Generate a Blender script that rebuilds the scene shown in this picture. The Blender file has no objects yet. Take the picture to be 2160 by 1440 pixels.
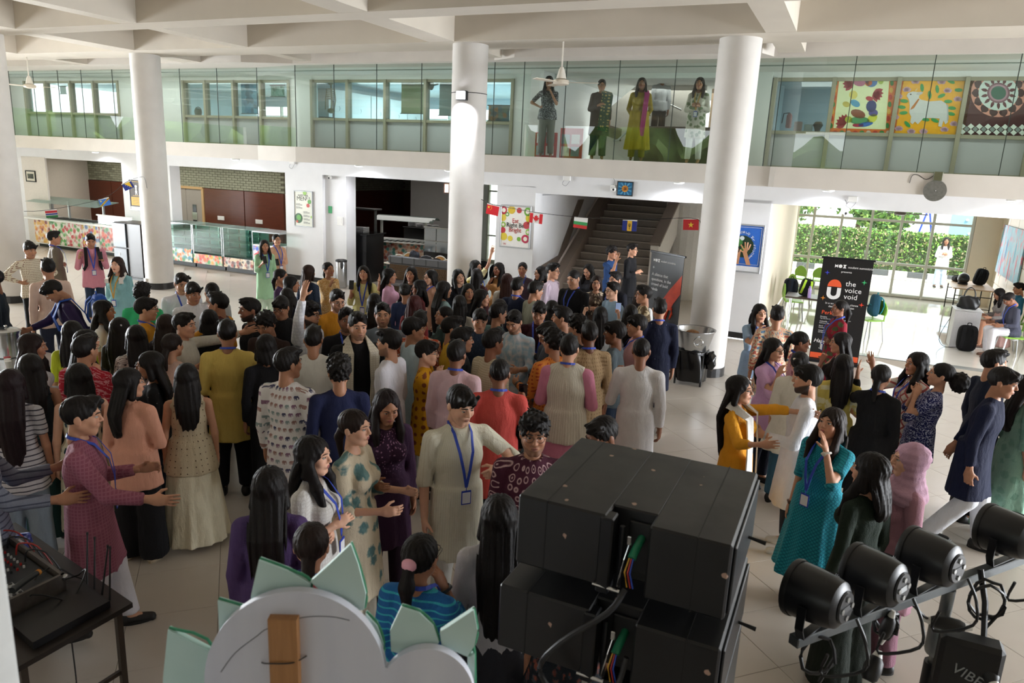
import bpy, math, random
import numpy as np
from mathutils import Vector, Matrix
random.seed(7); np.random.seed(7)
SC = bpy.context.scene
COL = SC.collection
# ---------------------------------------------------------------- camera
F_PX, PITCH, ROLL, CAM_H = 1543.0, math.radians(13.60), math.radians(2.68), 3.26
cam_d = bpy.data.cameras.new('camera'); cam = bpy.data.objects.new('camera', cam_d); COL.objects.link(cam)
cam_d.sensor_width = 36.0; cam_d.lens = F_PX / 2160 * 36.0; cam_d.clip_end = 300
cam.matrix_world = (Matrix.Translation((0, 0, CAM_H)) @ Matrix.Rotation(math.pi/2 - PITCH, 4, 'X') @ Matrix.Rotation(ROLL, 4, 'Z'))
cam_d.dof.use_dof = True; cam_d.dof.focus_distance = 11.0; cam_d.dof.aperture_fstop = 5.0
SC.camera = cam
# ---------------------------------------------------------------- world, light, exposure
w = bpy.data.worlds.new('sky'); SC.world = w; w.use_nodes = True
bg = w.node_tree.nodes['Background']; bg.inputs[0].default_value = (0.93, 0.97, 1.0, 1); bg.inputs[1].default_value = 3.2
SC.view_settings.view_transform = 'Standard'; SC.view_settings.look = 'None'
SC.view_settings.exposure = 0.4; SC.view_settings.gamma = 1.0; SC.view_settings.use_curve_mapping = False
SC.cycles.use_denoising = True
SC.cycles.max_bounces = 8; SC.cycles.diffuse_bounces = 4; SC.cycles.glossy_bounces = 3
SC.cycles.transmission_bounces = 4; SC.cycles.transparent_max_bounces = 12
SC.cycles.sample_clamp_indirect = 8.0
SC.cycles.caustics_reflective = False; SC.cycles.caustics_refractive = False
EX, EY = 0.912, -0.41
_n = math.hypot(EX, EY); EX /= _n; EY /= _n
ROT = math.atan2(EY, EX)                     # the hall's own axes: s along the gallery, t towards the gallery
def P(s, t, z=0.0): return Vector((s*EX - t*EY, s*EY + t*EX, z))
def area(name, s, t, z, ds, dz, aim, power, col=(1, 1, 1), spread=180):
    l = bpy.data.lights.new(name, 'AREA'); l.shape = 'RECTANGLE'; l.size = ds; l.size_y = dz; l.energy = power; l.color = col; l.spread = math.radians(spread)
    o = bpy.data.objects.new(name, l); COL.objects.link(o); o.location = P(s, t, z)
    a = P(*aim) - P(0, 0, 0) if len(aim) == 2 else Vector(P(aim[0], aim[1], aim[2]))
    o.rotation_euler = a.to_track_quat('-Z', 'Y').to_euler()
    return o
# daylight through the hall's window walls
area('window_light_side', -25.5, 8.0, 1.55, 7, 2.7, (1, -0.02, -.08), 1350, (0.92, 0.96, 1), 92)
area('window_light_lobby', 1.2, 23.3, 1.5, 6.5, 2.4, (0, -1, -0.22), 60, (0.96, 0.98, 1))
area('window_light_entrance', 13.0, 10.5, 1.55, 8, 2.7, (-1, 0.0, -.10), 850, (0.91, 0.95, 1), 100)
area('window_light_rear', -13.0, -9.0, 1.6, 12, 2.4, (0, 1, 0.04), 160, (1, 0.95, 0.9))
sun_d = bpy.data.lights.new('sun', 'SUN'); sun_d.energy = 9.0; sun_d.angle = 0.02; sun_d.color = (1, 0.96, 0.88)
sun = bpy.data.objects.new('sun', sun_d); COL.objects.link(sun); sun.rotation_euler = (math.radians(38), 0, math.radians(18))
# ---------------------------------------------------------------- pixel helpers (photograph frame 2160 x 1440)
def ray(x, y):
    a = (x - 1080) / F_PX; b = (y - 720) / F_PX
    c, s = math.cos(ROLL), math.sin(ROLL); a, b = a*c + b*s, -a*s + b*c
    return Vector((a, math.cos(PITCH) - b*math.sin(PITCH), -math.sin(PITCH) - b*math.cos(PITCH)))
def onz(x, y, z=0.0):
    d = ray(x, y); return Vector((0, 0, CAM_H)) + d * ((z - CAM_H) / d.z)
def to_st(p): return (p.x*EX + p.y*EY, -p.x*EY + p.y*EX, p.z)
def ont(x, y, t):                            # a spot on the vertical plane at depth t -> (s, z)
    d = ray(x, y); k = t / (-d.x*EY + d.y*EX); p = Vector((0, 0, CAM_H)) + d*k
    q = to_st(p); return q[0], q[2]
# ---------------------------------------------------------------- colour and materials
def lin(h):
    if isinstance(h, str):
        h = h.lstrip('#'); h = [int(h[i:i+2], 16)/255 for i in (0, 2, 4)]
    return tuple(((c/12.92) if c <= 0.04045 else ((c + 0.055)/1.055)**2.4) for c in h[:3]) + (1.0,)
MATS = {}
class NT:
    def __init__(s, name):
        s.m = bpy.data.materials.new(name); s.m.use_nodes = True; s.t = s.m.node_tree; s.n = s.t.nodes
        s.b = s.n['Principled BSDF']
    def new(s, typ, **kw):
        nd = s.n.new(typ)
        for k, v in kw.items():
            if k in ('operation', 'blend_type', 'data_type', 'noise_dimensions', 'feature', 'distance', 'wave_type', 'bands_direction', 'attribute_name', 'use_clamp', 'rings_direction'): setattr(nd, k, v)
            else:
                nd.inputs[k.replace('_', ' ')].default_value = v
        return nd
    def link(s, a, b): s.t.links.new(a, b)
    def math(s, op, a, b=None, c=None):
        nd = s.n.new('ShaderNodeMath'); nd.operation = op
        for i, v in enumerate((a, b, c)):
            if v is None: continue
            if isinstance(v, (int, float)): nd.inputs[i].default_value = v
            else: s.link(v, nd.inputs[i])
        return nd.outputs[0]
    def mix(s, f, a, b):
        nd = s.n.new('ShaderNodeMix'); nd.data_type = 'RGBA'
        for sock, v in ((nd.inputs[0], f), (nd.inputs[6], a), (nd.inputs[7], b)):
            if isinstance(v, (int, float)): sock.default_value = v
            elif isinstance(v, (tuple, list)): sock.default_value = v
            else: s.link(v, sock)
        return nd.outputs[2]
    def coord(s, kind='Object', scale=(1, 1, 1), rot=(0, 0, 0)):
        tc = s.n.new('ShaderNodeTexCoord'); mp = s.n.new('ShaderNodeMapping')
        mp.inputs['Scale'].default_value = scale; mp.inputs['Rotation'].default_value = rot
        s.link(tc.outputs[kind], mp.inputs[0]); return mp.outputs[0]
    def noise(s, v, scale=5, detail=3, rough=.5):
        nd = s.n.new('ShaderNodeTexNoise'); nd.inputs['Scale'].default_value = scale; nd.inputs['Detail'].default_value = detail
        nd.inputs['Roughness'].default_value = rough; s.link(v, nd.inputs['Vector']); return nd.outputs[0]
    def vor(s, v, scale=5, rnd=1.0, out='Distance', feature='F1'):
        nd = s.n.new('ShaderNodeTexVoronoi'); nd.feature = feature; nd.inputs['Scale'].default_value = scale; nd.inputs['Randomness'].default_value = rnd
        s.link(v, nd.inputs['Vector']); return nd.outputs[out]
    def wave(s, v, scale=5, dist=0, direction='X', detail=1.0):
        nd = s.n.new('ShaderNodeTexWave'); nd.bands_direction = direction; nd.inputs['Scale'].default_value = scale
        nd.inputs['Distortion'].default_value = dist; nd.inputs['Detail'].default_value = detail; s.link(v, nd.inputs['Vector']); return nd.outputs[1]
    def step(s, v, lo, hi):
        nd = s.n.new('ShaderNodeMapRange'); nd.clamp = True
        nd.inputs[1].default_value = lo; nd.inputs[2].default_value = hi; s.link(v, nd.inputs[0]); return nd.outputs[0]
    def bump(s, h, strength=.2, dist=.01):
        nd = s.n.new('ShaderNodeBump'); nd.inputs['Strength'].default_value = strength; nd.inputs['Distance'].default_value = dist
        s.link(h, nd.inputs['Height']); s.link(nd.outputs[0], s.b.inputs['Normal'])
    def col(s, v):
        if isinstance(v, (tuple, list)): s.b.inputs['Base Color'].default_value = v
        else: s.link(v, s.b.inputs['Base Color'])
    def set(s, rough=.6, metal=0.0, spec=.5, **kw):
        s.b.inputs['Roughness'].default_value = rough; s.b.inputs['Metallic'].default_value = metal; s.b.inputs['Specular IOR Level'].default_value = spec
def mat(hexc, rough=.6, metal=0.0, spec=.5, grain=.06, gscale=30.0, bump=0.0):
    """plain surface with a faint mottling in its colour"""
    key = ('plain', hexc, rough, metal, spec, grain, gscale, bump)
    if key in MATS: return MATS[key]
    n = NT('plain_' + str(hexc).strip('#')); c = lin(hexc); n.set(rough, metal, spec)
    if grain:
        v = n.coord(); f = n.noise(v, gscale, 3)
        d = tuple(x*(1 - 2*grain) for x in c[:3]) + (1,); l = tuple(min(1, x*(1 + grain)) for x in c[:3]) + (1,)
        n.col(n.mix(f, d, l))
        if bump: n.bump(f, bump, .01)
    else: n.col(c)
    MATS[key] = n.m; return n.m
def emis(hexc, strength):
    key = ('emis', hexc, strength)
    if key in MATS: return MATS[key]
    n = NT('lamp_glow'); n.col(lin(hexc)); n.b.inputs['Emission Color'].default_value = lin(hexc); n.b.inputs['Emission Strength'].default_value = strength
    MATS[key] = n.m; return n.m
def glass(tint='#dfeee8', refl=.12, rough=0.0, body=0.0):
    """thin sheet glass: mostly see-through, mirrors at grazing angles"""
    key = ('glass', tint, refl, rough, body)
    if key in MATS: return MATS[key]
    m = bpy.data.materials.new('sheet_glass'); m.use_nodes = True; t = m.node_tree; t.nodes.clear()
    out = t.nodes.new('ShaderNodeOutputMaterial'); tr = t.nodes.new('ShaderNodeBsdfTransparent'); gl = t.nodes.new('ShaderNodeBsdfGlossy')
    mx = t.nodes.new('ShaderNodeMixShader'); lw = t.nodes.new('ShaderNodeLayerWeight'); mr = t.nodes.new('ShaderNodeMapRange')
    tr.inputs[0].default_value = lin(tint); gl.inputs['Roughness'].default_value = rough; lw.inputs[0].default_value = .35
    mr.inputs[3].default_value = refl*.55; mr.inputs[4].default_value = min(1, refl*2.2)
    t.links.new(lw.outputs['Facing'], mr.inputs[0]); t.links.new(mr.outputs[0], mx.inputs[0])
    base = tr
    if body:
        df = t.nodes.new('ShaderNodeBsdfDiffuse'); df.inputs[0].default_value = lin(tint); m2 = t.nodes.new('ShaderNodeMixShader'); m2.inputs[0].default_value = body
        t.links.new(tr.outputs[0], m2.inputs[1]); t.links.new(df.outputs[0], m2.inputs[2]); base = m2
    t.links.new(base.outputs[0], mx.inputs[1]); t.links.new(gl.outputs[0], mx.inputs[2]); t.links.new(mx.outputs[0], out.inputs[0])
    MATS[key] = m; return m
# ---------------------------------------------------------------- mesh building
def crv(p, n=4):
    p = [Vector(q) for q in p]; out = []
    for i in range(len(p) - 1):
        a, b, c, d = p[max(i - 1, 0)], p[i], p[i + 1], p[min(i + 2, len(p) - 1)]
        for k in range(n): t = k/n; out.append(.5*(2*b + (c - a)*t + (2*a - 5*b + 4*c - d)*t*t + (3*b - a - 3*c + d)*t**3))
    return out + [p[-1]]
class MB:
    def __init__(s): s.v = []; s.f = []; s.mi = []; s.cur = 0
    def add(s, vs, fs):
        o = len(s.v); s.v.extend([tuple(v) for v in vs]); s.f.extend([tuple(i + o for i in f) for f in fs]); s.mi.extend([s.cur]*len(fs)); return s
    def box(s, x0, x1, y0, y1, z0, z1, m=None):
        vs = [(x, y, z) for z in (z0, z1) for x, y in ((x0, y0), (x1, y0), (x1, y1), (x0, y1))]
        if m is not None: vs = [tuple(m @ Vector(v)) for v in vs]
        return s.add(vs, [(0, 3, 2, 1), (4, 5, 6, 7), (0, 1, 5, 4), (1, 2, 6, 5), (2, 3, 7, 6), (3, 0, 4, 7)])
    def bbox(s, x0, x1, y0, y1, z0, z1, b=.01, m=None):
        """box with chamfered edges"""
        vs = []; lim = ((x0, x1), (y0, y1), (z0, z1))
        idx = {}
        for i in range(8):
            sg = [(i >> k) & 1 for k in range(3)]
            for a in range(3):
                p = []
                for k in range(3):
                    e = lim[k][sg[k]]; p.append(e if k == a else e + (b if sg[k] == 0 else -b))
                idx[(i, a)] = len(vs); vs.append(tuple(p))
        fs = []
        for a in range(3):
            for sd in (0, 1):
                u, w_ = [(1, 2), (2, 0), (0, 1)][a]
                q = []
                for cu, cw in ((0, 0), (1, 0), (1, 1), (0, 1)):
                    q.append(idx[((sd << a) | (cu << u) | (cw << w_), a)])
                fs.append(tuple(q if sd else q[::-1]))
        for a in range(3):
            u, w_ = [(1, 2), (2, 0), (0, 1)][a]
            for cu in (0, 1):
                for cw in (0, 1):
                    i0 = (cu << u) | (cw << w_); i1 = i0 | (1 << a)
                    q = [idx[(i0, u)], idx[(i1, u)], idx[(i1, w_)], idx[(i0, w_)]]
                    fs.append(tuple(q if (cu ^ cw) == 0 else q[::-1]))
        for i in range(8):
            q = [idx[(i, 0)], idx[(i, 1)], idx[(i, 2)]]
            fs.append(tuple(q if bin(i).count('1') % 2 else q[::-1]))
        if m is not None: vs = [tuple(m @ Vector(v)) for v in vs]
        return s.add(vs, fs)
    def prism(s, poly, a0, a1, axis='y', m=None):
        """poly: (u, w) outline, counter-clockwise; extruded along axis"""
        k = len(poly)
        def p(u, w_, a): return {'y': (u, a, w_), 'z': (u, w_, a), 'x': (a, u, w_)}[axis]
        vs = [p(u, w_, a0) for u, w_ in poly] + [p(u, w_, a1) for u, w_ in poly]
        fs = [tuple(range(k)), tuple(range(2*k - 1, k - 1, -1))] + [(i, i + k, (i + 1) % k + k, (i + 1) % k) for i in range(k)]
        if m is not None: vs = [tuple(m @ Vector(v)) for v in vs]
        return s.add(vs, fs)
    def tube(s, path, r, n=8, cap=True):
        if isinstance(r, (int, float)) and r < .02 and 4 <= len(path) <= 12: path = crv(path)
        path = [Vector(p) for p in path]; rs = r if isinstance(r, (list, tuple)) else [r]*len(path)
        vs = []; up = Vector((0, 0, 1))
        for i, p in enumerate(path):
            d = (path[min(i + 1, len(path) - 1)] - path[max(i - 1, 0)])
            if d.length < 1e-9: d = Vector((0, 0, 1))
            d.normalize()
            a = d.cross(up)
            if a.length < 1e-3: a = d.cross(Vector((1, 0, 0)))
            a.normalize(); b = d.cross(a).normalized()
            for k in range(n):
                t = 2*math.pi*k/n; vs.append(tuple(p + (a*math.cos(t) + b*math.sin(t))*rs[i]))
        fs = [(i*n + k, i*n + (k + 1) % n, (i + 1)*n + (k + 1) % n, (i + 1)*n + k) for i in range(len(path) - 1) for k in range(n)]
        if cap: fs += [tuple(range(n))[::-1], tuple(range((len(path) - 1)*n, len(path)*n))]
        return s.add(vs, fs)
    def lathe(s, prof, n=20, c=(0, 0, 0), m=None, cap=True):
        vs = []
        for r, z in prof:
            for k in range(n):
                t = 2*math.pi*k/n; vs.append((c[0] + r*math.cos(t), c[1] + r*math.sin(t), c[2] + z))
        fs = [(i*n + k, i*n + (k + 1) % n, (i + 1)*n + (k + 1) % n, (i + 1)*n + k) for i in range(len(prof) - 1) for k in range(n)]
        if cap: fs += [tuple(range(n))[::-1], tuple(range((len(prof) - 1)*n, len(prof)*n))]
        if m is not None: vs = [tuple(m @ Vector(v)) for v in vs]
        return s.add(vs, fs)
    def strip(s, pts, widths, nrm, th=.002):
        """flat ribbon along pts; nrm gives the way its face looks at each point"""
        vs = []; k = len(pts); pts = [Vector(p) for p in pts]
        for i, p in enumerate(pts):
            d = (pts[min(i + 1, k - 1)] - pts[max(i - 1, 0)]).normalized(); nn = Vector(nrm[i] if isinstance(nrm, list) else nrm).normalized()
            a = d.cross(nn)
            if a.length < 1e-4: a = Vector((1, 0, 0))
            a.normalize(); wv = widths[i] if isinstance(widths, (list, tuple)) else widths
            vs += [tuple(p - a*wv/2), tuple(p + a*wv/2), tuple(p + a*wv/2 + nn*th), tuple(p - a*wv/2 + nn*th)]
        fs = []
        for i in range(k - 1):
            o = 4*i; fs += [(o + j, o + (j + 1) % 4, o + 4 + (j + 1) % 4, o + 4 + j) for j in range(4)]
        fs += [(3, 2, 1, 0), tuple(4*(k - 1) + j for j in range(4))]
        return s.add(vs, fs)
    def ball(s, c, r, n=10, m2=7):
        r = r if isinstance(r, (tuple, list)) else (r, r, r); vs = [(c[0], c[1], c[2] - r[2])]
        for i in range(1, m2):
            ph = math.pi*i/m2
            for k in range(n):
                t = 2*math.pi*k/n; vs.append((c[0] + r[0]*math.sin(ph)*math.cos(t), c[1] + r[1]*math.sin(ph)*math.sin(t), c[2] - r[2]*math.cos(ph)))
        vs.append((c[0], c[1], c[2] + r[2])); L = len(vs) - 1
        fs = [(0, 1 + (k + 1) % n, 1 + k) for k in range(n)] + [(L, L - n + k, L - n + (k + 1) % n) for k in range(n)]
        fs += [(1 + i*n + k, 1 + i*n + (k + 1) % n, 1 + (i + 1)*n + (k + 1) % n, 1 + (i + 1)*n + k) for i in range(m2 - 2) for k in range(n)]
        return s.add(vs, fs)
    def mesh(s, name, base=(0, 0, 0)):
        me = bpy.data.meshes.new(name)
        b = base; me.from_pydata([(v[0] - b[0], v[1] - b[1], v[2] - b[2]) for v in s.v], [], s.f)
        return me
def smooth(me, angle=40):
    me.polygons.foreach_set('use_smooth', [True]*len(me.polygons))
    try: me.set_sharp_from_angle(angle=math.radians(angle))
    except Exception: pass
BASE = {}
def props(o, label=None, cat=None, group=None, kind=None):
    for k, v in (('label', label), ('category', cat), ('group', group), ('kind', kind)):
        if v: o[k] = v
    return o
def thing(name, label, cat, s, t, z=0.0, group=None, kind=None):
    """an Empty at a thing's base, turned to the hall's axes; its parts are given in hall coordinates"""
    o = bpy.data.objects.new(name, None); COL.objects.link(o); o.location = P(s, t, z); o.rotation_euler = (0, 0, ROT)
    o.empty_display_size = .1; BASE[o] = (s, t, z); return props(o, label, cat, group, kind)
def part(name, mb, m, parent=None, sm=False, angle=40, label=None, kind=None):
    """one mesh; a child of parent, or a mesh lying in hall coordinates"""
    base = BASE.get(parent, (0, 0, 0)); me = mb.mesh(name, base) if isinstance(mb, MB) else mb
    ms = m if isinstance(m, (list, tuple)) else [m]
    for x in ms: me.materials.append(x)
    if len(ms) > 1: me.polygons.foreach_set('material_index', mb.mi)
    if sm: smooth(me, angle)
    o = bpy.data.objects.new(name, me); COL.objects.link(o)
    if parent: o.parent = parent; BASE[o] = base
    else: o.rotation_euler = (0, 0, ROT); BASE[o] = (0, 0, 0)
    return props(o, label, None, None, kind)
def solo(name, mb, m, label, cat, base=(0, 0, 0), group=None, kind=None, sm=False, angle=40):
    """a thing that is one mesh"""
    me = mb.mesh(name, base)
    ms = m if isinstance(m, (list, tuple)) else [m]
    for x in ms: me.materials.append(x)
    if len(ms) > 1: me.polygons.foreach_set('material_index', mb.mi)
    if sm: smooth(me, angle)
    o = bpy.data.objects.new(name, me); COL.objects.link(o); o.location = P(*base); o.rotation_euler = (0, 0, ROT); BASE[o] = base
    return props(o, label, cat, group, kind)
def struct(name, mb, m, parent=None, label=None, sm=False):
    o = part(name, mb, m, parent, sm, label=label)
    if not parent: o['kind'] = 'structure'
    return o
def text(name, body, s, t, z, size, m, parent, align='LEFT', face=0, ext=.0015, shear=0.0, sx=1.0, tilt=0.0):
    """lettering standing on a vertical face that looks towards -t"""
    cu = bpy.data.curves.new(name, 'FONT'); cu.body = body; cu.size = size; cu.extrude = ext; cu.align_x = align; cu.shear = shear; cu.resolution_u = 2
    cu.materials.append(m); o = bpy.data.objects.new(name, cu); COL.objects.link(o)
    b = BASE.get(parent, (0, 0, 0)); o.parent = parent; o.location = (s - b[0], t - b[1], z - b[2]); o.rotation_euler = (math.pi/2, tilt, face); o.scale = (sx, 1, 1)
    return o
def copy_tree(o, parent=None):
    c = o.copy(); COL.objects.link(c); c.parent = parent; BASE[c] = BASE.get(o, (0, 0, 0))
    for ch in list(o.children): copy_tree(ch, c)
    return c
# ================================================================ the setting
M_WALL = mat('#e3e3e4', .75, grain=.03, gscale=4)
M_WALLC = mat('#d6d0c8', .8, grain=.05, gscale=2.5)
M_COLUMN = mat('#cfcbc6', .7, grain=.06, gscale=3.5)
M_BEIGE = mat('#e9dcc4', .7, grain=.03, gscale=3)
M_BLACKG = mat('#1b1b1d', .25, grain=.2, gscale=60)
M_OLIVE = mat('#8b8a74', .45, grain=.04)
M_ALU = mat('#cfcfc4', .4, grain=.03)
M_GREYPAN = mat('#a8aeae', .35, grain=.03, gscale=2)
TW, SOF, MZ = 15.3, 3.08, 3.43          # gallery wall, gallery soffit, gallery floor
# ---- floor and its tiles, laid on the diagonal
def tile_mat():
    n = NT('polished_tile'); n.set(.27, 0, .45); g_ = n.n.new('ShaderNodeNewGeometry'); v = g_.outputs['Position']
    f = n.noise(v, 5, 2); f2 = n.noise(v, .6, 2)
    a = n.mix(f, lin('#bfb6ab'), lin('#c7bfb5')); b = n.mix(n.math('MULTIPLY', f2, .5), a, lin('#d2cbc2'))
    n.col(b); return n.m
M_TILE = tile_mat()
M_GROUT = mat('#aaa093', .9)
fl = struct('floor', MB().box(-27, 14, -10, 15.24, -.12, -.012), M_GROUT)
c45 = math.sqrt(.5); TS = .6
def tile_mb(): return MB().bbox(-TS/2 + .0016, TS/2 - .0016, -TS/2 + .0016, TS/2 - .0016, -.012, 0, .0015)
cells = []
for i in range(-60, 60):
    for j in range(-60, 60):
        u, v = (i + .5)*TS, (j + .5)*TS; s_, t_ = (u - v)*c45 - 3.0, (u + v)*c45 + 3.5
        if -26 < s_ < 12 and -1.5 < t_ < 14.75:
            p = P(s_, t_)
            yc = p.y*math.cos(PITCH) + CAM_H*math.sin(PITCH)
            if yc < .8: cells.append((99, s_, t_)); continue
            x = 1080 + F_PX*p.x/yc; y = 720 + F_PX*(CAM_H*math.cos(PITCH) - p.y*math.sin(PITCH))/yc
            vis = -60 < x < 2220 and y < 1480
            cells.append(((yc if vis else 99), s_, t_))
cells.sort()
tile_me = tile_mb().mesh('tile'); tile_me.materials.append(M_TILE)
rest = MB(); R45 = Matrix.Rotation(math.pi/4, 4, 'Z')
for k, (d, s_, t_) in enumerate(cells):
    if k < 300 and d < 90:
        o = bpy.data.objects.new('tile', tile_me); COL.objects.link(o); o.parent = fl; o.location = (s_, t_, 0); o.rotation_euler = (0, 0, math.pi/4)
    else: rest.box(-TS/2 + .0016, TS/2 - .0016, -TS/2 + .0016, TS/2 - .0016, -.012, 0, Matrix.Translation((s_, t_, 0)) @ R45)
part('tiles_beyond', rest, M_TILE, fl, kind='stuff')
def lobby_mat():
    n = NT('lobby_marble'); n.set(.05, 0, .8); v = n.coord('Object', (1, 1, 1)); f = n.noise(v, 2.2, 5)
    n.col(n.mix(f, lin('#cfc8bc'), lin('#e3dfd6'))); return n.m
struct('floor_lobby', MB().box(-1.45, 8.0, 15.44, 24.4, -.12, 0), lobby_mat())
struct('trim_threshold', MB().bbox(-1.46, 8, 15.24, 15.44, -.12, .004, .004), mat('#8e918d', .2, grain=.1))
struct('floor_alcove', MB().box(-26, -2.3, 15.24, 30, -.12, -.002).box(-27, -24, 15.24, 16, -.12, -.002), mat('#b5ab9c', .35, grain=.08, gscale=2))
# ---- gallery: slab, soffit, edge
ED = [(-27, 14.35), (-13.59, 14.35), (-12.15, 14.05), (-1.45, 14.05), (-1.35, 13.95), (8, 13.95)]     # the gallery edge in plan
def along(pts, back, z0, z1):
    m = MB(); poly = [(s_, t_) for s_, t_ in pts] + [(pts[-1][0], back), (pts[0][0], back)]
    return m.prism(poly, z0, z1, 'z')
struct('floor_gallery', along(ED, 16.7, SOF, MZ), M_WALLC)
struct('ceiling_gallery', along([(s_, t_ + .02) for s_, t_ in ED], 22.5, 5.30, 5.40), mat('#d9dcd8', .8, grain=.03))
EDB = [(-27, 13.5), (-13.2, 13.5), (-12.0, 13.85), (-6.9, 13.85), (-6.3, 13.5), (-1.75, 13.5), (-1.6, 13.9), (8, 13.9)]
struct('beam_edge', along(EDB, 14.6, 5.25, 5.80), M_WALLC)
# ---- ceiling with its grid of beams
struct('ceiling', MB().box(-27, 14, -10, 14.4, 5.77, 5.9), mat('#d6cdbd', .85, grain=.04, gscale=1.5))
M_BEAM = mat('#cbc3b6', .8, grain=.05, gscale=1.8)
for a, b in ((2.2, 2.7), (5.6, 6.1), (9.22, 9.72), (11.72, 12.62)): struct('beam_long', MB().box(-27, 14, a, b, 5.26, 5.78), M_BEAM)
for a, b in ((-22.6, -22.2), (-18.8, -18.4), (-15.05, -14.45), (-11.62, -11.27), (-7.12, -6.62), (-1.5, -1.08), (3.4, 3.8), (8, 8.4)):
    struct('beam_cross', MB().box(a, b, -9, 13.6, 5.262, 5.78), M_BEAM)
# ---- round columns
def column(name, s_, t_, r=.315):
    c = struct(name, MB().lathe([(r, 0), (r, 5.27)], 40, (s_, t_, 0)), M_COLUMN, sm=True)
    k = MB().lathe([(r + .012, 0), (r + .012, .145), (r, .15)], 24, (s_, t_, 0), cap=False); part('skirting', k, M_BLACKG, c)
    return c
CC = column('column', -6.5, 12.1); CR = column('column', -1.91, 12.19); CL = column('column', -14.85, 12.3); CF = column('column', -15.72, 9.42)
m = MB(); m.bbox(-14.99, -14.91, 11.955, 11.99, .17, .25, .006); part('socket_plate', m, mat('#e9e6e0', .5), CL)
m = MB(); m.bbox(-2.02, -1.88, 11.85, 11.885, .17, .30, .006); part('socket_plate', m, mat('#cfd0cc', .5), CR)
# ---- gallery wall below
def wallseg(name, segs, m=M_WALL): 
    b = MB()
    for q in segs: b.box(*q)
    return struct(name, b, m)
wallseg('wall_gallery', [(-27, -24.09, TW, TW + .4, 0, SOF + .01), (-19.77, -17.79, TW, TW + .35, 0, 2.78), (-13.6, -12.38, TW, TW + .5, 0, 2.78), (-12.38, -11.72, TW + .1, TW + .5, 0, 2.78),
    (-8.67, -8.2, TW, TW + .5, 0, 2.8), (-7.42, -6.47, TW, TW + .4, 0, 2.8), (-2.35, -1.47, TW, TW + .4, 0, 2.8),
    (-24.09, -6.47, TW, TW + .3, 2.78, SOF + .01), (-6.47, -2.35, TW, TW + .3, 2.66, SOF + .01), (-2.35, 8, TW, TW + .3, 2.74, SOF + .01)])
for a, b in ((-27, -24.09), (-19.77, -17.79), (-13.6, -11.72), (-7.42, -6.47), (-2.35, -1.47)):
    struct('baseboard_gallery', MB().box(a - .004, b + .004, TW - .016, TW, 0, .12), M_BLACKG)
struct('wall_alcove', MB().prism([(-24.09, TW + .3), (-23.9, TW + .3), (-24.9, 18.2), (-25.3, 18.2)], 0, 2.85, 'z').box(-25.3, -15.8, 17.9, 18.2, 0, 2.85).prism([(-13.6, TW + .4), (-13.3, TW + .5), (-15.6, 18.2), (-15.9, 18.2)], 0, 2.85, 'z'), mat('#d8cfc0', .7))
struct('ceiling_alcove', MB().box(-27, -2.0, TW + .3, 22.0, 2.84, 2.95).box(-16, -13, 22.0, 24.4, 2.84, 2.95), M_WALL)
# brickwork above the panelling
def brick_mat():
    n = NT('brick_glaze'); n.set(.7); oi = n.n.new('ShaderNodeObjectInfo'); v = n.coord('Object'); f = n.noise(v, 9, 3)
    g = n.n.new('ShaderNodeNewGeometry')
    n.col(n.mix(n.math('ADD', n.math('MULTIPLY', g.outputs['Random Per Island'], .55), n.math('MULTIPLY', f, .35)), lin('#6f7260'), lin('#b5b59c'))); return n.m
M_BRICK = brick_mat(); M_MORTAR = mat('#5f5c4c', .9)
bw = struct('wall_brick', MB().box(-25.05, -15.9, 17.84, 17.9, 2.06, 2.84), M_MORTAR)
BL, BH = .235, .076
brick_me = MB().bbox(0, BL - .012, -.012, .03, 0, BH - .01, .004).mesh('brick'); brick_me.materials.append(M_BRICK)
others = MB(); nb = 0
for r in range(10):
    z = 2.065 + r*BH; s_ = -25.05 + (BL/2 if r % 2 else 0)
    while s_ < -16.1:
        if -23.5 < s_ and nb < 300:
            o = bpy.data.objects.new('brick', brick_me); COL.objects.link(o); o.parent = bw; o.location = (s_, 17.84 - random.uniform(0, .006), z); nb += 1
        else: others.bbox(s_, s_ + BL - .012, 17.828, 17.86, z, z + BH - .01, .004)
        s_ += BL
part('bricks_beyond', others, M_BRICK, bw, kind='stuff')
def wood_mat(c1, c2, sc=(1, 1, 9)):
    n = NT('panel_wood'); n.set(.3, 0, .4); v = n.coord('Object', sc); f = n.noise(v, 3.5, 5, .6); n.col(n.mix(f, lin(c1), lin(c2))); return n.m
M_WOODP = wood_mat('#4a1f10', '#6b3420'); M_WOODL = wood_mat('#b08a5a', '#c9a878', (9, 9, 1))
wp = struct('wall_panelling', MB().box(-25.05, -25.03, 17.88, 17.885, 0, .1), M_WOODP)
for a, b in ((-25.05, -23.6), (-23.58, -22.2), (-22.18, -20.9), (-19.2, -17.5), (-17.48, -15.9)): part('panel', MB().bbox(a, b - .01, 17.80, 17.89, .1, 2.05, .004), M_WOODP, wp)
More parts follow.
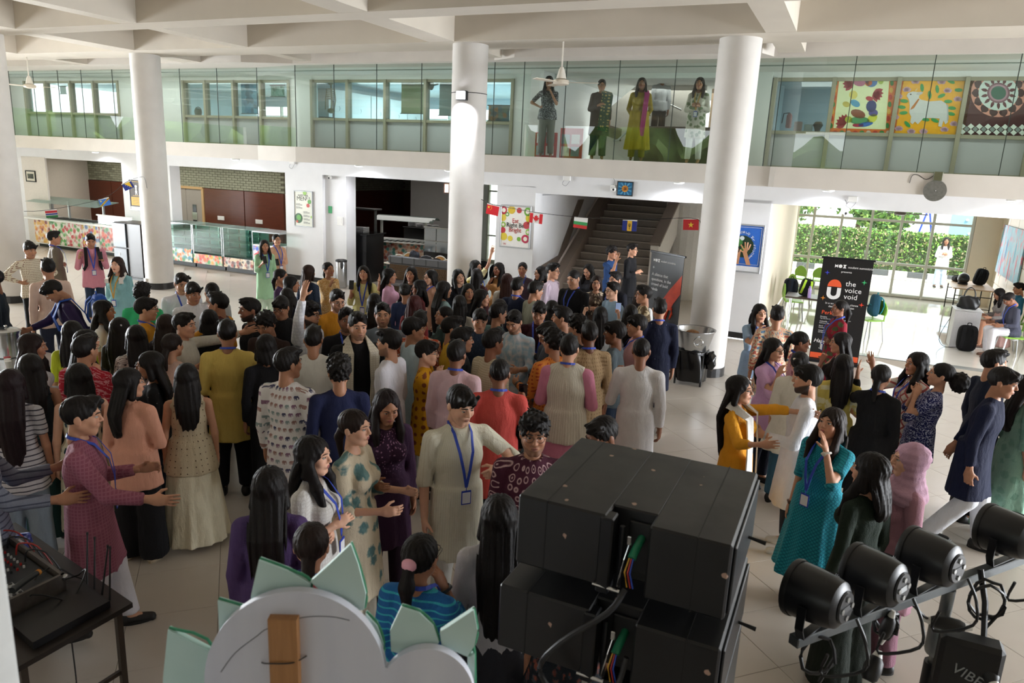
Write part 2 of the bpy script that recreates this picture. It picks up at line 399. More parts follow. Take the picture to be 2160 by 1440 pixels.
# canteen door
dr = struct('door_1', MB().bbox(-20.85, -19.25, 17.78, 17.9, 2.0, 2.08, .006).bbox(-20.88, -20.78, 17.78, 17.9, 0, 2.04, .006).bbox(-19.32, -19.22, 17.78, 17.9, 0, 2.04, .006), M_WOODL)
for a, b in ((-20.78, -20.06), (-20.05, -19.32)):
    lf = part('door_leaf', MB().bbox(a, b, 17.83, 17.88, 0.02, 2.0, .004), mat('#9b948a', .45), dr)
    q = (a + b)/2; part('pane', MB().box(q - .08, q + .08, 17.815, 17.83, .95, 1.5), mat('#1c1e1e', .1), lf)
    part('push_plate', MB().bbox(q - .11, q + .11, 17.812, 17.83, 1.0, 1.25, .003), mat('#d0d0d0', .25, .9), lf)
part('door_sign', MB().bbox(-20.62, -20.28, 17.80, 17.83, 1.72, 1.86, .004), mat('#e9ece4', .5), dr, label='white door sign with dark border')
# third alcove: dark kitchen front
struct('wall_kitchen', MB().box(-15.95, -15.75, 18.3, 24.4, 0, 2.85).box(-15.9, -13.5, 24.2, 24.4, 0, 2.85), wood_mat('#2c0f08', '#4a2014'))
kb = MB()
for r in range(9):
    z = 2.12 + r*BH; q = -15.75 + (BL/2 if r % 2 else 0)
    while q < -13.7: kb.bbox(q, q + BL - .012, 24.15, 24.2, z, z + BH - .01, .004); q += BL
    a = 0.05 + (BL/2 if r % 2 else 0)
    while a < 5.6: kb.bbox(-15.75, -15.71, 18.4 + a, 18.4 + a + BL - .012, z, z + BH - .01, .004); a += BL
part('bricks', kb, mat('#6a695c', .8, grain=.25, gscale=6), struct('trim_kitchen', MB().box(-15.75, -13.6, 24.17, 24.2, 2.08, 2.12), mat('#3a1a10', .5)), kind='stuff')
struct('wall_kitchen_right', MB().prism([(-8.67, 15.75), (-8.4, 15.75), (-13.3, 24.3), (-13.6, 24.3)], 0, 2.85, 'z'), mat('#e4e1da', .7))
# stair hall, lobby and its walls
struct('wall_stair', MB().box(-6.9, -6.6, TW + .42, 24, 0, 5.3).box(-6.9, -2.2, 24, 24.2, 0, 5.3), M_WALL)
struct('wall_lobby_left', MB().box(-2.0, -1.47, TW + .35, 24.0, 0, 2.95), M_BEIGE)
wr = struct('wall_lobby_right', MB().box(3.75, 3.95, 17.2, 24.0, 0, 2.95), mat('#d9cdb9', .35))
for k in range(6):
    for j in range(4): part('tile', MB().bbox(3.735, 3.76, 17.25 + k*1.12, 18.35 + k*1.12, .02 + j*.72, .72 + j*.72, .004), mat('#ddd2be', .3, grain=.08, gscale=1.5), wr)
struct('wall_lobby_end', MB().box(3.1, 4.0, 23.85, 24.1, 0, 2.95), M_BEIGE)
struct('ceiling_lobby', MB().box(-2, 8, TW + .3, 24.4, 2.9, 3.0), M_WALL)
# glazed lobby front
gz = struct('window_1', MB().box(-1.9, 3.12, 23.9, 23.98, 0, .09), M_ALU)
vs_ = [-1.80, -1.04, -.27, .52, 1.30, 2.10, 3.06]
for k, s_ in enumerate(vs_): part('mullion', MB().bbox(s_ - .035, s_ + .035, 23.86, 23.98, 0, 2.9, .006), M_ALU, gz)
for z in (.02, .92, 2.14, 2.82): part('transom', MB().bbox(-1.8, 3.06, 23.87, 23.97, z, z + .07, .006), M_ALU, gz)
M_PANE = glass('#f2f6f4', .09, 0, .05)  # faint white body mixed into the glass stands in for glare haze
for k in range(6):
    for z0, z1 in ((.09, .92), (.99, 2.14), (2.21, 2.82)): part('pane', MB().box(vs_[k] + .035, vs_[k + 1] - .035, 23.915, 23.921, z0, z1), M_PANE, gz)
for s_ in (.46, .58): part('door_handle', MB().tube([(s_, 23.84, .98), (s_, 23.80, 1.0), (s_, 23.80, 1.25), (s_, 23.84, 1.27)], .012, 6), mat('#bdbdb8', .3, .8), gz)
# window beyond the opening beside the column
w2 = struct('window_2', MB().box(-11.0, -9.0, 22.0, 22.1, 0, .12), M_ALU)
for s_ in (-11.0, -10.45, -9.9, -9.35, -8.9): part('mullion', MB().bbox(s_, s_ + .06, 21.95, 22.08, 0, 2.85, .005), M_ALU, w2)
for z in (.9, 1.7, 2.35): part('transom', MB().bbox(-11, -8.9, 21.96, 22.07, z, z + .05, .005), M_ALU, w2)
for s_ in (-11.0, -10.45, -9.9, -9.35): part('pane', MB().box(s_ + .06, s_ + .55, 22.0, 22.006, .12, 2.8), M_PANE, w2)
struct('wall_dining', MB().box(-8.2, -7.2, 24.0, 24.2, 0, 2.85).box(-14, -11.0, 22.0, 22.2, 0, 2.85).box(-8.84, -6.9, 22.0, 22.2, 0, 2.85), M_WALL)
# ---- gallery back wall: window bands
struct('wall_upper', MB().box(-21.0, -18.25, 16.35, 16.6, MZ, 5.3).box(-14.3, -13.54, 16.35, 16.6, MZ, 5.3).box(-7.6, -6.95, 16.35, 16.6, MZ, 5.3).box(-27, -25.5, 16.35, 16.6, MZ, 5.3).box(-2.4, -1.85, 16.3, 16.6, MZ, 5.3).box(-27, 4, 16.36, 16.6, 5.2, 5.32), mat('#d3d8d4', .7, grain=.03))
M_LAB = glass('#eaf3f4', .08)
def window_band(name, edges, top=5.2, sill=4.2, panels=True):
    a, b = edges[0], edges[-1]
    o = struct(name, MB().box(a, b, 16.36, 16.5, top - .07, top).box(a, b, 16.36, 16.5, MZ, MZ + .05), M_OLIVE)
    part('transom', MB().bbox(a, b, 16.33, 16.5, sill - .035, sill + .035, .006), M_OLIVE, o)
    for s_ in edges: part('mullion', MB().bbox(s_ - .04, s_ + .04, 16.31, 16.5, MZ, top, .006), M_OLIVE, o)
    for x0, x1 in zip(edges, edges[1:]):
        part('panel', MB().box(x0 + .04, x1 - .04, 16.40, 16.42, MZ + .05, sill - .035), M_GREYPAN, o)
        part('pane', MB().box(x0 + .04, x1 - .04, 16.41, 16.416, sill + .035, top - .07), M_LAB, o)
    return o
window_band('window_3', [-25.46, -24.42, -23.21, -22.12, -21.0])
window_band('window_4', [-18.25, -17.4, -16.32, -15.32, -14.32])
window_band('window_5', [-13.54, -12.38, -11.2, -10.01, -8.8, -7.63])
WR = window_band('window_6', [-1.79, -.69, .45, 1.57, 2.7], sill=4.14)
# rooms behind the windows
M_LABW = mat('#c3d2d8', .7, grain=.03); M_LABC = mat('#b4c6d2', .8, grain=.03)
struct('wall_lab', MB().box(-27, -7.0, 22.3, 22.4, MZ, 4.25).box(-27, -7.0, 22.3, 22.4, 4.95, 5.4).box(-14.0, -13.9, 16.6, 22.3, MZ, 5.4).box(-21.2, -21.1, 16.6, 22.3, MZ, 5.4).box(-7.0, -6.92, 16.6, 22.3, MZ, 5.4).box(-2.2, 4.4, 19.4, 19.5, MZ, 5.4).box(-2.3, -2.2, 16.6, 19.5, MZ, 5.4), M_LABW)
struct('floor_lab', MB().box(-27, -7.0, 16.6, 22.4, MZ - .1, MZ).box(-2.4, 4.4, 16.6, 22.4, MZ - .1, MZ).box(-7.0, -2.4, 16.7, 17.2, MZ - .3, MZ), M_LABC)
for s0, s1 in ((-26, -21.2), (-21.1, -14.0), (-13.9, -7.0)):
    q = s0 + .2
    while q < s1 - .4: struct('window_lab', MB().box(q, q + .05, 22.28, 22.4, 4.25, 4.95).box(q, q + .9, 22.3, 22.36, 4.6, 4.63), M_ALU); q += .95
area('gallery_fill_light', -10.4, 15.4, 5.24, 5, .5, (0, 0.05, -1), 45); area('gallery_fill_light', -17.5, 15.5, 5.24, 7, .5, (0, 0.05, -1), 65); area('gallery_fill_light', -23.5, 15.5, 5.24, 4, .5, (0, 0.05, -1), 40)  # unseen fill lamps added to brighten the corridor behind the gallery glass
area('lab_ceiling_light', -10.5, 19.5, 5.2, 4.5, 2, (0, 0.02, -1), 260, (.92, .97, 1))
area('lab_ceiling_light', -17.5, 19.5, 5.2, 4.5, 2, (0, 0.02, -1), 110, (.95, 1, .9))
area('lab_ceiling_light', -23.5, 19.5, 5.2, 3.5, 2, (0, 0.02, -1), 50, (.92, .97, 1))
area('room_ceiling_light', 1.0, 18.0, 5.2, 3.5, 1.6, (0, 0.02, -1), 28, (.92, .97, 1))
area('gallery_fill_light', -4.4, 15.3, 5.24, 4, .5, (0, 0.02, -1), 16, (1, .97, .92)); area('gallery_fill_light', .6, 15.1, 5.24, 4, .4, (0, 0.25, -1), 30, (1, .98, .94))  # more added fill, no visible fittings: lifts the standing women and painted panes
area('canteen_fill_light', -19.5, 16.8, 2.8, 8, .8, (0, 0.05, -1), 60, (1, .97, .92)); area('kitchen_light', -12.3, 18.5, 2.8, 2, 2, (0, 0.05, -1), 14, (1, .95, .9))  # canteen lamp is an unseen fill added to brighten the brick alcove
area('stair_light', -4.6, 19.5, 5.2, 2.5, 3, (0, 0.02, -1), 45, (1, .95, .9))
# ---- gallery glass, sheet by sheet
M_GAL = glass('#eef4f1', .10)
gj = [-25.5, -24.3, -23.1, -22.0, -20.92, -19.93, -18.68, -17.4, -16.17, -14.89, -13.59, -12.15, -11.04, -9.88, -8.73, -7.0, -6.34, -5.44, -4.37, -3.3, -2.2, -1.45, -.3, .85, 2.0, 3.2]
def ed_t(s_):
    for (a, ta), (b, tb) in zip(ED, ED[1:]):
        if a <= s_ <= b: return ta + (tb - ta)*(s_ - a)/(b - a)
    return 14
gg = thing('gallery_glazing', 'tall frameless green-tinted glass screen along the upper gallery edge', 'glass screen', -10, 14.1, MZ)
for a, b in zip(gj, gj[1:]):
    ta, tb = ed_t(a) + .04, ed_t(b) + .04
    part('pane', MB().prism([(a + .006, ta), (b - .006, tb), (b - .006, tb + .012), (a + .006, ta + .012)], MZ - .01, 5.26, 'z'), M_GAL, gg)
    part('joint', MB().box(a - .006, a + .006, ta - .002, ta + .014, MZ, 5.26), mat('#2e3a34', .5), gg)
part('rail', MB().tube([(-27, 14.75, 5.2), (8, 14.6, 5.2)], .012, 6), mat('#9aa39c', .5), gg)
# ---- camera side: unseen landing slab added to shade the foreground, and outer walls
struct('floor_landing_shade', MB().box(-8, 9, -10, .35, 1.25, 1.6), M_WALLC)
struct('wall_rear', MB().box(-27, 14, -10.2, -10, 0, 3.2).box(-27, 14, -10.2, -10, 5.4, 5.9).box(-27, -17, -10.2, -10, 3, 5.9).box(-2, 14, -10.2, -10, 3, 5.9), M_WALLC)
struct('wall_side', MB().box(-27.2, -27, -10, 1, 0, 5.9).box(-27.2, -27, 13, 16.6, 0, 5.9).box(-27.2, -27, 1, 13, 4.4, 5.9), M_WALLC)
struct('wall_entrance', MB().box(14, 14.2, -10, 3.6, 0, 5.9).box(14, 14.2, 14.5, 16, 0, 5.9).box(14, 14.2, 3.6, 14.5, 4.4, 5.9), M_WALLC)
# ---- stair
M_STEP = mat('#8d8278', .6, grain=.1, gscale=12); M_STEPD = mat('#4a423c', .6)
st = thing('staircase', 'broad brown stone staircase rising through the opening in the gallery wall', 'staircase', -5.3, 16.1)
for k in range(20):
    t0, z0 = 16.1 + .285*k, .165*k
    sp = part('step', MB().bbox(-6.2, -4.25, t0, t0 + .6, z0, z0 + .165, .006), M_STEP, st)
    part('nosing', MB().bbox(-6.2, -4.25, t0 - .012, t0 + .03, z0 + .150, z0 + .172, .004), mat('#b7aca0', .5), sp)
def slope(s0, s1, t0, t1, h0, h1, z0): return [(t0, z0 + h0), (t1, z0 + h0 + (t1 - t0)*.579), (t1, z0 + h1 + (t1 - t0)*.579), (t0, z0 + h1)]
part('stringer', MB().prism(slope(0, 0, 15.9, 21.6, -.25, .32, 0), -6.42, -6.2, 'x'), mat('#8e7f74', .5, grain=.08), st)
part('handrail', MB().tube([(-6.24, 15.95, .75), (-6.24, 21.4, .75 + 5.45*.579)], .025, 8), mat('#b9aca2', .35, .3), st)
part('balustrade', MB().prism(slope(0, 0, 17.2, 21.8, .0, .95, .6), -4.25, -4.05, 'x'), mat('#d7d2ca', .7), st)
part('cap_rail', MB().prism(slope(0, 0, 17.2, 21.8, .93, 1.0, .6), -4.28, -4.02, 'x'), mat('#75685e', .5), st)
part('return_wall', MB().lathe([(.55, 0), (.55, 2.9)], 20, (-3.95, 19.6, 0)), mat('#d5d2cc', .7), st)
# the flight overhead with its brown skirting, on the left of the opening
ob = thing('stair_parapet', 'white stair parapet with a broad brown sloping skirting band left of the steps', 'parapet', -6.5, 16.0)
part('parapet_wall', MB().prism([(15.75, 0), (17.3, 0), (17.3, 1.35), (18.6, 2.6), (15.75, 2.6)], -6.58, -6.5, 'x'), M_WALL, ob)
part('skirting_band', MB().prism([(15.75, .95), (17.0, 1.12), (18.2, 2.45), (18.6, 2.45), (17.15, .88), (15.75, .70)], -6.5, -6.47, 'x'), mat('#6f6258', .6, grain=.1), ob)
# upper stair seen through the glass
us = thing('upper_stair', 'white stair flight with a steel handrail behind the gallery glass', 'staircase', -4.8, 18.5, MZ)
part('flight', MB().prism([(-6.4, MZ), (-4.9, MZ), (-3.6, 4.55), (-3.6, 5.3), (-5.3, 5.3), (-6.4, 4.4)], 18.6, 18.75, 'y'), mat('#d8d3cc', .7), us)
part('skirting_band', MB().prism([(-6.35, 4.2), (-6.35, 4.45), (-5.6, 4.25), (-5.6, 3.95)], 18.55, 18.6, 'y'), mat('#6b5d55', .6), us)
part('handrail', MB().tube([(-5.75, 18.45, 3.95), (-5.62, 18.45, 3.98), (-4.65, 18.45, 4.95), (-4.1, 18.45, 4.72)], .028, 8), mat('#c9c9c9', .2, .9), us)
part('landing_wall', MB().box(-3.6, -2.5, 19.4, 19.5, MZ, 5.3), mat('#b99f86', .7), us)
part('screen', MB().lathe([(.75, 0), (.75, 1.9)], 24, (-2.6, 18.9, MZ)), mat('#b9c4c8', .6), us)
part('counter', MB().bbox(-4.95, -3.1, 17.6, 17.9, MZ, MZ + .85, .01), mat('#4b3f38', .5), us)
# ---- downlights under the gallery
for k, (s_, on) in enumerate([(-22.0, 0), (-20.3, 1), (-14.9, 1), (-10.95, 1), (-8.46, 1), (-3.23, 1), (-.48, 1), (2.42, 1)]):
    nm = ['white wall beside the far alcove', 'left canteen alcove', 'glass display cases', 'kitchen alcove', 'round column with the lit flood lamp', 'stair opening', 'lobby opening', 'gallery end by the brass bell'][k]
    o = thing('ceiling_downlight', ('unlit' if not on else 'lit') + ' round surface downlight under the gallery near the ' + nm, 'ceiling light', s_, 14.9, SOF, 'gallery downlights')
    part('rim', MB().lathe([(.115, 0), (.115, -.035), (.10, -.04)], 20, (s_, 14.9, SOF), cap=False), mat('#e3e3df', .4), o, sm=True)
    part('diffuser', MB().lathe([(.10, -.036), (.07, -.046), (.0, -.048)], 20, (s_, 14.9, SOF), cap=False), emis('#f2f5ff', 10 if on else .15), o, sm=True)
    if on:
        l = bpy.data.lights.new('downlight', 'SPOT'); l.energy = 85; l.spot_size = math.radians(165); l.spot_blend = .6; l.color = (.90, .94, 1); l.shadow_soft_size = .1
        q = bpy.data.objects.new('downlight_beam', l); COL.objects.link(q); q.location = P(s_, 14.9, SOF - .06); q.rotation_euler = (0, 0, 0)
# ================================================================ people: shapes grown from distance fields
def snet(fn, lo, hi, g):
    lo = np.array(lo, np.float32); hi = np.array(hi, np.float32); n = np.ceil((hi - lo)/g).astype(int) + 1
    ax = [lo[k] + g*np.arange(n[k], dtype=np.float32) for k in range(3)]
    X, Y, Z = np.meshgrid(*ax, indexing='ij', sparse=True)
    f = np.broadcast_to(fn(X, Y, Z), tuple(n)).astype(np.float32)
    s = f < 0
    sh = [s[a:n[0] - 1 + a, b:n[1] - 1 + b, c:n[2] - 1 + c] for a in (0, 1) for b in (0, 1) for c in (0, 1)]
    cnt = sum(x.astype(np.int8) for x in sh); act = (cnt > 0) & (cnt < 8)
    ci = np.argwhere(act); idm = -np.ones(act.shape, np.int64); idm[act] = np.arange(len(ci))
    corners = [(a, b, c) for a in (0, 1) for b in (0, 1) for c in (0, 1)]
    val = [f[ci[:, 0] + a, ci[:, 1] + b, ci[:, 2] + c] for a, b, c in corners]
    acc = np.zeros((len(ci), 3), np.float32); num = np.zeros(len(ci), np.float32)
    for i in range(8):
        for k, bit in ((0, 4), (1, 2), (2, 1)):
            if i & bit: continue
            j = i | bit; a, b = val[i], val[j]; m = (a < 0) != (b < 0)
            t = np.where(m, a/np.where(m, a - b, 1), 0)
            p = np.tile(np.array(corners[i], np.float32), (len(ci), 1)); p[:, k] += t
            acc += p*m[:, None]; num += m
    V = lo + g*(ci + acc/np.maximum(num, 1)[:, None]); F = []
    for k in range(3):
        u, w_ = (k + 1) % 3, (k + 2) % 3
        a = [slice(None)]*3; b = [slice(None)]*3; a[k] = slice(0, n[k] - 1); b[k] = slice(1, n[k])
        for ax_ in (u, w_): a[ax_] = slice(1, n[ax_] - 1); b[ax_] = slice(1, n[ax_] - 1)
        sa, sb = s[tuple(a)], s[tuple(b)]; e = np.argwhere(sa != sb)
        if not len(e): continue
        flip = sb[tuple(e.T)]
        base = e.copy(); base[:, u] += 1; base[:, w_] += 1
        def cell(du, dw):
            q = base.copy(); q[:, u] += du; q[:, w_] += dw; return idm[q[:, 0], q[:, 1], q[:, 2]]
        q = np.stack([cell(-1, -1), cell(0, -1), cell(0, 0), cell(-1, 0)], 1)
        q[flip] = q[flip][:, ::-1]; F.append(q)
    return V, (np.concatenate(F) if F else np.zeros((0, 4), int))
def mesh_np(name, V, Fs, feat=None):
    me = bpy.data.meshes.new(name); Fs = [f for f in Fs if len(f)]
    me.vertices.add(len(V)); me.vertices.foreach_set('co', np.ascontiguousarray(V, np.float32).ravel())
    li = np.concatenate([f.ravel() for f in Fs]).astype(np.int32); tot = np.concatenate([np.full(len(f), f.shape[1], np.int32) for f in Fs])
    st_ = np.concatenate([[0], np.cumsum(tot)[:-1]]).astype(np.int32)
    me.loops.add(len(li)); me.loops.foreach_set('vertex_index', li); me.polygons.add(len(tot)); me.polygons.foreach_set('loop_start', st_)
    me.polygons.foreach_set('use_smooth', np.ones(len(tot), bool))
    if feat is not None:
        ca = me.color_attributes.new('feat', 'FLOAT_COLOR', 'POINT'); ca.data.foreach_set('color', np.ascontiguousarray(feat, np.float32).ravel())
    me.update(calc_edges=True); return me
def smin(a, b, k): 
    h = np.clip(.5 + .5*(b - a)/k, 0, 1); return b + (a - b)*h - k*h*(1 - h)
def cone(X, Y, Z, a, b, ra, rb):
    ab = np.subtract(b, a); L = float(ab @ ab) + 1e-12
    t = np.clip(((X - a[0])*ab[0] + (Y - a[1])*ab[1] + (Z - a[2])*ab[2])/L, 0, 1)
    return np.sqrt((X - a[0] - ab[0]*t)**2 + (Y - a[1] - ab[1]*t)**2 + (Z - a[2] - ab[2]*t)**2) - (ra + (rb - ra)*t)
def ell(X, Y, Z, c, r):
    q = np.sqrt(((X - c[0])/r[0])**2 + ((Y - c[1])/r[1])**2 + ((Z - c[2])/r[2])**2); return (q - 1)*min(r)
# ---- head (facing -y, middle of the head at the origin, 0.226 m tall)
def head_sdf(sex):
    def fn(X, Y, Z):
        XA = np.abs(X)
        d = ell(X, Y, Z, (0, .018, .035), (.076, .097, .083))
        d = smin(d, ell(X, Y, Z, (0, -.022, -.03), (.062, .066, .085)), .03)
        jw = .03 if sex == 'm' else .022
        d = smin(d, cone(XA, Y, Z, np.array((.048, .005, -.045)), np.array((.016, -.062, -.096)), .022, .019), jw)
        d = smin(d, cone(X, Y, Z, np.array((0, .02, -.04)), np.array((0, .035, -.15)), .05 if sex == 'm' else .042, .05 if sex == 'm' else .043), .02)
        d = smin(d, cone(XA, Y, Z, np.array((.012, -.088, .028)), np.array((.048, -.070, .030)), .008, .008), .014)          # brow
        d = smin(d, ell(XA, Y, Z, (.042, -.062, -.025), (.020, .02, .022)), .02)                                               # cheek
        d = -smin(-d, ell(XA, Y, Z, (.031, -.104, .010), (.018, .018, .012)), .010)                                             # eye socket
        d = smin(d, cone(X, Y, Z, np.array((0, -.086, .02)), np.array((0, -.107, -.020)), .008, .0105), .010)                   # nose
        d = smin(d, ell(XA, Y, Z, (.011, -.095, -.025), (.008, .010, .007)), .006)
        d = smin(d, ell(X, Y, Z, (0, -.084, -.051), (.026, .012, .0095)), .008)                                                 # mouth
        d = smin(d, ell(X, Y, Z, (0, -.082, -.062), (.020, .012, .008)), .008)
        d = -smin(-d, ell(X, Y, Z, (0, -.100, -.0565), (.022, .009, .0016)), .003)
        d = smin(d, ell(XA, Y, Z, (.078, .016, -.002), (.009, .020, .031)), .006)                                               # ear
        return np.minimum(d, .5)
    return fn
SKIN_FEAT = {}
HEADS = {}
def ellipse_patch(cx, cy, cz, rx, rz, bend, n=10, tilt=0.0, thick=None):
    """small dome lying on the face"""
    V = [(cx, cy - .0012, cz)]; F = []
    for k in range(n):
        t = 2*math.pi*k/n; x = rx*math.cos(t); z = rz*math.sin(t) + tilt*x; V.append((cx + x, cy + bend*(abs(cx + x)**2 - abs(cx)**2), cz + z))
    for k in range(n): F.append((0, 1 + (k + 1) % n, 1 + k))
    return V, F
def head_parts(sex, beard):
    """eyes, brows, lips as small pieces of the head's own mesh: list of (V, F, colour)"""
    out = []
    for sx in (-1, 1):
        m = MB().ball((sx*.031, -.0785, .012), (.0130, .0122, .0105), 10, 8); V = np.array(m.v)
        d = V - np.array((sx*.031, -.0785, .012)); c = np.tile((.78, .76, .73, 1), (len(V), 1))
        fr = -d[:, 1]/.0122; c[fr > .80] = (.035, .02, .015, 1); c[(fr > .60) & (fr <= .80)] = (.10, .06, .045, 1)
        out.append((V, m.f, c))
        lid = MB().ball((sx*.031, -.0775, .0130), (.0150, .0136, .0122), 10, 8)
        keep = [f for f in lid.f if np.mean([lid.v[i][2] for i in f]) > .0155 or np.mean([lid.v[i][2] for i in f]) < .0042]
        out.append((np.array(lid.v), keep, np.tile((0, 0, 0, 0.), (len(lid.v), 1))))
        lash = MB().tube([(sx*(.031 + .0135*math.cos(a)), -.0775 - .0125*abs(math.sin(a)), .0152 - .001*abs(math.cos(a))) for a in np.linspace(.2, math.pi - .2, 6)], .0012 if sex == 'm' else .0018, 4)
        out.append((np.array(lash.v), lash.f, np.tile((.02, .015, .015, 1), (len(lash.v), 1))))
        br = MB().tube([(sx*x, y, z) for x, y, z in ((.012, -.0975, .0325), (.022, -.0975, .0345), (.034, -.0925, .0355), (.046, -.0835, .0330), (.052, -.077, .0295))], [.0034, .0042, .004, .003, .0015] if sex == 'm' else [.002, .0028, .0026, .002, .001], 5)
        out.append((np.array(br.v), br.f, np.tile((.018, .013, .012, 1), (len(br.v), 1))))
    lc = (.36, .14, .12, .75) if sex == 'm' else (.42, .10, .11, .9)
    for z0, rz, yo in ((-.0505, .0052, -.0972), (-.0625, .0058, -.0945)):
        m = MB().ball((0, yo + .004, z0), (.0235 if z0 > -.055 else .019, .0050, rz), 12, 6); V = np.array(m.v); V[:, 1] += 14*V[:, 0]**2
        out.append((V, m.f, np.tile(lc, (len(V), 1))))
    m = MB().tube([(x, -.0990 + 14*x*x, -.0565) for x in np.linspace(-.021, .021, 7)], .0012, 4)
    out.append((np.array(m.v), m.f, np.tile((.10, .03, .03, 1), (len(m.v), 1))))
    for sx in (-1, 1):
        m = MB().ball((sx*.0065, -.1020, -.0285), (.0030, .0026, .0016), 6, 4); out.append((np.array(m.v), m.f, np.tile((.08, .03, .025, 1), (len(m.v), 1))))
    return out
def head(sex, beard, g):
    key = (sex, beard, g)
    if key in HEADS: return HEADS[key]
    V, F = snet(head_sdf(sex), (-.10, -.135, -.19), (.10, .13, .135), g)
    C = np.zeros((len(V), 4), np.float32)
    x, y, z = np.abs(V[:, 0]), V[:, 1], V[:, 2]
    ch = np.exp(-(((x - .042)/.02)**2 + ((z + .022)/.02)**2))*(y < -.04)*.20
    C[:] = (.45, .12, .09, 0); C[:, 3] = ch
    if beard:
        zs = np.interp(y, [-.10, -.078, -.05, .02], [-.070, -.062, -.042, -.012]); wj = np.clip((zs - z)/.010, 0, 1)*(y < .024)*np.clip((z + .128)/.012, 0, 1)
        wj = np.maximum(wj, .85*np.clip(1 - np.abs(z + .0405)/.006, 0, 1)*(x < .027)*(y < -.07)); wj = wj*{1: .5, 2: .96}[beard]; C[wj > C[:, 3], :3] = (.022, .016, .015); C[:, 3] = np.maximum(C[:, 3], wj)
    Vs, Fq, Ft, Cs = [V], [F], [], [C]; o = len(V)
    for v, f, c in head_parts(sex, beard):
        Vs.append(v); Cs.append(c)
        for q in f: (Fq if len(q) == 4 else Ft).append(np.array([q]) + o) if len(q) in (3, 4) else Ft.extend(np.array([[q[0] + o, q[i] + o, q[i + 1] + o]]) for i in range(1, len(q) - 1))
        o += len(v)
    HEADS[key] = (np.concatenate(Vs).astype(np.float32), np.concatenate(Fq), np.concatenate(Ft), np.concatenate(Cs).astype(np.float32)); return HEADS[key]
# ---- hands: wrist at the origin, fingers along +z, palm looks to +x, thumb side +y (a right hand)
HANDS = {}
def hand(kind, g):
    key = (kind, g)
    if key in HANDS: return HANDS[key]
    curl = {'r': (.35, .55, .45), 'o': (.06, .10, .08), 'g': (1.0, 1.35, .9), 'p': (1.1, 1.4, .8)}[kind]
    segs = []
    for i, (y0, L) in enumerate(((.029, .074), (.010, .082), (-.010, .076), (-.028, .060))):
        c = (0.05, .08, .05) if (kind == 'p' and i == 0) else curl
        a = 0; p = np.array((.002, y0, .088)); sp = (.10 if kind == 'o' else .03)*(1.5 - i); rr = .0088 if i < 3 else .0075
        for k, fr in enumerate((.45, .30, .25)):
            a += c[k]*(1 + .12*i); q = p + L*fr*np.array((math.sin(a), sp*math.cos(a)*.8, math.cos(a))); segs.append((p, q, rr*(1 - .09*k), rr*(1 - .09*(k + 1)))); p = q
    tc = .9 if kind in 'gp' else .25
    p = np.array((.006, .030, .028)); d1 = np.array((.35 + .3*tc, .72 - .3*tc, .62)); d1 /= np.linalg.norm(d1); q = p + d1*.040; d2 = np.array((.3 + .8*tc, .35 - .5*tc, .85)); d2 /= np.linalg.norm(d2); r = q + d2*.030
    segs += [(p, q, .0125, .0105), (q, r, .0105, .0080)]
    def fn(X, Y, Z):
        d = ell(X*1.0, Y, Z, (0, 0, .045), (.017, .042, .056))
        d = smin(d, cone(X, Y*.62, Z, np.array((0, 0, .02)), np.array((.001, 0, .080)), .0165, .0140), .012)
        d = smin(d, cone(X, Y*.8, Z, np.array((0, 0, -.04)), np.array((0, 0, .02)), .022, .020), .015)
        for s_ in segs: d = smin(d, cone(X, Y, Z, *s_), .0045)
        return d
    V, F = snet(fn, (-.045, -.075, -.05), (.12, .10, .19), g); HANDS[key] = (V, F); return HANDS[key]
# ---- materials for people
SKIN = {}
def skin(tone):
    if tone in SKIN: return SKIN[tone]
    hx = {0: '#dcab90', 1: '#c9967a', 2: '#ae7c60', 3: '#8c5e47', 4: '#6d4633'}[tone]
    n = NT('skin'); n.set(.5, 0, .35); at = n.new('ShaderNodeAttribute', attribute_name='feat'); v = n.coord(); f = n.noise(v, 25, 3); c = lin(hx)
    base = n.mix(f, tuple(x*.90 for x in c[:3]) + (1,), tuple(min(1, x*1.07) for x in c[:3]) + (1,))
    n.col(n.mix(at.outputs['Alpha'], base, at.outputs['Color']))
    n.b.inputs['Subsurface Weight'].default_value = .06; n.b.inputs['Subsurface Radius'].default_value = (.6, .25, .12); n.b.inputs['Subsurface Scale'].default_value = .02
    SKIN[tone] = n.m; return n.m
HAIRM = {}
def hair_mat(c='#14100f'):
    if c in HAIRM: return HAIRM[c]
    n = NT('hair'); n.set(.55, 0, .2); v = n.coord('Object', (1, 1, .06)); f = n.noise(v, 170, 2, .6); f2 = n.noise(v, 60, 2); a = lin(c)
    n.col(n.mix(f, tuple(x*.45 for x in a[:3]) + (1,), tuple(min(1, x*1.9) for x in a[:3]) + (1,))); n.bump(n.math('ADD', f, f2), .55, .004)
    HAIRM[c] = n.m; return n.m
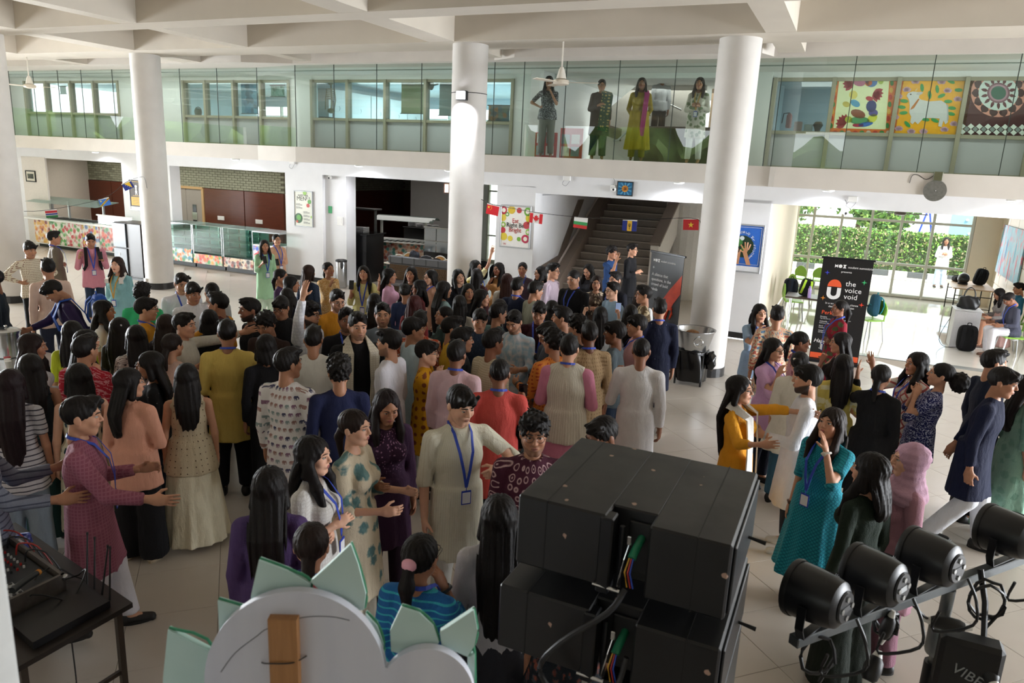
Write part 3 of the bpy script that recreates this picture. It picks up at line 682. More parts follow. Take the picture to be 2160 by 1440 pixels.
def cloth(pat='plain', c1='#ffffff', c2='#888888', c3=None, sc=1.0):
    """woven cloth; printed patterns are laid round the body"""
    key = ('cloth', pat, c1, c2, c3, sc)
    if key in MATS: return MATS[key]
    n = NT('cloth_' + pat); n.set(.78, 0, .25); a = lin(c1); b = lin(c2); c = lin(c3 or c2)
    tc = n.n.new('ShaderNodeTexCoord'); sx = n.n.new('ShaderNodeSeparateXYZ'); n.link(tc.outputs['Object'], sx.inputs[0]); x, y, z = sx.outputs
    u = n.math('MULTIPLY', n.math('ARCTAN2', x, n.math('MULTIPLY', y, -1)), .17)
    far = n.math('GREATER_THAN', n.math('ABSOLUTE', x), .205); u = n.math('ADD', n.math('MULTIPLY', u, n.math('SUBTRACT', 1, far)), n.math('MULTIPLY', far, n.math('ADD', y, .03))); cb = n.n.new('ShaderNodeCombineXYZ'); n.link(u, cb.inputs[0]); n.link(z, cb.inputs[1]); uv = cb.outputs[0]
    o = tc.outputs['Object']; base = n.mix(n.noise(o, 14, 3), tuple(q*.90 for q in a[:3]) + (1,), tuple(min(1, q*1.05) for q in a[:3]) + (1,))
    fold = n.noise(n.coord('Object', (1, 1, .35)), 9, 3); weave = n.noise(o, 260, 1); bumpv = n.math('ADD', n.math('MULTIPLY', fold, 2.6), n.math('MULTIPLY', weave, .25))
    def fr(v, k): return n.math('SUBTRACT', n.math('FRACT', n.math('MULTIPLY', v, k)), .5)
    if pat == 'plain': colr = base
    elif pat == 'dot':
        d = n.vor(uv, 26*sc, .15); colr = n.mix(n.step(d, .30, .22), base, b)
    elif pat == 'motif':
        d = n.vor(uv, 17*sc, .35); i = n.step(d, .34, .28); j = n.step(d, .16, .12); colr = n.mix(j, n.mix(i, base, b), c)
    elif pat == 'ring':
        d = n.vor(uv, 15*sc, .3); r1 = n.math('MULTIPLY', n.step(d, .42, .36), n.step(d, .27, .33)); r2 = n.step(d, .14, .09); colr = n.mix(n.math('MAXIMUM', r1, r2), base, b)
    elif pat == 'floral':
        d = n.math('ADD', n.vor(uv, 11*sc, 1), n.math('MULTIPLY', n.noise(uv, 45*sc, 2), .35)); colr = n.mix(n.step(d, .62, .50), base, n.mix(n.step(n.noise(uv, 20*sc), .45, .55), b, c))
    elif pat == 'leaf':
        cc = n.n.new('ShaderNodeVectorMath'); cc.operation = 'MULTIPLY'; n.link(uv, cc.inputs[0]); cc.inputs[1].default_value = (1, .5, 1)
        d = n.math('ADD', n.vor(cc.outputs[0], 22*sc, .4), n.math('MULTIPLY', n.noise(uv, 70, 1), .2)); colr = n.mix(n.step(d, .44, .36), base, b)
    elif pat == 'stripe': colr = n.mix(n.step(n.math('ABSOLUTE', fr(u, 30*sc)), .18, .12), base, b)
    elif pat == 'hstripe': colr = n.mix(n.step(n.math('ABSOLUTE', fr(z, 26*sc)), .14, .10), base, b)
    elif pat == 'check': colr = n.mix(n.math('MULTIPLY', n.math('MAXIMUM', n.step(n.math('ABSOLUTE', fr(u, 45*sc)), .2, .12), n.step(n.math('ABSOLUTE', fr(z, 45*sc)), .2, .12)), .8), base, b)
    elif pat == 'lattice':
        p1 = n.math('ADD', u, z); p2 = n.math('SUBTRACT', u, z)
        colr = n.mix(n.math('MAXIMUM', n.step(n.math('ABSOLUTE', fr(p1, 34*sc)), .16, .10), n.step(n.math('ABSOLUTE', fr(p2, 34*sc)), .16, .10)), base, b)
    elif pat == 'scribble':
        d = n.math('ABSOLUTE', n.math('SUBTRACT', n.noise(uv, 38*sc, 2), .5)); colr = n.mix(n.step(d, .035, .02), base, b)
    elif pat == 'speck':
        d = n.vor(uv, 60*sc, 1); colr = n.mix(n.step(d, .13, .08), base, b)
    elif pat == 'sparkle':
        d = n.vor(uv, 22*sc, 1); colr = n.mix(n.step(d, .07, .05), base, b)
    elif pat == 'tiedye': colr = n.mix(n.step(n.noise(uv, 14*sc, 3), .40, .62), base, b)
    elif pat == 'ikat':
        cc = n.n.new('ShaderNodeVectorMath'); cc.operation = 'MULTIPLY'; n.link(uv, cc.inputs[0]); cc.inputs[1].default_value = (1, .4, 1)
        q = n.noise(cc.outputs[0], 60*sc, 2); colr = n.mix(n.step(q, .52, .58), n.mix(n.step(q, .42, .38), base, c), b)
    elif pat == 'yoke':
        d = n.vor(uv, 42*sc, 1); front = n.math('LESS_THAN', y, 0.02); yk = n.math('MULTIPLY', n.math('MULTIPLY', n.step(z, 1.02, 1.12), n.step(n.math('ABSOLUTE', x), .13, .09)), front)
        colr = n.mix(n.math('MULTIPLY', yk, n.step(d, .30, .18)), base, b)
    elif pat == 'hemgold':
        d = n.step(z, .66, .63); s2 = n.vor(uv, 20, .1); base = n.mix(n.step(s2, .12, .09), base, lin('#4a3526')); colr = n.mix(d, base, n.mix(n.step(n.math('ABSOLUTE', fr(z, 60)), .25, .15), b, c))
    elif pat == 'elephant':
        K = 15.0; r = n.math('FLOOR', n.math('MULTIPLY', z, K)); uo = n.math('ADD', n.math('MULTIPLY', u, K), n.math('MULTIPLY', n.math('MODULO', r, 2), .5))
        lu = n.math('SUBTRACT', n.math('FRACT', uo), .5); lz = n.math('SUBTRACT', n.math('FRACT', n.math('MULTIPLY', z, K)), .5)
        def oval(cx, cz, rx, rz):
            q = n.math('ADD', n.math('POWER', n.math('DIVIDE', n.math('SUBTRACT', lu, cx), rx), 2), n.math('POWER', n.math('DIVIDE', n.math('SUBTRACT', lz, cz), rz), 2)); return n.math('LESS_THAN', q, 1)
        msk = None
        for q in ((-.04, .05, .24, .17), (.22, .10, .12, .13), (.33, -.06, .045, .17), (-.19, -.17, .055, .15), (-.02, -.17, .05, .15), (.11, -.17, .055, .15), (-.29, -.02, .03, .13)):
            e = oval(*q); msk = e if msk is None else n.math('MAXIMUM', msk, e)
        cid = n.n.new('ShaderNodeCombineXYZ'); n.link(n.math('FLOOR', uo), cid.inputs[0]); n.link(r, cid.inputs[1]); wn = n.n.new('ShaderNodeTexWhiteNoise'); n.link(cid.outputs[0], wn.inputs[0])
        rp = n.n.new('ShaderNodeValToRGB'); n.link(wn.outputs[0], rp.inputs[0]); rp.color_ramp.interpolation = 'CONSTANT'; E = rp.color_ramp.elements
        E[0].color = lin('#8d6b80'); E[1].color = lin('#a58078'); E[1].position = .5; e = E.new(.25); e.color = lin('#8d9d9c'); e = E.new(.75); e.color = lin('#4d4d6a')
        colr = n.mix(msk, base, rp.outputs[0])
    else: colr = base
    n.col(colr); n.bump(bumpv, .8, .022); MATS[key] = n.m; return n.m
# ---- hair: head coordinates (origin at the middle of the head, facing -y)
HAIRS = {}
def hair(kind, g):
    key = (kind, g)
    if key in HAIRS: return HAIRS[key]
    def A(*v): return np.array(v, float)
    def cap(X, Y, Z, off, line, male=False):
        XA = np.abs(X)
        d = ell(X, Y, Z, (0, .018, .037), (.077 + off*(.35 if male else 1), .098 + off*(.5 if male else 1), .085 + off))
        th = np.arctan2(X, -(Y - .02) + 1e-6)
        d = d + .0022*np.sin(th*17 + Z*60) + .0016*np.sin(th*29 - Z*90)
        face = ell(X, Y, Z, (0, -.120, -.034 + line), (.058 if male else .064, .105, .112))          # where the face shows
        d = np.maximum(d, -face)
        if male: return np.maximum(d, -(Z - (-.016 - .5*(Y - .012))))
        return np.maximum(d, -(Z - (-.035 - .25*(Y - .05))))                          # nape / sideburn line
    def fn(X, Y, Z):
        XA = np.abs(X); w_ = .004*np.sin(X*90 + Z*35) + .003*np.sin(Z*80 - X*140 + Y*60)
        if kind == 'short': d = smin(cap(X, Y, Z, .012, .0, True), ell(X, Y, Z, (0, -.042, .104), (.060, .054, .030)) + w_*1.6, .02)
        elif kind == 'crop': d = cap(X, Y, Z, .005, .0, True)
        elif kind == 'side': d = smin(cap(X, Y, Z, .013, .0, True), ell(X, Y, Z, (.018, -.054, .096), (.060, .048, .031)) + w_*1.6, .02)
        elif kind == 'fringe': d = smin(cap(X, Y, Z, .016, -.006, True), ell(X, Y, Z, (0.010, -.064, .076), (.066, .042, .036)) + w_*1.6, .022)
        elif kind == 'curly':
            q = .010*np.sin(X*120)*np.sin(Y*110)*np.sin(Z*115) + .008*np.sin(X*70 + Z*95)*np.cos(Y*85); d = smin(cap(X, Y, Z, .028, -.004, True), ell(X, Y, Z, (0, -.040, .098), (.080, .058, .042)), .03) + q
        else:
            long_ = {'bob': .15, 'long': .42, 'vlong': .62, 'mid': .28, 'front': .40, 'pony': 0, 'bun': 0, 'low': 0, 'cpony': 0, 'hijab': 0}[kind]
            part_ = np.exp(-(X/.010)**2)*.004*(Y < .06)
            d = cap(X, Y, Z, .012 if long_ else .008, -.002) + part_
            if long_:
                zz = -Z; tp = np.clip((zz)/long_, 0, 1); wid = .088 + .02*np.sin(tp*3.0) - .035*tp**2; yc = .055 + .085*np.clip(zz/.24, 0, 1) - .02*tp**3; thk = .052 - .018*tp
                st_ = .003*np.sin(X*150 + 5*tp) + .002*np.sin(X*330)
                e = np.sqrt((X/wid)**2 + ((Y - yc)/thk)**2); dr = (e - 1)*np.minimum(wid, thk) + st_
                dr = np.maximum(dr, np.maximum(Z - .03, -(Z + long_ + .012*np.sin(X*160))))
                d = smin(d, dr, .02)
                sd = cone(XA, Y, Z, A(.072, -.012, .03), A(.085, .02, -.10), .022, .028); d = smin(d, sd, .02)
            if kind in ('front', 'mid'):
                for sx in (-1, 1): d = smin(d, smin(cone(X, Y*.8, Z, A(sx*.080, .0, -.02), A(sx*.095, -.045, -.17), .026, .030), cone(X, Y*.8, Z, A(sx*.095, -.045, -.17), A(sx*.085, -.085, -.33), .030, .016), .02), .02)
            if kind == 'pony': d = smin(smin(d, ell(X, Y, Z, (0, .118, .03), (.026, .028, .026)), .02), smin(cone(X, Y, Z, A(0, .125, .03), A(0, .155, -.07), .026, .036), cone(X, Y, Z, A(0, .155, -.07), A(0, .14, -.24), .036, .014), .02) + .002*np.sin(X*200), .012)
            if kind == 'cpony':
                q = .012*np.sin(X*95)*np.sin(Y*85)*np.sin(Z*90); d = smin(d, ell(X, Y, Z, (0, .175, -.02), (.085, .085, .10)) + q, .02)
            if kind == 'bun': d = smin(d, ell(X, Y, Z, (0, .122, .035), (.042, .038, .042)) + .002*np.sin(X*150 + Z*150), .008)
            if kind == 'low': d = smin(d, smin(cone(X, Y, Z, A(0, .10, -.03), A(0, .125, -.08), .034, .030), cone(X, Y, Z, A(0, .125, -.08), A(0, .11, -.22), .030, .014), .015), .015)
            if kind == 'hijab':
                d = ell(X, Y, Z, (0, .018, .03), (.094, .113, .102)); d = smin(d, cone(X, Y, Z, A(0, .02, -.04), A(0, .02, -.15), .082, .10), .03)
                d = smin(d, ell(X, Y, Z, (0, .0, -.22), (.19, .14, .085)), .05) + .003*np.sin(Z*130 + X*25)
                d = np.maximum(d, -ell(X, Y, Z, (0, -.110, -.018), (.058, .075, .088)))
        return d
    lo, hi = (-.14, -.14, -.17), (.14, .2, .16)
    if kind in ('long', 'front'): lo, hi = (-.15, -.16, -.46), (.15, .24, .16)
    if kind == 'vlong': lo, hi = (-.15, -.14, -.67), (.15, .24, .16)
    if kind == 'mid': lo, hi = (-.15, -.16, -.38), (.15, .24, .16)
    if kind in ('pony', 'low'): lo, hi = (-.14, -.14, -.28), (.14, .22, .16)
    if kind == 'cpony': lo, hi = (-.15, -.14, -.17), (.15, .30, .16)
    if kind == 'hijab': lo, hi = (-.24, -.19, -.33), (.24, .19, .16)
    V, F = snet(fn, lo, hi, g); me = mesh_np('hair', V, [F]); HAIRS[key] = me; return me
# ---- small worn things, shared by all who wear them
TPL = {}
def glasses_me(round_=False):
    k = ('glasses', round_)
    if k in TPL: return TPL[k]
    m = MB()
    for sx in (-1, 1):
        if round_: pth = [(sx*.032 + .022*math.cos(a), -.104 + .15*abs(.022*math.cos(a) + .032*0)*0, .010 + .021*math.sin(a)) for a in np.linspace(0, 2*math.pi, 15)]
        else: pth = [(sx*.032 + x, -.104, .011 + z) for x, z in ((-.022, .012), (0, .0155), (.022, .013), (.024, 0), (.018, -.014), (0, -.0165), (-.018, -.014), (-.023, 0), (-.022, .012))]
        m.tube(pth, .0017, 5, cap=False); m.tube([(sx*.055, -.103, .014), (sx*.074, -.085, .015), (sx*.080, .01, .012), (sx*.080, .035, -.004)], .0016, 4)
    m.tube([(-.010, -.105, .013), (0, -.108, .016), (.010, -.105, .013)], .0017, 5)
    me = m.mesh('glasses'); me.materials.append(mat('#2b2624', .3, .4)); smooth(me); TPL[k] = me; return me
def shoe_me(kind):
    k = ('shoe', kind)
    if k in TPL: return TPL[k]
    def fn(X, Y, Z):
        d = cone(X, Y, Z*1.0, np.array((0, .055, .035)), np.array((0, -.12, .020)), .042, .034)
        d = smin(d, cone(X, Y, Z, np.array((0, .05, .05)), np.array((0, .05, .10)), .036, .034), .03)
        d = np.maximum(d, -Z + .002); return np.maximum(d, Z - .085)
    V, F = snet(fn, (-.06, -.17, -.01), (.06, .12, .10), .012)
    sole = MB().prism([(.045*math.cos(a)*(1 if math.sin(a) > 0 else .9), .005 - .03*math.sin(a)*(4.6 if math.sin(a) > 0 else 3.2)) for a in np.linspace(0, 2*math.pi, 15)[:-1]], 0, .022, 'z')
    Vs = np.concatenate([V, np.array(sole.v)]); me = bpy.data.meshes.new('shoe'); me.from_pydata([tuple(v) for v in Vs], [], [tuple(f) for f in F] + [tuple(i + len(V) for i in f) for f in sole.f])
    c1, c2 = {'white': ('#dcdad5', '#eeece8'), 'black': ('#191716', '#0e0d0d'), 'brown': ('#5b3a2a', '#2e1f18'), 'beige': ('#c9b79a', '#a8977c')}[kind]
    me.materials.append(mat(c1, .55)); me.materials.append(mat(c2, .6)); me.polygons.foreach_set('material_index', [0]*len(F) + [1]*len(sole.f)); smooth(me); TPL[k] = me; return me
def rotm(yaw=0, pitch=0, roll=0):
    """turn: yaw about z, then nod forward, then tilt"""
    return np.array(Matrix.Rotation(math.radians(yaw), 3, 'Z') @ Matrix.Rotation(math.radians(pitch), 3, 'X') @ Matrix.Rotation(math.radians(roll), 3, 'Y'))
ARMS = {  # upper-arm and forearm directions for the left arm (x outwards, -y forwards), hand shape
    'd': ((.16, .04, -1), (.04, -.22, -1), 'r'), 'f': ((.20, .05, -1), (-.85, -.55, .10), 'r'), 'g': ((.18, -.25, -1), (-.15, -1, .15), 'r'),
    'p': ((.16, -.30, -1), (-.35, -.75, .75), 'g'), 'm': ((.10, -.60, -.70), (-.55, .08, 1), 'r'), 'u': ((.40, -.35, .85), (.02, -.25, 1), 'o'),
    'h': ((.75, .25, -.70), (-.75, -.40, -.35), 'g'), 'o': ((.70, -.45, -.45), (.35, -.85, .25), 'o'), 'c': ((.22, -.10, -1), (-.75, -.65, .35), 'r'),
    'w': ((.35, -.75, -.30), (.10, -.30, 1), 'o'), 'x': ((.15, -.75, -.45), (-.35, -.95, .05), 'o'), 'b': ((.25, .35, -1), (-.55, .30, -1), 'r'),
    'k': ((.25, -.10, -1), (-.15, -.45, .95), 'g'), 'l': ((.25, -.55, -.75), (.10, -.95, -.15), 'o'), 's': ((.55, .1, -.85), (.30, -.15, -1), 'r'),
    'q': ((.25, -.9, -.25), (-.10, -.9, .45), 'p')}
def unit(v): v = np.array(v, float); return v/np.linalg.norm(v)
NP = 0
def person(px, py, h, face, sex, hair_k, top, bot, arms='dd', label='', lean=0, side=0, yaw=0, nod=0, tilt=0, tone=1, lod=None, beard=0, spec=0, lan=None, shoe='black', build=1.0,
           hairc='#14100f', legs='stand', zbase=0.0, group='students in the crowd', at=None, theta=None, extra=None, aL=None, aR=None, top2=None, ground=None):
    global NP; NP += 1
    if lod is None:
        q = onz(px, py, zbase + h); dd = q.length; lod = 0 if dd < 6.2 else 1 if dd < 12 else 2
    g_top = {0: .016, 1: .021, 2: .027}[lod]; g_body = {0: .015, 1: .019, 2: .024}[lod]; g_head = {0: .0055, 1: .0075, 2: .0095}[lod]; g_hair = {0: .0075, 1: .0105, 2: .014}[lod]; g_hand = {0: .0055, 1: .0085, 2: .011}[lod]
    B = build; k = h/1.7; f_ = sex == 'f'
    hipz = .52*h; sit = legs == 'sit'
    if sit: hipz = .285*h + .06
    p0 = np.array((0, 0, hipz)); Rt = rotm(0, lean, side); dz = hipz - .52*h
    def T(x, y, z): return p0 + Rt @ (np.array((x, y, z + dz)) - p0)
    sw = (.092 if f_ else .106)*h*B**.5; SL, SR = T(sw, .014, .792*h), T(-sw, .014, .792*h)
    nb = T(0, .018, .835*h); hs = k**.5*(1.0 if f_ else 1.04); Rh = Rt @ rotm(yaw, nod, tilt); hc = T(0, -.010, 0*h + h - .119*hs - .002)
    if abs(nod) > 1: hc = hc + Rt @ np.array((0, -.0011*nod, -.0006*abs(nod)))
    # arms
    def arm(spec_, S, sgn):
        u, v, hk = spec_ if not isinstance(spec_, str) else ARMS[spec_]
        u = unit(u)*np.array((sgn, 1, 1)); v = unit(v)*np.array((sgn, 1, 1)); E = S + Rt @ u*.172*h; W = E + Rt @ v*.150*h; return E, W, Rt @ v, hk
    eL, wL, dL, kL = arm(aL or arms[0], SL, 1); eR, wR, dR, kR = arm(aR or arms[1], SR, -1)
    ra = np.array((.046, .037, .036, .0255))*(k*(.90 if f_ else 1.05))*B**.5
    # legs
    hw = .052*h
    if legs == 'walk': kn = [(hw*1.0, -.10*h*.6, .285*h), (-hw, -.02*h, .29*h)]; an = [(hw*.9, -.17*h*.6, .05*h), (-hw*.9, .13*h*.9, .075*h)]
    elif sit: kn = [(hw*1.3, -.25*h, hipz + .0), (-hw*1.3, -.25*h, hipz + .0)]; an = [(hw*1.3, -.24*h, .05*h), (-hw*1.3, -.22*h, .05*h)]
    else: kn = [(hw*1.05, -.012, .285*h), (-hw*1.05, -.012, .285*h)]; an = [(hw*1.25, .01, .05*h), (-hw*1.25, .01, .05*h)]
    kn = [np.array(q) for q in kn]; an = [np.array(q) for q in an]; hp = [np.array((hw, 0, hipz)), np.array((-hw, 0, hipz))]
    RtI = Rt.T
    def torso(X, Y, Z, off):
        x, y, z = X - p0[0], Y - p0[1], Z - p0[2]
        lx = RtI[0, 0]*x + RtI[0, 1]*y + RtI[0, 2]*z; ly = (RtI[1, 0]*x + RtI[1, 1]*y + RtI[1, 2]*z)*1.38; lz = RtI[2, 0]*x + RtI[2, 1]*y + RtI[2, 2]*z + .52*h
        if f_: prof = ((.50, .152), (.55, .148), (.63, .116), (.72, .130), (.775, .100))
        else: prof = ((.50, .142), (.55, .140), (.63, .132), (.72, .150), (.778, .110))
        d = None
        for (z0, r0), (z1, r1) in zip(prof, prof[1:]):
            q = cone(lx, ly, lz, np.array((0, 0, z0*h)), np.array((0, 0, z1*h)), r0*k*B + off, r1*k*B + off); d = q if d is None else smin(d, q, .03)
        if f_: d = smin(d, ell(np.abs(lx), ly, lz, (.062*k, -.135*k*B, .725*h), (.056*k + off, .062*k + off, .058*k + off)), .04)
        d = smin(d, cone(np.abs(lx), ly, lz, np.array((.02, .018, .822*h)), np.array((sw*.92, .014, .790*h)), .040*k + off*.6, .044*k*B**.5 + off), .035)
        return d
    def arms_d(X, Y, Z, off, frac):
        d = None
        for S, E, W in ((SL, eL, wL), (SR, eR, wR)):
            fu = min(1, frac/.53); e2 = S + (E - S)*fu; r_e = ra[0] + (ra[1] - ra[0])*fu
            q = cone(X, Y, Z, S, e2, ra[0] + off*1.15, r_e + off)
            if frac > .53:
                ff = (frac - .53)/.47; w2 = E + (W - E)*ff; q = smin(q, cone(X, Y, Z, E, w2, ra[1] + off, ra[2] + (ra[3] - ra[2])*ff + off*.9), .012)
                ax = unit(W - E); cut = (X - w2[0])*ax[0] + (Y - w2[1])*ax[1] + (Z - w2[2])*ax[2]
            else:
                ax = unit(E - S); cut = (X - e2[0])*ax[0] + (Y - e2[1])*ax[1] + (Z - e2[2])*ax[2]
            near = (X - w2[0])**2 + (Y - w2[1])**2 + (Z - w2[2])**2 if frac > .53 else (X - e2[0])**2 + (Y - e2[1])**2 + (Z - e2[2])**2
            q = np.where(near < .09**2, np.maximum(q, cut), q); d = q if d is None else np.minimum(d, q)
        return d
    def legs_d(X, Y, Z, o0, o1, o2):
        d = None
        for H_, K_, A_ in zip(hp, kn, an):
            q = cone(X, Y, Z, H_, K_, .080*k*B + o0, .056*k*B**.5 + o1); q = smin(q, cone(X, Y, Z, K_, A_, .053*k*B**.5 + o1, .036*k + o2), .025); d = q if d is None else np.minimum(d, q)
        return d
    # ---------------- body
    def body_fn(X, Y, Z):
        d = torso(X, Y, Z, -.004); d = smin(d, cone(X, Y, Z, nb, hc + Rh @ np.array((0, .02, -.05)), .050*k if not f_ else .043*k, .046*k if not f_ else .040*k), .035)
        d = smin(d, arms_d(X, Y, Z, -.001, 1.0), .02); d = smin(d, legs_d(X, Y, Z, -.004, 0, 0), .02)
        for A_ in an: d = smin(d, cone(X, Y, Z, A_ + np.array((0, .015, -.03)), A_ + np.array((0, -.11, -.055)), .034*k, .024*k), .02)
        return d
    J = np.array([SL, SR, eL, eR, wL, wR, nb, hc, *kn, *an, p0])
    lo = J.min(0) - .19; hi = J.max(0) + .17; lo[2] = -.02; hi[2] = max(wL[2], wR[2], nb[2]) + .06
    V, F = snet(body_fn, lo, hi, g_body); Vs, Fq, Ft, Cs = [V], [F], [], [np.zeros((len(V), 4), np.float32)]; o = len(V)
    hv, hq, ht, hcol = head(sex, beard, g_head); Vs.append((hv*hs) @ Rh.T + hc); Fq.append(hq + o); Ft.append(ht + o); Cs.append(hcol); o += len(hv)
    hsz = (.172 if f_ else .188)/.188*k
    for W, d_, hk, sgn in ((wL, dL, kL, 1), (wR, dR, kR, -1)):
        v, q = hand(hk, g_hand); zl = unit(d_); inw = Rt @ np.array((-sgn, -.15, -.1)); xl = inw - zl*(inw @ zl); xl = unit(xl); yl = np.cross(zl, xl)
        # right hand: x cross y = z ; left hand mirrored
        thumb = Rt @ np.array((0, -1, .35)); yl = yl*(1 if yl @ thumb > 0 else -1)
        M_ = np.stack([xl, yl, zl], 1); Vs.append((v*hsz) @ M_.T + W - zl*.004); Fq.append((q if np.linalg.det(M_) > 0 else q[:, ::-1]) + o); Cs.append(np.zeros((len(v), 4), np.float32)); o += len(v)
    me = mesh_np('person', np.concatenate(Vs), [np.concatenate(Fq), np.concatenate(Ft)], np.concatenate(Cs)); me.materials.append(skin(tone))
    ob = bpy.data.objects.new('person', me); COL.objects.link(ob); props(ob, label, 'person', group)
    # ---------------- place it: the crown of the head comes where the photograph has it
    crown = hc + Rh @ np.array((0, .02*hs, .119*hs))
    if at is not None: gx, gy = at
    elif ground is not None: q = onz(ground[0], ground[1], zbase); gx, gy = q.x, q.y
    else: q = onz(px, py, zbase + crown[2] + .012); gx, gy = q.x, q.y
    th = (math.atan2(-gx, gy) + math.radians(face)) if theta is None else theta
    if at is None and ground is None:
        c_, s_ = math.cos(th), math.sin(th); gx -= c_*crown[0] - s_*crown[1]; gy -= s_*crown[0] + c_*crown[1]
    ob.location = (gx, gy, zbase); ob.rotation_euler = (0, 0, th)
    def child(name, me_, m=None, parent=ob, mw=None, lb=None):
        if m is not None: me_.materials.append(m)
        c = bpy.data.objects.new(name, me_); COL.objects.link(c); c.parent = parent
        if mw is not None: c.matrix_local = mw
        if lb: c['label'] = lb
        return c
    # ---------------- clothes
    for spec_, isTop in ((bot, 0), (top, 1), (top2, 2)):
        if not spec_: continue
        kind = spec_[0]
        if isTop:
            _, hemf, slf, m_, *rest_ = spec_; off = (.019 if kind != 't' else .012) + (.016 if isTop == 2 else 0); flare = rest_[0] if rest_ else .03; hem = hemf*h + dz*(1 if not sit else 1)
            nr = (.092 if f_ else .070)*k; nc = T(0, -.028 if f_ else -.012, (.874 if f_ else .872)*h)
            def fn(X, Y, Z):
                d = torso(X, Y, Z, off)
                if slf > 0: d = smin(d, arms_d(X, Y, Z, (.010 if kind == 't' else .014) + (.01 if isTop == 2 else 0), slf), .014)
                if hemf < .53 and not sit:
                    zt = .60*h; rr = np.clip((zt - Z)/max(.05, zt - hem), 0, 1); th_ = np.arctan2(X, -Y)
                    pl = 1 + (.030 + .05*(flare > .06))*np.sin(th_*9 + 1.3 + X*0)*rr + .018*np.sin(th_*17)*rr
                    rx = (.158*k*B + off + flare*rr)*pl; ry = (.115*k*B + off + flare*rr*.95)*pl
                    xo = p0[0] + (Z - hipz)*0; e = (np.sqrt((X/rx)**2 + (Y/ry)**2) - 1)*np.minimum(rx, ry); e = np.maximum(e, Z - zt); d = smin(d, e, .03)
                    if legs == 'walk': d = smin(d, np.maximum(legs_d(X, Y, Z, .03, .035, .03), Z - .5*h), .04)
                elif sit: d = smin(d, np.maximum(legs_d(X, Y, Z, .02, .02, .0), (-Y) - .16), .03)
                d = np.maximum(d, hem + .006*np.sin(np.arctan2(X, -Y)*5) - Z)
                if slf <= 0: d = np.maximum(d, -(cone(np.abs(X), Y, Z, np.array((abs(SL[0]) + .018, SL[1], SL[2] + .05)), np.array((abs(SL[0]) + .012, SL[1], SL[2] - .10)), .05, .03)))
                return np.maximum(d, -(np.sqrt((X - nc[0])**2 + (Y - nc[1])**2 + (Z - nc[2])**2) - nr))
            lo = J.min(0) - .21 - max(0, flare); hi = J.max(0) + .19 + max(0, flare); lo[2] = max(-.01, hem - .03); hi[2] = nb[2] + .08
            if slf > .3: hi[2] = max(hi[2], eL[2] + .09, eR[2] + .09, (max(wL[2], wR[2]) + .06) if slf > .6 else 0)
            nm = {'k': 'kurta', 't': 'shirt', 'd': 'dress', 'v': 'waistcoat'}[kind]
        else:
            _, m_, *rest_ = spec_; wd = rest_[0] if rest_ else .012
            def fn(X, Y, Z):
                if kind == 's':
                    zt = .60*h; rr = np.clip((zt - Z)/(zt - .04*h), 0, 1); th_ = np.arctan2(X, -Y); pl = 1 + .05*np.sin(th_*11)*rr + .03*np.sin(th_*19 + 1)*rr
                    rx = (.160*k*B + .012 + wd*rr)*pl; ry = (.117*k*B + .012 + wd*rr)*pl; d = (np.sqrt((X/rx)**2 + (Y/ry)**2) - 1)*np.minimum(rx, ry); d = np.maximum(d, Z - zt); return np.maximum(d, .035*h - Z)
                d = smin(torso(X, Y, Z, .008), legs_d(X, Y, Z, .010, .5*wd + .008, wd), .03); d = np.maximum(d, Z - .60*h - dz); return np.maximum(d, (.05 if wd < .06 else .025)*h - Z)
            lo = J.min(0)*0 + np.array([min(q[0] for q in (*kn, *an)) - .24 - wd, min(q[1] for q in (*kn, *an, p0)) - .24 - wd, 0]); hi = np.array([max(q[0] for q in (*kn, *an)) + .24 + wd, max(q[1] for q in (*kn, *an, p0)) + .24 + wd, .64*h + max(dz, -.2)])
            nm = 'skirt' if kind == 's' else 'trousers'
        V, F = snet(fn, lo, hi, g_top); child(nm, mesh_np(nm, V, [F]), m_)
    # ---------------- hair
    up = Matrix.Translation(Vector(hc)) @ Matrix(Rh.tolist()).to_4x4() @ Matrix.Scale(hs*1.0, 4)
    if hair_k:
        hk_ = hair_k.split(':'); drape = hk_[0] in ('long', 'vlong', 'mid', 'front', 'hijab')
        if drape: up_h = Matrix.Translation(Vector(hc)) @ Matrix(( Rt @ rotm(yaw*.75, nod*.45, tilt*.5)).tolist()).to_4x4() @ Matrix.Scale(hs, 4)
        else: up_h = up
        if hk_[0] == 'hijab':
            src = hair('hijab', g_hair).copy(); child('headscarf', src, hk_[1], mw=up_h) if not isinstance(hk_[1], str) else child('headscarf', src, cloth('plain', '#' + hk_[1]), mw=up_h)
        else:
            key = (hk_[0], g_hair, hairc)
            if key not in TPL: src = hair(hk_[0], g_hair).copy(); src.materials.append(hair_mat(hairc)); TPL[key] = src
            child('hair', TPL[key], mw=up_h)
    if spec: child('glasses', glasses_me(spec == 2), mw=up)
    if shoe and zbase == 0 or shoe == 'white':
        for A_ in an: child('shoe', shoe_me(shoe), mw=Matrix.Translation((A_[0], A_[1] - .01, max(0, A_[2] - .05*h))) @ Matrix.Scale(k*1.02, 4))
    if lan:
        lc = lan if lan.startswith('#') else '#2b49b8'
        fy = -.125*k*B - (.055 if f_ else .035); pts = []
        for a in np.linspace(0, math.pi, 7): pts.append(T(.068*k*math.cos(a), .022 + .062*k*math.sin(a), .852*h + .012*math.sin(a)))
        ch = [T(-.060*k, -.075*k, .825*h), T(-.045*k, fy + .012, .76*h), T(-.022*k, fy - .006, .69*h), T(0, fy - .004, .62*h)]
        full = [T(0, fy - .004, .62*h), T(.022*k, fy - .006, .69*h), T(.045*k, fy + .012, .76*h), T(.060*k, -.075*k, .825*h)] + pts + ch
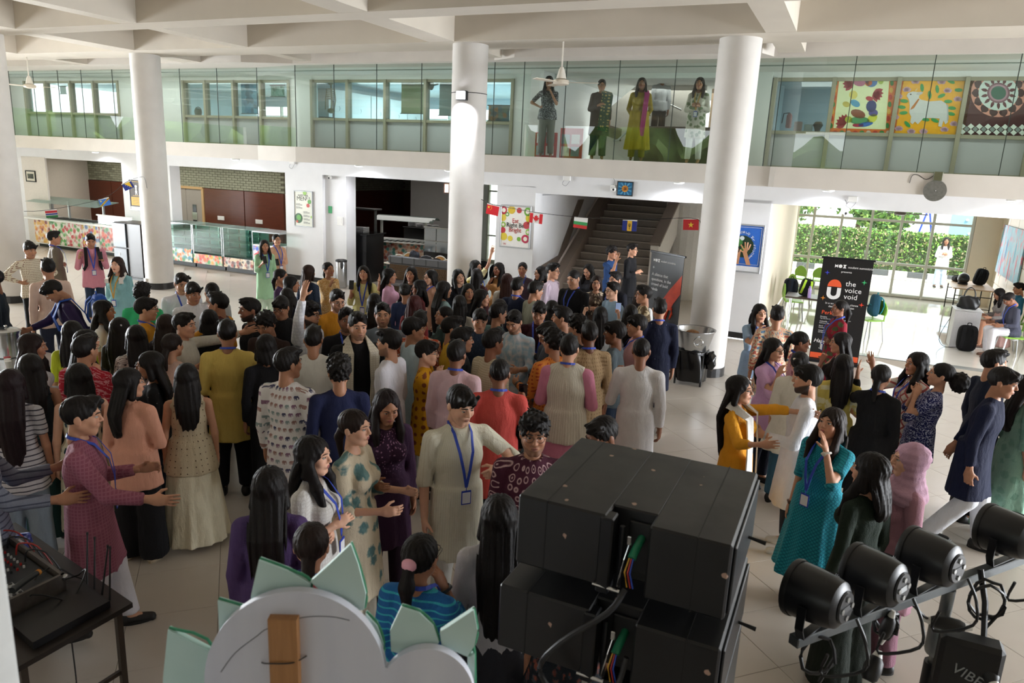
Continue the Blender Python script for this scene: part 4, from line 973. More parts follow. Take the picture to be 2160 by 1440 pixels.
        nr_ = [Rt @ np.array((0, -1, .1))]*3 + [Rt @ np.array((.4, -.7, .5))] + [Rt @ np.array((math.cos(a), math.sin(a), .5)) for a in np.linspace(0, math.pi, 7)] + [Rt @ np.array((-.4, -.7, .5))] + [Rt @ np.array((0, -1, .1))]*3
        m = MB().strip([tuple(q) for q in full], .020, [tuple(q) for q in nr_], .002); l = child('lanyard', m.mesh('lanyard'), mat(lc, .55, grain=.1))
        c0 = T(0, fy - .008, .62*h); R4 = Matrix.Translation(Vector(c0)) @ Matrix(Rt.tolist()).to_4x4()
        cm = MB(); cm.cur = 0; cm.bbox(-.036, .036, -.003, .003, -.125, -.022, .002, m=R4); cm.cur = 0; cm.tube([tuple(R4 @ Vector((0, 0, -.022))), tuple(R4 @ Vector((0, 0, .005)))], .003, 5); cm.cur = 1; cm.box(-.029, .029, -.0045, .0045, -.115, -.035, R4)
        cme = cm.mesh('id_card'); cme.materials.append(mat('#2440b0', .4)); cme.materials.append(mat('#e8e8ec', .4)); cme.polygons.foreach_set('material_index', cm.mi); child('id_card', cme, None, l)
    info = dict(ob=ob, T=T, hc=hc, Rh=Rh, Rt=Rt, h=h, k=k, wL=wL, wR=wR, eL=eL, eR=eR, dL=dL, dR=dR, SL=SL, SR=SR, child=child, hs=hs)
    if extra: extra(info)
    return info
def world_of(info, p): 
    ob = info['ob']; return ob.location + Matrix.Rotation(ob.rotation_euler.z, 3, 'Z') @ Vector(p)
# ================================================================ who stands where
def K(c, pat='plain', c2='#888888', c3=None, hem=.33, sl=.92, fl=.03, sc=1.0): return ('k', hem, sl, cloth(pat, c, c2, c3, sc), fl)
def S_(c, pat='plain', c2='#888888', c3=None, hem=.47, sl=.92, sc=1.0): return ('t', hem, sl, cloth(pat, c, c2, c3, sc))
def Dr(c, pat='plain', c2='#888888', c3=None, hem=.10, sl=.7, fl=.10, sc=1.0): return ('d', hem, sl, cloth(pat, c, c2, c3, sc), fl)
def Pt(c, w=.012): return ('p', cloth('plain', c), w)
def Sk(c, w=.16): return ('s', cloth('plain', c), w)
BLK, WHT, JEAN, NAVY = Pt('#141416', .03), Pt('#e6e4e0', .02), Pt('#2a3a52', .02), Pt('#1c2233', .02)
WWID, BWID = Pt('#e8e2d4', .07), Pt('#17171a', .08)
def scarf(col, width=.13, pat='plain', c2='#888888', drop=(.50, .46), name='scarf'):
    def ex(i):
        T, h, k = i['T'], i['h'], i['k']; L = []; N = []
        for z in np.linspace(drop[0], .80, 6): L.append(T(.118*k, -.135*k - .012*(z < .7), z*h)); N.append((0.25, -1, .1))
        for a in np.linspace(.25, math.pi - .25, 6): L.append(T(.090*k*math.cos(a), .02 + .075*k*math.sin(a), .855*h)); N.append((math.cos(a), math.sin(a) - .35, .5))
        for z in np.linspace(.80, drop[1], 6): L.append(T(-.118*k, -.135*k - .012*(z < .7), z*h)); N.append((-.25, -1, .1))
        m = MB().strip([tuple(q) for q in L], [width*k*(.75 + .1*q) for q in (4, 2, 3, 1, 2, 3)] + [.08]*6 + [width*k*(.75 + .1*q) for q in (3, 2, 1, 3, 2, 4)], [tuple(i['Rt'] @ np.array(q)) for q in N], .012)
        me = m.mesh(name); smooth(me, 60); i['child'](name, me, cloth(pat, col, c2))
    return ex
def shoulder_drape(col, sgn=1, name='dupatta', pat='plain', c2='#888888', low=.30, width=.14):
    def ex(i):
        T, h, k = i['T'], i['h'], i['k']; L = []; N = []
        for z in np.linspace(low, .80, 8): L.append(T(sgn*(.055 + .05*(z - low)/(.8 - low))*k*1.2, -.150*k - .012, z*h)); N.append((.1*sgn, -1, .1))
        L.append(T(sgn*.11*k, -.02, .848*h)); N.append((0.2*sgn, -.2, 1))
        for z in np.linspace(.80, low + .1, 6): L.append(T(sgn*.10*k, .125*k + .02*(z < .62), z*h)); N.append((.1*sgn, 1, .1))
        m = MB().strip([tuple(q) for q in L], width*k, [tuple(i['Rt'] @ np.array(q)) for q in N], .012); me = m.mesh(name); smooth(me, 60); i['child'](name, me, cloth(pat, col, c2))
    return ex
ATT = {}
M_PHONE = mat('#15161a', .2); M_SCREEN = emis('#8fa4c8', .35)
def phone(label, hand_='R', screen=False):
    def ex(i):
        W, d = (i['wR'], i['dR']) if hand_ == 'R' else (i['wL'], i['dL']); q = world_of(i, W + d*.10 + np.array((0, -.012, .012))); th = i['ob'].rotation_euler.z
        o = bpy.data.objects.new('smartphone', None); COL.objects.link(o); o.location = q; o.rotation_euler = (-.5, 0, th); props(o, label, 'phone', 'phones in hands'); BASE[o] = (0, 0, 0); ATT.setdefault(i['ob'], []).append(o)
        part('casing', MB().bbox(-.037, .037, -.005, .005, -.075, .075, .004), M_PHONE, o); part('screen', MB().box(-.034, .034, .0051, .0062, -.070, .070), M_SCREEN if screen else mat('#0d0f14', .08), o)
    return ex
def watch(side_='L', col='#1b2340'):
    def ex(i):
        W, d = (i['wL'], i['dL']) if side_ == 'L' else (i['wR'], i['dR']); d = unit(d); c = W - d*.02; m = MB(); r = .031*i['k']
        a = np.cross(d, (0, 0, 1.01)); a = unit(a); b = np.cross(d, a); m.tube([tuple(c + r*(a*math.cos(t) + b*math.sin(t))) for t in np.linspace(0, 2*math.pi, 13)], .009, 5, cap=False); m.ball(tuple(c - np.array((0, .030, 0))), (.017, .009, .018), 8, 6)
        me = m.mesh('wristwatch'); smooth(me); i['child']('wristwatch', me, mat(col, .3))
    return ex
def bangle(side_='L', col='#d9d4cc'): return watch(side_, col)
def scrunchie(col, at_=(0, .135, .005), r=.030):
    def ex(i):
        m = MB(); c = i['hc'] + i['Rh'] @ np.array(at_); m.ball(tuple(c), (r*1.1, r*.8, r*.9), 10, 7); me = m.mesh('hair_tie'); smooth(me); i['child']('hair_tie', me, mat(col, .7))
    return ex
def multi(*fs):
    def ex(i):
        for f in fs: f(i)
    return ex
BAGS = {}
def bag_parts(o, c1, c2, sc=1.0, h_=.46):
    key = (h_,)
    if key not in BAGS:
        V, F = snet(lambda X, Y, Z: np.maximum(smin(((np.abs(X)/.155)**4 + (np.abs(Y)/.085)**4 + (np.abs(Z - h_/2)/(h_/2))**4)**.25*.085 - .085, ell(X, Y, Z, (0, .075, h_*.32), (.125, .06, h_*.25)), .02), -1), (-.19, -.13, -.03), (.19, .17, h_ + .04), .018); BAGS[key] = mesh_np('bag_body', V, [F])
    me = BAGS[key].copy(); me.materials.append(cloth('plain', c1)); q = bpy.data.objects.new('bag_body', me); COL.objects.link(q); q.parent = o; q.scale = (sc, sc, sc)
    for sx in (-1, 1):
        m = MB().strip([(sx*.07, -.075, h_*.92), (sx*.085, -.13, h_*.80), (sx*.095, -.15, h_*.5), (sx*.10, -.12, h_*.25), (sx*.10, -.08, h_*.12)], .055, (0, -1, .2), .012); r_ = m.mesh('strap'); smooth(r_); r_.materials.append(cloth('plain', c2)); s_ = bpy.data.objects.new('strap', r_); COL.objects.link(s_); s_.parent = o; s_.scale = (sc, sc, sc)
    m = MB().tube([(-.03, -.03, h_), (-.025, -.03, h_ + .035), (.025, -.03, h_ + .035), (.03, -.03, h_)], .008, 6).tube([(-.13, .10, h_*.55), (0, .128, h_*.58), (.13, .10, h_*.55)], .004, 4); r_ = m.mesh('grab_handle'); smooth(r_); r_.materials.append(cloth('plain', c2)); s_ = bpy.data.objects.new('grab_handle', r_); COL.objects.link(s_); s_.parent = o; s_.scale = (sc, sc, sc)
def worn_bag(label, c1, c2):
    def ex(i):
        o = bpy.data.objects.new('backpack', None); COL.objects.link(o); h, k = i['h'], i['k']; o.location = world_of(i, i['T'](0, .235*k, .53*h)); o.rotation_euler = (0, 0, i['ob'].rotation_euler.z); props(o, label, 'backpack'); BASE[o] = (0, 0, 0); bag_parts(o, c1, c2); ATT.setdefault(i['ob'], []).append(o)
        for sx in (-1, 1):
            T = i['T']; m = MB().strip([tuple(T(sx*.09*k, .15*k, .70*h)), tuple(T(sx*.095*k, .09*k, .835*h)), tuple(T(sx*.10*k, -.03*k, .845*h)), tuple(T(sx*.11*k, -.165*k, .76*h)), tuple(T(sx*.115*k, -.175*k, .66*h)), tuple(T(sx*.15*k, -.05*k, .60*h))], .055, [(0, .6, .8), (0, .3, 1), (0, -.3, 1), (sx*.2, -1, .2), (sx*.3, -1, 0), (sx, -.4, 0)], .012)
            me = m.mesh('shoulder_strap'); smooth(me); i['child']('backpack_strap', me, cloth('plain', c2))
    return ex
# ---- back left, near the counters
person(-14, 566, 1.74, -100, 'm', 'crop', S_('#1e2a36'), Pt('#141b26'), 'dd', 'person in dark teal shirt cut off by the left edge beside the steel drum', tone=3)
person(62, 509, 1.70, 25, 'm', 'fringe', S_('#e6dcc6', 'dot', '#7a4a3a', sc=1.4), BLK, 'hh', 'person in cream shirt with brown dots, hands on hips, by the far round column', nod=12, tone=2)
person(110, 487, 1.68, 95, 'm', 'short', K('#6f6558', hem=.40), BLK, 'df', 'person in grey-brown kurta and glasses turned towards the food counter', spec=1, lan='b', tone=2)
person(190, 493, 1.66, 5, 'm', 'short', K('#dd93a6', hem=.40), JEAN, 'pk', 'person in pink kurta with a black backpack looking down at a phone', nod=18, lan='b', tone=2, extra=multi(worn_bag('black backpack on the person in the pink kurta by the counter', '#17171a', '#17171a'), phone('dark phone held by the person in the pink kurta', 'L')))
person(247, 541, 1.60, -30, 'f', 'front', K('#9ad0d8', hem=.24, sl=.85), Pt('#c6e2e2', .05), 'dd', 'woman in pale turquoise kurta with white dupatta and yellow lanyard', lan='#c89a3a', tone=0, hairc='#241512', extra=scarf('#ece8e4', .07, drop=(.76, .76), name='dupatta'))
person(100, 545, 1.74, 195, 'm', 'short', S_('#e7c9b8'), Pt('#2c3142'), 'dd', 'person in pale peach shirt seen from behind near the steel drum', tone=2)
person(97, 595, 1.70, -85, 'm', 'fringe', K('#2e2148', hem=.42), BLK, 'dx', 'person in indigo jacket with a blue backpack bending towards the steel drum', lean=20, nod=22, tone=2, extra=worn_bag('royal blue backpack on the person in the indigo jacket', '#2b56b0', '#2b56b0'))
person(215, 632, 1.60, 70, 'f', 'mid', S_('#e9e6e6', sl=.4), BLK, 'cd', 'girl with shoulder-length dark hair and white top beside the bright green shirt', tone=2)
person(297, 598, 1.66, 160, 'm', 'curly', S_('#3fbf7f'), BLK, 'dd', 'curly-haired person in bright green shirt seen from behind', tone=3)
person(303, 627, 1.68, 85, 'm', 'fringe', K('#d99a2a', hem=.40), BLK, 'fd', 'person in mustard kurta and white-rimmed glasses below the curly-haired green shirt', spec=1, lan='b', tone=1)
person(372, 652, 1.66, 60, 'm', 'short', K('#d5d2c8', hem=.40), BLK, 'xd', 'person in off-white kurta stretching one arm over the shoulders of others', tone=1, aL=((.2, -.9, .15), (.2, -1, .35), 'o'))
person(391, 577, 1.72, 15, 'm', 'side', K('#e8eaf2'), BLK, 'dd', 'person in white kurta with blue lanyard furthest back of the white-clad trio', nod=15, lan='b', tone=1)
person(415, 592, 1.70, 25, 'm', 'fringe', K('#e4e6ec'), BLK, 'dd', 'person in white kurta in the middle of the white-clad trio', nod=12, tone=2)
person(433, 602, 1.66, 15, 'm', 'fringe', K('#cdd2d4'), BLK, 'dd', 'person in pale grey kurta with a long fringe, nearest of the white-clad trio', nod=26, lean=8, tone=1)
person(463, 617, 1.72, -115, 'm', 'short', K('#d9952a'), BLK, 'xf', 'person in maroon velvet waistcoat over mustard sleeves facing left', tone=2, top2=('v', .47, 0, cloth('plain', '#571f24')))
person(497, 628, 1.72, -75, 'm', 'short', S_('#1d1e22'), BLK, 'dd', 'bearded person in black shirt behind the maroon waistcoat', beard=2, tone=3)
person(435, 652, 1.62, 180, 'f', 'bob', S_('#17171a'), BLK, 'ff', 'person with bobbed hair and black top in front of the mustard sleeves', tone=2)
person(478, 674, 1.73, 172, 'm', 'side', K('#e0c46a', hem=.33, sl=.62), Pt('#15151a', .03), 'dd', 'person in pale yellow kurta and black trousers seen from behind', lan='b', tone=2)
person(262, 668, 1.58, 150, 'f', 'long', S_('#2a2426'), BLK, 'dd', 'girl with a silver hair clip and long black hair from behind', tone=2, extra=scrunchie('#c9c9cc', (-.05, .085, .06), .014))
person(270, 686, 1.60, 185, 'f', 'long', S_('#e8e2da', 'scribble', '#4a4446'), BLK, 'cc', 'girl in white blouse with black scribble print and long hair seen from behind', tone=1)
person(370, 668, 1.58, 150, 'f', 'long', S_('#2b2327'), BLK, 'dd', 'girl with dark brown hair behind the one with the low ponytail', tone=2, hairc='#241a16')
person(360, 702, 1.58, 140, 'f', 'low', S_('#dcb9aa', sl=.6), BLK, 'xx', 'girl with low ponytail and pale pink sleeves reaching to the right', tone=1, hairc='#1d1512')
person(200, 692, 1.60, 120, 'f', 'long', ('t', .47, 0, cloth('plain', '#16161a')), BLK, 'cd', 'girl in black strappy top with bare shoulders behind the red print kurta', tone=1)
person(150, 676, 1.60, 165, 'f', 'long', S_('#b9c22e', sl=.5), BLK, 'dd', 'girl in lime green top with long dark hair seen from behind', tone=2)
person(152, 711, 1.68, 140, 'm', 'short', K('#b8283c', 'scribble', '#e0a0a8', sc=.7), BLK, 'cd', 'person in crimson kurta with pale scribble print seen from behind', spec=1, tone=1)
person(65, 702, 1.60, 80, 'f', 'mid', S_('#d8d8dc'), Pt('#39415a'), 'gd', 'girl in pale grey top leaning on the steel table beside the drum', tone=2, hairc='#1d1210', nod=5)
person(85, 742, 1.60, 180, 'f', 'long', ('t', .47, 0, cloth('plain', '#20262a')), Sk('#2f4a44', .08), 'dd', 'girl with bare arms, dark top and dark green skirt seen from behind', tone=2)
person(18, 778, 1.60, 165, 'f', 'vlong', S_('#cfcbd0', 'hstripe', '#4b4a55', hem=.40, sl=.35), Pt('#8f9caa', .05), 'dd', 'girl in white striped tee and pale jeans with hair to her waist', tone=2, hairc='#1c1013')
person(275, 774, 1.60, 150, 'f', 'long', K('#e6a88f', hem=.40, sl=.75), BWID, 'dc', 'girl in peach kurta, glasses and black flared trousers seen from behind', spec=1, yaw=-55, tone=1, shoe='beige')
person(318, 740, 1.58, -95, 'f', 'long', S_('#1a191c', 'sparkle', '#9a9a9a'), Pt('#1b2233', .03), 'dd', 'girl in black top with glasses turned left behind the peach kurta', spec=1, tone=2)
person(383, 767, 1.58, 178, 'f', 'long', K('#cdbd9f', 'hemgold', '#a07c4a', '#c6a060', hem=.42, sl=0, fl=.05), Sk('#e6dcc0', .11), 'dd', 'girl in ivory sleeveless kurta with gold hem and ivory flared skirt', tone=1, shoe='beige')
person(163, 766, 1.60, 185, 'f', 'long', Dr('#e6dfc4', 'leaf', '#2c4450', hem=.14, sl=0, fl=.05, sc=.8), Pt('#e6dfc4', .05), 'dd', 'girl in halter dress with dark leaf print and bare back', tone=0)
person(165, 836, 1.70, 80, 'm', 'side', K('#96566a', 'check', '#a86c7e', hem=.30), Pt('#e0dde4', .03), 'gl', 'person in mauve kurta and white trousers walking past the mixing desk', legs='walk', lan='b', tone=1, shoe='black', nod=4)
person(-75, 850, 1.72, 80, 'm', 'short', S_('#7f8494', 'hstripe', '#4b5062'), JEAN, 'gg', 'person in grey striped shirt whose hands reach in from the left edge', tone=2, aL=((.1, -.55, -.75), (.0, -1, .18), 'r'), aR=((.1, -.6, -.7), (.05, -1, -.05), 'o'), extra=phone('phone with a lit screen held out at the left edge', 'L', True))
# ---- back, in front of the menu pillar and kitchen
person(557, 505, 1.58, 15, 'f', 'front', K('#a9d5ae', hem=.26, sl=.75), Pt('#d4e6d2', .05), 'dp', 'girl in mint green kurta holding a phone to her chin by the menu pillar', lan='b', tone=2, extra=phone('dark phone held by the girl in the mint kurta', 'R'))
person(582, 493, 1.62, 25, 'f', 'pony', K('#e2b295', hem=.30, sl=.8), Pt('#e2b295', .04), 'ff', 'girl in peach kurta and glasses with folded arms by the menu pillar', spec=1, lan='b', tone=1, nod=-6, extra=phone('pale phone in the folded arms of the girl in the peach kurta', 'L'))
person(590, 566, 1.58, 75, 'f', 'low', K('#4a3358', 'speck', '#9a82a8'), BLK, 'dd', 'girl in purple speckled kurta with tied-back hair facing right', tone=2)
person(612, 581, 1.58, 85, 'f', 'long', S_('#2b2b33'), BLK, 'pd', 'girl in dark top smiling to the right behind the raised white sleeve', tone=2)
person(605, 607, 1.56, 160, 'f', 'long', S_('#2a2c3a'), BLK, 'dd', 'girl with straight black hair in front of the purple speckled kurta', tone=2)
person(650, 558, 1.60, 140, 'f', 'long', S_('#3a4a66', 'speck', '#c0c8d8'), BLK, 'dd', 'girl with brown hair and blue speckled top beside the raised fist', tone=1, hairc='#2a1a14')
person(690, 552, 1.60, 35, 'f', 'low', K('#d9a96a', 'scribble', '#f0dcae', sc=.8), WHT, 'dm', 'girl in golden embroidered kurta touching her brow', tone=2, nod=-8)
person(637, 640, 1.74, 55, 'm', 'curly', K('#e9e9ee', 'check', '#d2d2da', sc=.6), WHT, 'du', 'laughing bearded person in white quilted kurta with one arm raised', spec=2, beard=2, tone=1, yaw=10)
person(575, 627, 1.70, -25, 'm', 'fringe', S_('#e6e6ea'), BLK, 'dd', 'person in black waistcoat over white shirt looking down', spec=1, tone=2, nod=15, top2=('v', .47, 0, cloth('plain', '#17181c')))
person(590, 658, 1.68, -30, 'm', 'curly', S_('#3a2a26'), BLK, 'dd', 'person with wavy hair below the black waistcoat', tone=2, nod=20)
person(765, 560, 1.60, -8, 'f', 'front', K('#e2da96', 'yoke', '#f2eed2', hem=.36, sl=.72), WHT, 'wk', 'girl in lemon yellow kurta and blue lanyard raising one hand', lan='b', tone=1, nod=-10, tilt=-10, extra=phone('black phone in the hand of the girl in lemon yellow', 'R'))
person(820, 565, 1.60, 75, 'f', 'long', K('#e3b2d0', hem=.38, sl=.85), WHT, 'ff', 'girl in light pink kurta with clasped hands near the wicker bench', tone=1)
person(873, 562, 1.60, -15, 'f', 'mid', S_('#26262e'), BLK, 'dd', 'girl in dark top facing the camera in front of the wicker bench', tone=1)
person(905, 567, 1.60, -60, 'f', 'long', K('#c89a82', hem=.42, sl=.2), BLK, 'dd', 'girl with thin-framed glasses and lanyard by the wicker bench', spec=2, lan='b', tone=0)
person(857, 597, 1.56, 170, 'f', 'bun', S_('#2e3a5e'), BLK, 'dd', 'girl with a black bun and navy top below the wicker bench', tone=2)
person(884, 590, 1.56, -80, 'f', 'mid', S_('#7a3a3e'), BLK, 'dd', 'girl in dull red top with an earring facing left', tone=3)
person(874, 622, 1.56, 150, 'f', 'mid', S_('#8a2f30', 'speck', '#d8a890'), BLK, 'dd', 'girl with red-tinted hair and glasses seen from behind', tone=2, hairc='#3a1616', spec=1)
person(935, 592, 1.64, 115, 'f', 'vlong', K('#aacbd2', hem=.24), Pt('#c8dcdc', .04), 'dd', 'girl in pale blue kurta with waist-length wavy black hair', tone=1)
person(712, 610, 1.74, 20, 'm', 'short', K('#cf8d26'), WHT, 'dd', 'bearded person with round glasses in mustard kurta', spec=2, beard=1, tone=1, nod=14)
person(717, 646, 1.72, 8, 'm', 'short', K('#16161a', 'sparkle', '#8a8a8e'), BLK, 'dd', 'smiling person in black kurta with blue lanyard beside the white scarf', beard=1, lan='b', tone=3)
person(752, 657, 1.82, 15, 'm', 'short', K('#131317', 'sparkle', '#6a6a70', hem=.30), BLK, 'dd', 'tall person in black kurta with a long white scarf', beard=1, tone=1, nod=6, extra=scarf('#ded6c6', .095, 'check', '#c9bfac', (.40, .36)))
person(790, 618, 1.60, 185, 'f', 'long', S_('#17171a'), BLK, 'dd', 'girl with long black hair and black top behind the white scarf', tone=2)
person(830, 640, 1.74, 2, 'm', 'short', K('#7d8894'), WHT, 'dd', 'smiling person in slate grey kurta facing the camera', tone=1, beard=1)
person(831, 693, 1.74, -115, 'm', 'side', K('#e4e2ea', hem=.30), WHT, 'dd', 'person in plain white kurta turned left beside the white scarf', beard=1, tone=1)
person(880, 668, 1.70, 105, 'm', 'fringe', K('#b9cdd8', 'speck', '#7a98b0'), WHT, 'dd', 'person in pale blue speckled kurta facing right', tone=2)
person(860, 655, 1.68, 170, 'm', 'short', S_('#c8502e', 'scribble', '#e8e0d0'), BLK, 'dd', 'person in orange print shirt behind the pale blue speckled kurta', tone=2)
person(898, 717, 1.58, 80, 'm', 'fringe', K('#dc9f1c', 'dot', '#8a4a2a', hem=.30, sc=.45), WHT, 'dm', 'young person in mustard motif kurta and glasses touching his chin', spec=1, tone=0)
person(943, 672, 1.68, 95, 'm', 'short', K('#e0b03a'), BLK, 'dd', 'person in golden yellow kurta facing right behind the mustard motif kurta', tone=2)
person(972, 689, 1.66, 100, 'm', 'side', S_('#23252e'), BLK, 'dd', 'person in charcoal shirt in front of the golden yellow kurta', tone=2)
person(963, 718, 1.70, 160, 'm', 'side', K('#e9c6cf', hem=.33), JEAN, 'dd', 'person in blush pink kurta with blue lanyard seen from behind', lan='b', tone=3)
person(1022, 690, 1.72, 130, 'm', 'short', S_('#d6cbb2', 'check', '#b5a687', hem=.44), JEAN, 'dd', 'person in beige checked shirt seen from behind', tone=3)
person(1055, 756, 1.70, 178, 'm', 'crop', K('#dd5a54', hem=.30, sl=.95), BLK, 'dk', 'person in coral red kurta with cropped hair holding a phone to his ear', lan='b', tone=3, extra=phone('white phone held to the ear above the coral kurta', 'R'))
person(630, 736, 1.74, 150, 'm', 'short', K('#e9e4e2', 'elephant', '#887788', hem=.33), WHT, 'dd', 'person in white kurta printed with small elephants seen from behind', tone=2, yaw=-25)
person(688, 750, 1.70, 185, 'm', 'curly', S_('#20264a', hem=.45), BLK, 'dd', 'person in navy blue jacket seen from behind', tone=2)
person(572, 704, 1.64, 185, 'f', 'bob', S_('#1b1b20'), BLK, 'dd', 'person with bobbed black hair and black shirt beside the elephant print', tone=2)
person(651, 688, 1.70, 175, 'm', 'short', K('#e2e0da'), WHT, 'dd', 'person in cream kurta seen from behind above the elephant print', tone=2)
person(968, 567, 1.60, 25, 'f', 'mid', S_('#23262e'), BLK, 'dd', 'girl in dark top smiling with her head tilted by the central column', tone=0, tilt=-18)
person(1012, 548, 1.62, 55, 'f', 'mid', K('#e8dfae', 'floral', '#c9b24a', sc=.7, hem=.45, sl=.4), BLK, 'ud', 'girl in cream and yellow print top with glasses and a raised arm', spec=1, lan='b', tone=1)
person(1001, 566, 1.58, 165, 'f', 'long', S_('#4a2a2c'), BLK, 'dd', 'girl with long black hair and wine top by the central column', tone=2)
person(1045, 553, 1.58, -40, 'f', 'mid', S_('#b98a5a'), BLK, 'dm', 'girl in ochre top with her hand before her face under the poster', tone=3)
person(1070, 576, 1.60, 175, 'f', 'vlong', K('#e6e2da', 'check', '#d0c8bc'), WHT, 'dd', 'girl in white kurta with long auburn hair seen from behind', tone=1, hairc='#2e1714')
person(988, 597, 1.56, 15, 'f', 'mid', S_('#25252c'), BLK, 'dd', 'girl with dark eyes peering out between long-haired heads', tone=2)
person(1015, 609, 1.58, 75, 'f', 'long', S_('#24222a'), BLK, 'dd', 'girl in black top turned right in the middle of the crowd', tone=1)
person(970, 622, 1.58, 175, 'f', 'long', S_('#d8d4cc'), BLK, 'dd', 'girl with straight black hair and grey top seen from behind mid-crowd', tone=2)
person(1055, 630, 1.58, 165, 'f', 'long', S_('#2a2f3a'), BLK, 'dd', 'girl with dark hair and slate top left of the sage kurta', tone=2, hairc='#1b1412')
person(1018, 650, 1.66, 5, 'm', 'fringe', S_('#2a3a52', 'speck', '#9fb0c8'), BLK, 'dd', 'person in blue speckled shirt facing the camera mid-crowd', tone=1, nod=8)
person(1082, 655, 1.70, -25, 'm', 'side', K('#a9cbe2', 'tiedye', '#e3e4ee', hem=.42, sl=.7), BLK, 'gg', 'smiling person in sky blue tie-dye kurta looking down', tone=1, nod=22, beard=1)
person(942, 645, 1.56, -70, 'f', 'low', S_('#2b3d3a'), BLK, 'dd', 'girl in dark green top looking up to the left', tone=2, nod=-10)
person(1045, 640, 1.66, 120, 'm', 'short', S_('#49635e'), BLK, 'dd', 'person in teal green shirt behind the tie-dye kurta', tone=2)
# ---- middle right
person(1108, 553, 1.60, -10, 'f', 'low', K('#5a4a52', 'speck', '#a8a0a8'), BLK, 'dd', 'girl in grey speckled kurta with tied hair below the fruit poster', tone=2, lan='b')
person(1137, 560, 1.58, -70, 'f', 'mid', S_('#2a2a30'), BLK, 'dd', 'girl with glasses behind the lavender striped kurta', spec=1, tone=1)
person(1165, 554, 1.74, 65, 'm', 'short', K('#d9c8d6', 'stripe', '#b9a2b8', sc=1.4), WHT, 'dd', 'person in pale lavender striped kurta and glasses facing right', spec=1, tone=1)
person(1096, 587, 1.68, 150, 'm', 'short', S_('#1f2740'), BLK, 'dd', 'person in navy shirt with blue lanyard beside the sage kurta', lan='b', tone=2)
person(1125, 591, 1.70, 115, 'm', 'side', K('#a9ad9d', 'stripe', '#989c8c', sc=1.6), BLK, 'dd', 'person in sage green pleated kurta seen from behind', tone=2, nod=8)
person(1210, 569, 1.78, -35, 'm', 'crop', S_('#141419', 'sparkle', '#b0b0b8'), BLK, 'gd', 'broad person in black sequinned shirt with blue lanyard looking down', tone=1, nod=14, lan='b', build=1.15)
person(1240, 557, 1.60, -30, 'f', 'mid', S_('#26262c'), BLK, 'dk', 'girl in dark top with a phone at her ear at the foot of the stairs', tone=1, nod=24, extra=phone('phone at the ear of the girl near the stairs', 'R'))
person(1290, 519, 1.72, 60, 'm', 'curly', S_('#22406e', sl=.45), BLK, 'dw', 'curly-haired person in blue shirt gesturing at the foot of the stairs', tone=2)
person(1333, 513, 1.76, 70, 'm', 'short', K('#16161a', hem=.36), BLK, 'dc', 'person in black kurta and glasses with a yellow folder by the stairs', spec=1, tone=1)
person(1262, 581, 1.58, 0, 'f', 'bob', S_('#5a4a40', 'floral', '#d8c8b0', sc=1.6), BLK, 'cc', 'short-haired person in brown and cream print with round glasses', spec=2, tone=1, hairc='#221815')
person(1298, 572, 1.70, -45, 'm', 'short', S_('#1b1d28'), BLK, 'dd', 'person in midnight shirt with glasses, light beard and blue lanyard', spec=1, beard=1, lan='b', tone=1)
person(1318, 594, 1.68, -55, 'm', 'side', S_('#9fbcd6'), BLK, 'dd', 'smiling person in light blue shirt and glasses facing left', spec=1, tone=0)
person(1330, 606, 1.60, 180, 'f', 'long', S_('#dcdcdc'), BLK, 'pp', 'girl with long brown hair and pale top seen from behind near the red-hand banner', tone=1, hairc='#2a2120')
person(1332, 642, 1.60, 180, 'f', 'long', K('#e6e4e2', 'stripe', '#d5d2d0', hem=.28, sl=.8), WHT, 'dd', 'girl in white pleated kurta with black hair seen from behind', tone=1)
person(1362, 602, 1.70, -80, 'm', 'short', S_('#6b5a44', 'floral', '#d0c0a0', sc=1.6), BLK, 'dd', 'person in brown leaf print shirt and glasses facing left', spec=1, tone=2)
person(1391, 629, 1.74, -165, 'm', 'short', K('#131a34', 'sparkle', '#c8c8d8', hem=.34), JEAN, 'dd', 'person in midnight blue sequinned kurta, jeans and white shoes seen from behind', lan='b', tone=2, shoe='white')
person(1138, 636, 1.70, -5, 'm', 'fringe', S_('#3d1a22'), BLK, 'dd', 'smiling person in maroon shirt with blue lanyard mid-crowd', lan='b', tone=2, nod=16)
person(1165, 633, 1.58, 170, 'f', 'mid', S_('#1d1d22'), BLK, 'dd', 'girl with dark hair behind the smiling maroon shirt', tone=2)
person(1190, 646, 1.72, -95, 'm', 'short', S_('#22252e'), BLK, 'dd', 'person in charcoal shirt with upright hair facing left', tone=2)
person(1270, 646, 1.58, 178, 'f', 'long', K('#cfd8de', hem=.38), BLK, 'uu', 'girl seen from behind holding up a phone to film the crowd', tone=0, aL=((.25, -.55, -.1), (-.15, -.35, 1), 'g'), aR=((.25, -.55, -.1), (-.15, -.35, 1), 'g'), extra=phone('phone held up by the girl filming the crowd', 'R', True))
person(1237, 669, 1.70, -120, 'm', 'curly', S_('#2a2b30'), BLK, 'xd', 'person in dark shirt with his arm on a shoulder behind the tan kurta', tone=1)
person(1158, 680, 1.70, -60, 'm', 'side', S_('#27282e'), BLK, 'dd', 'person in dark shirt with bowed head behind the orange kurta', tone=2, nod=28)
person(1172, 696, 1.70, -140, 'm', 'curly', K('#e08a3c', 'dot', '#b8502a', hem=.33), WHT, 'gd', 'person in orange dotted kurta with a wristwatch seen from behind', tone=2, extra=watch('L', '#6a6a6a'))
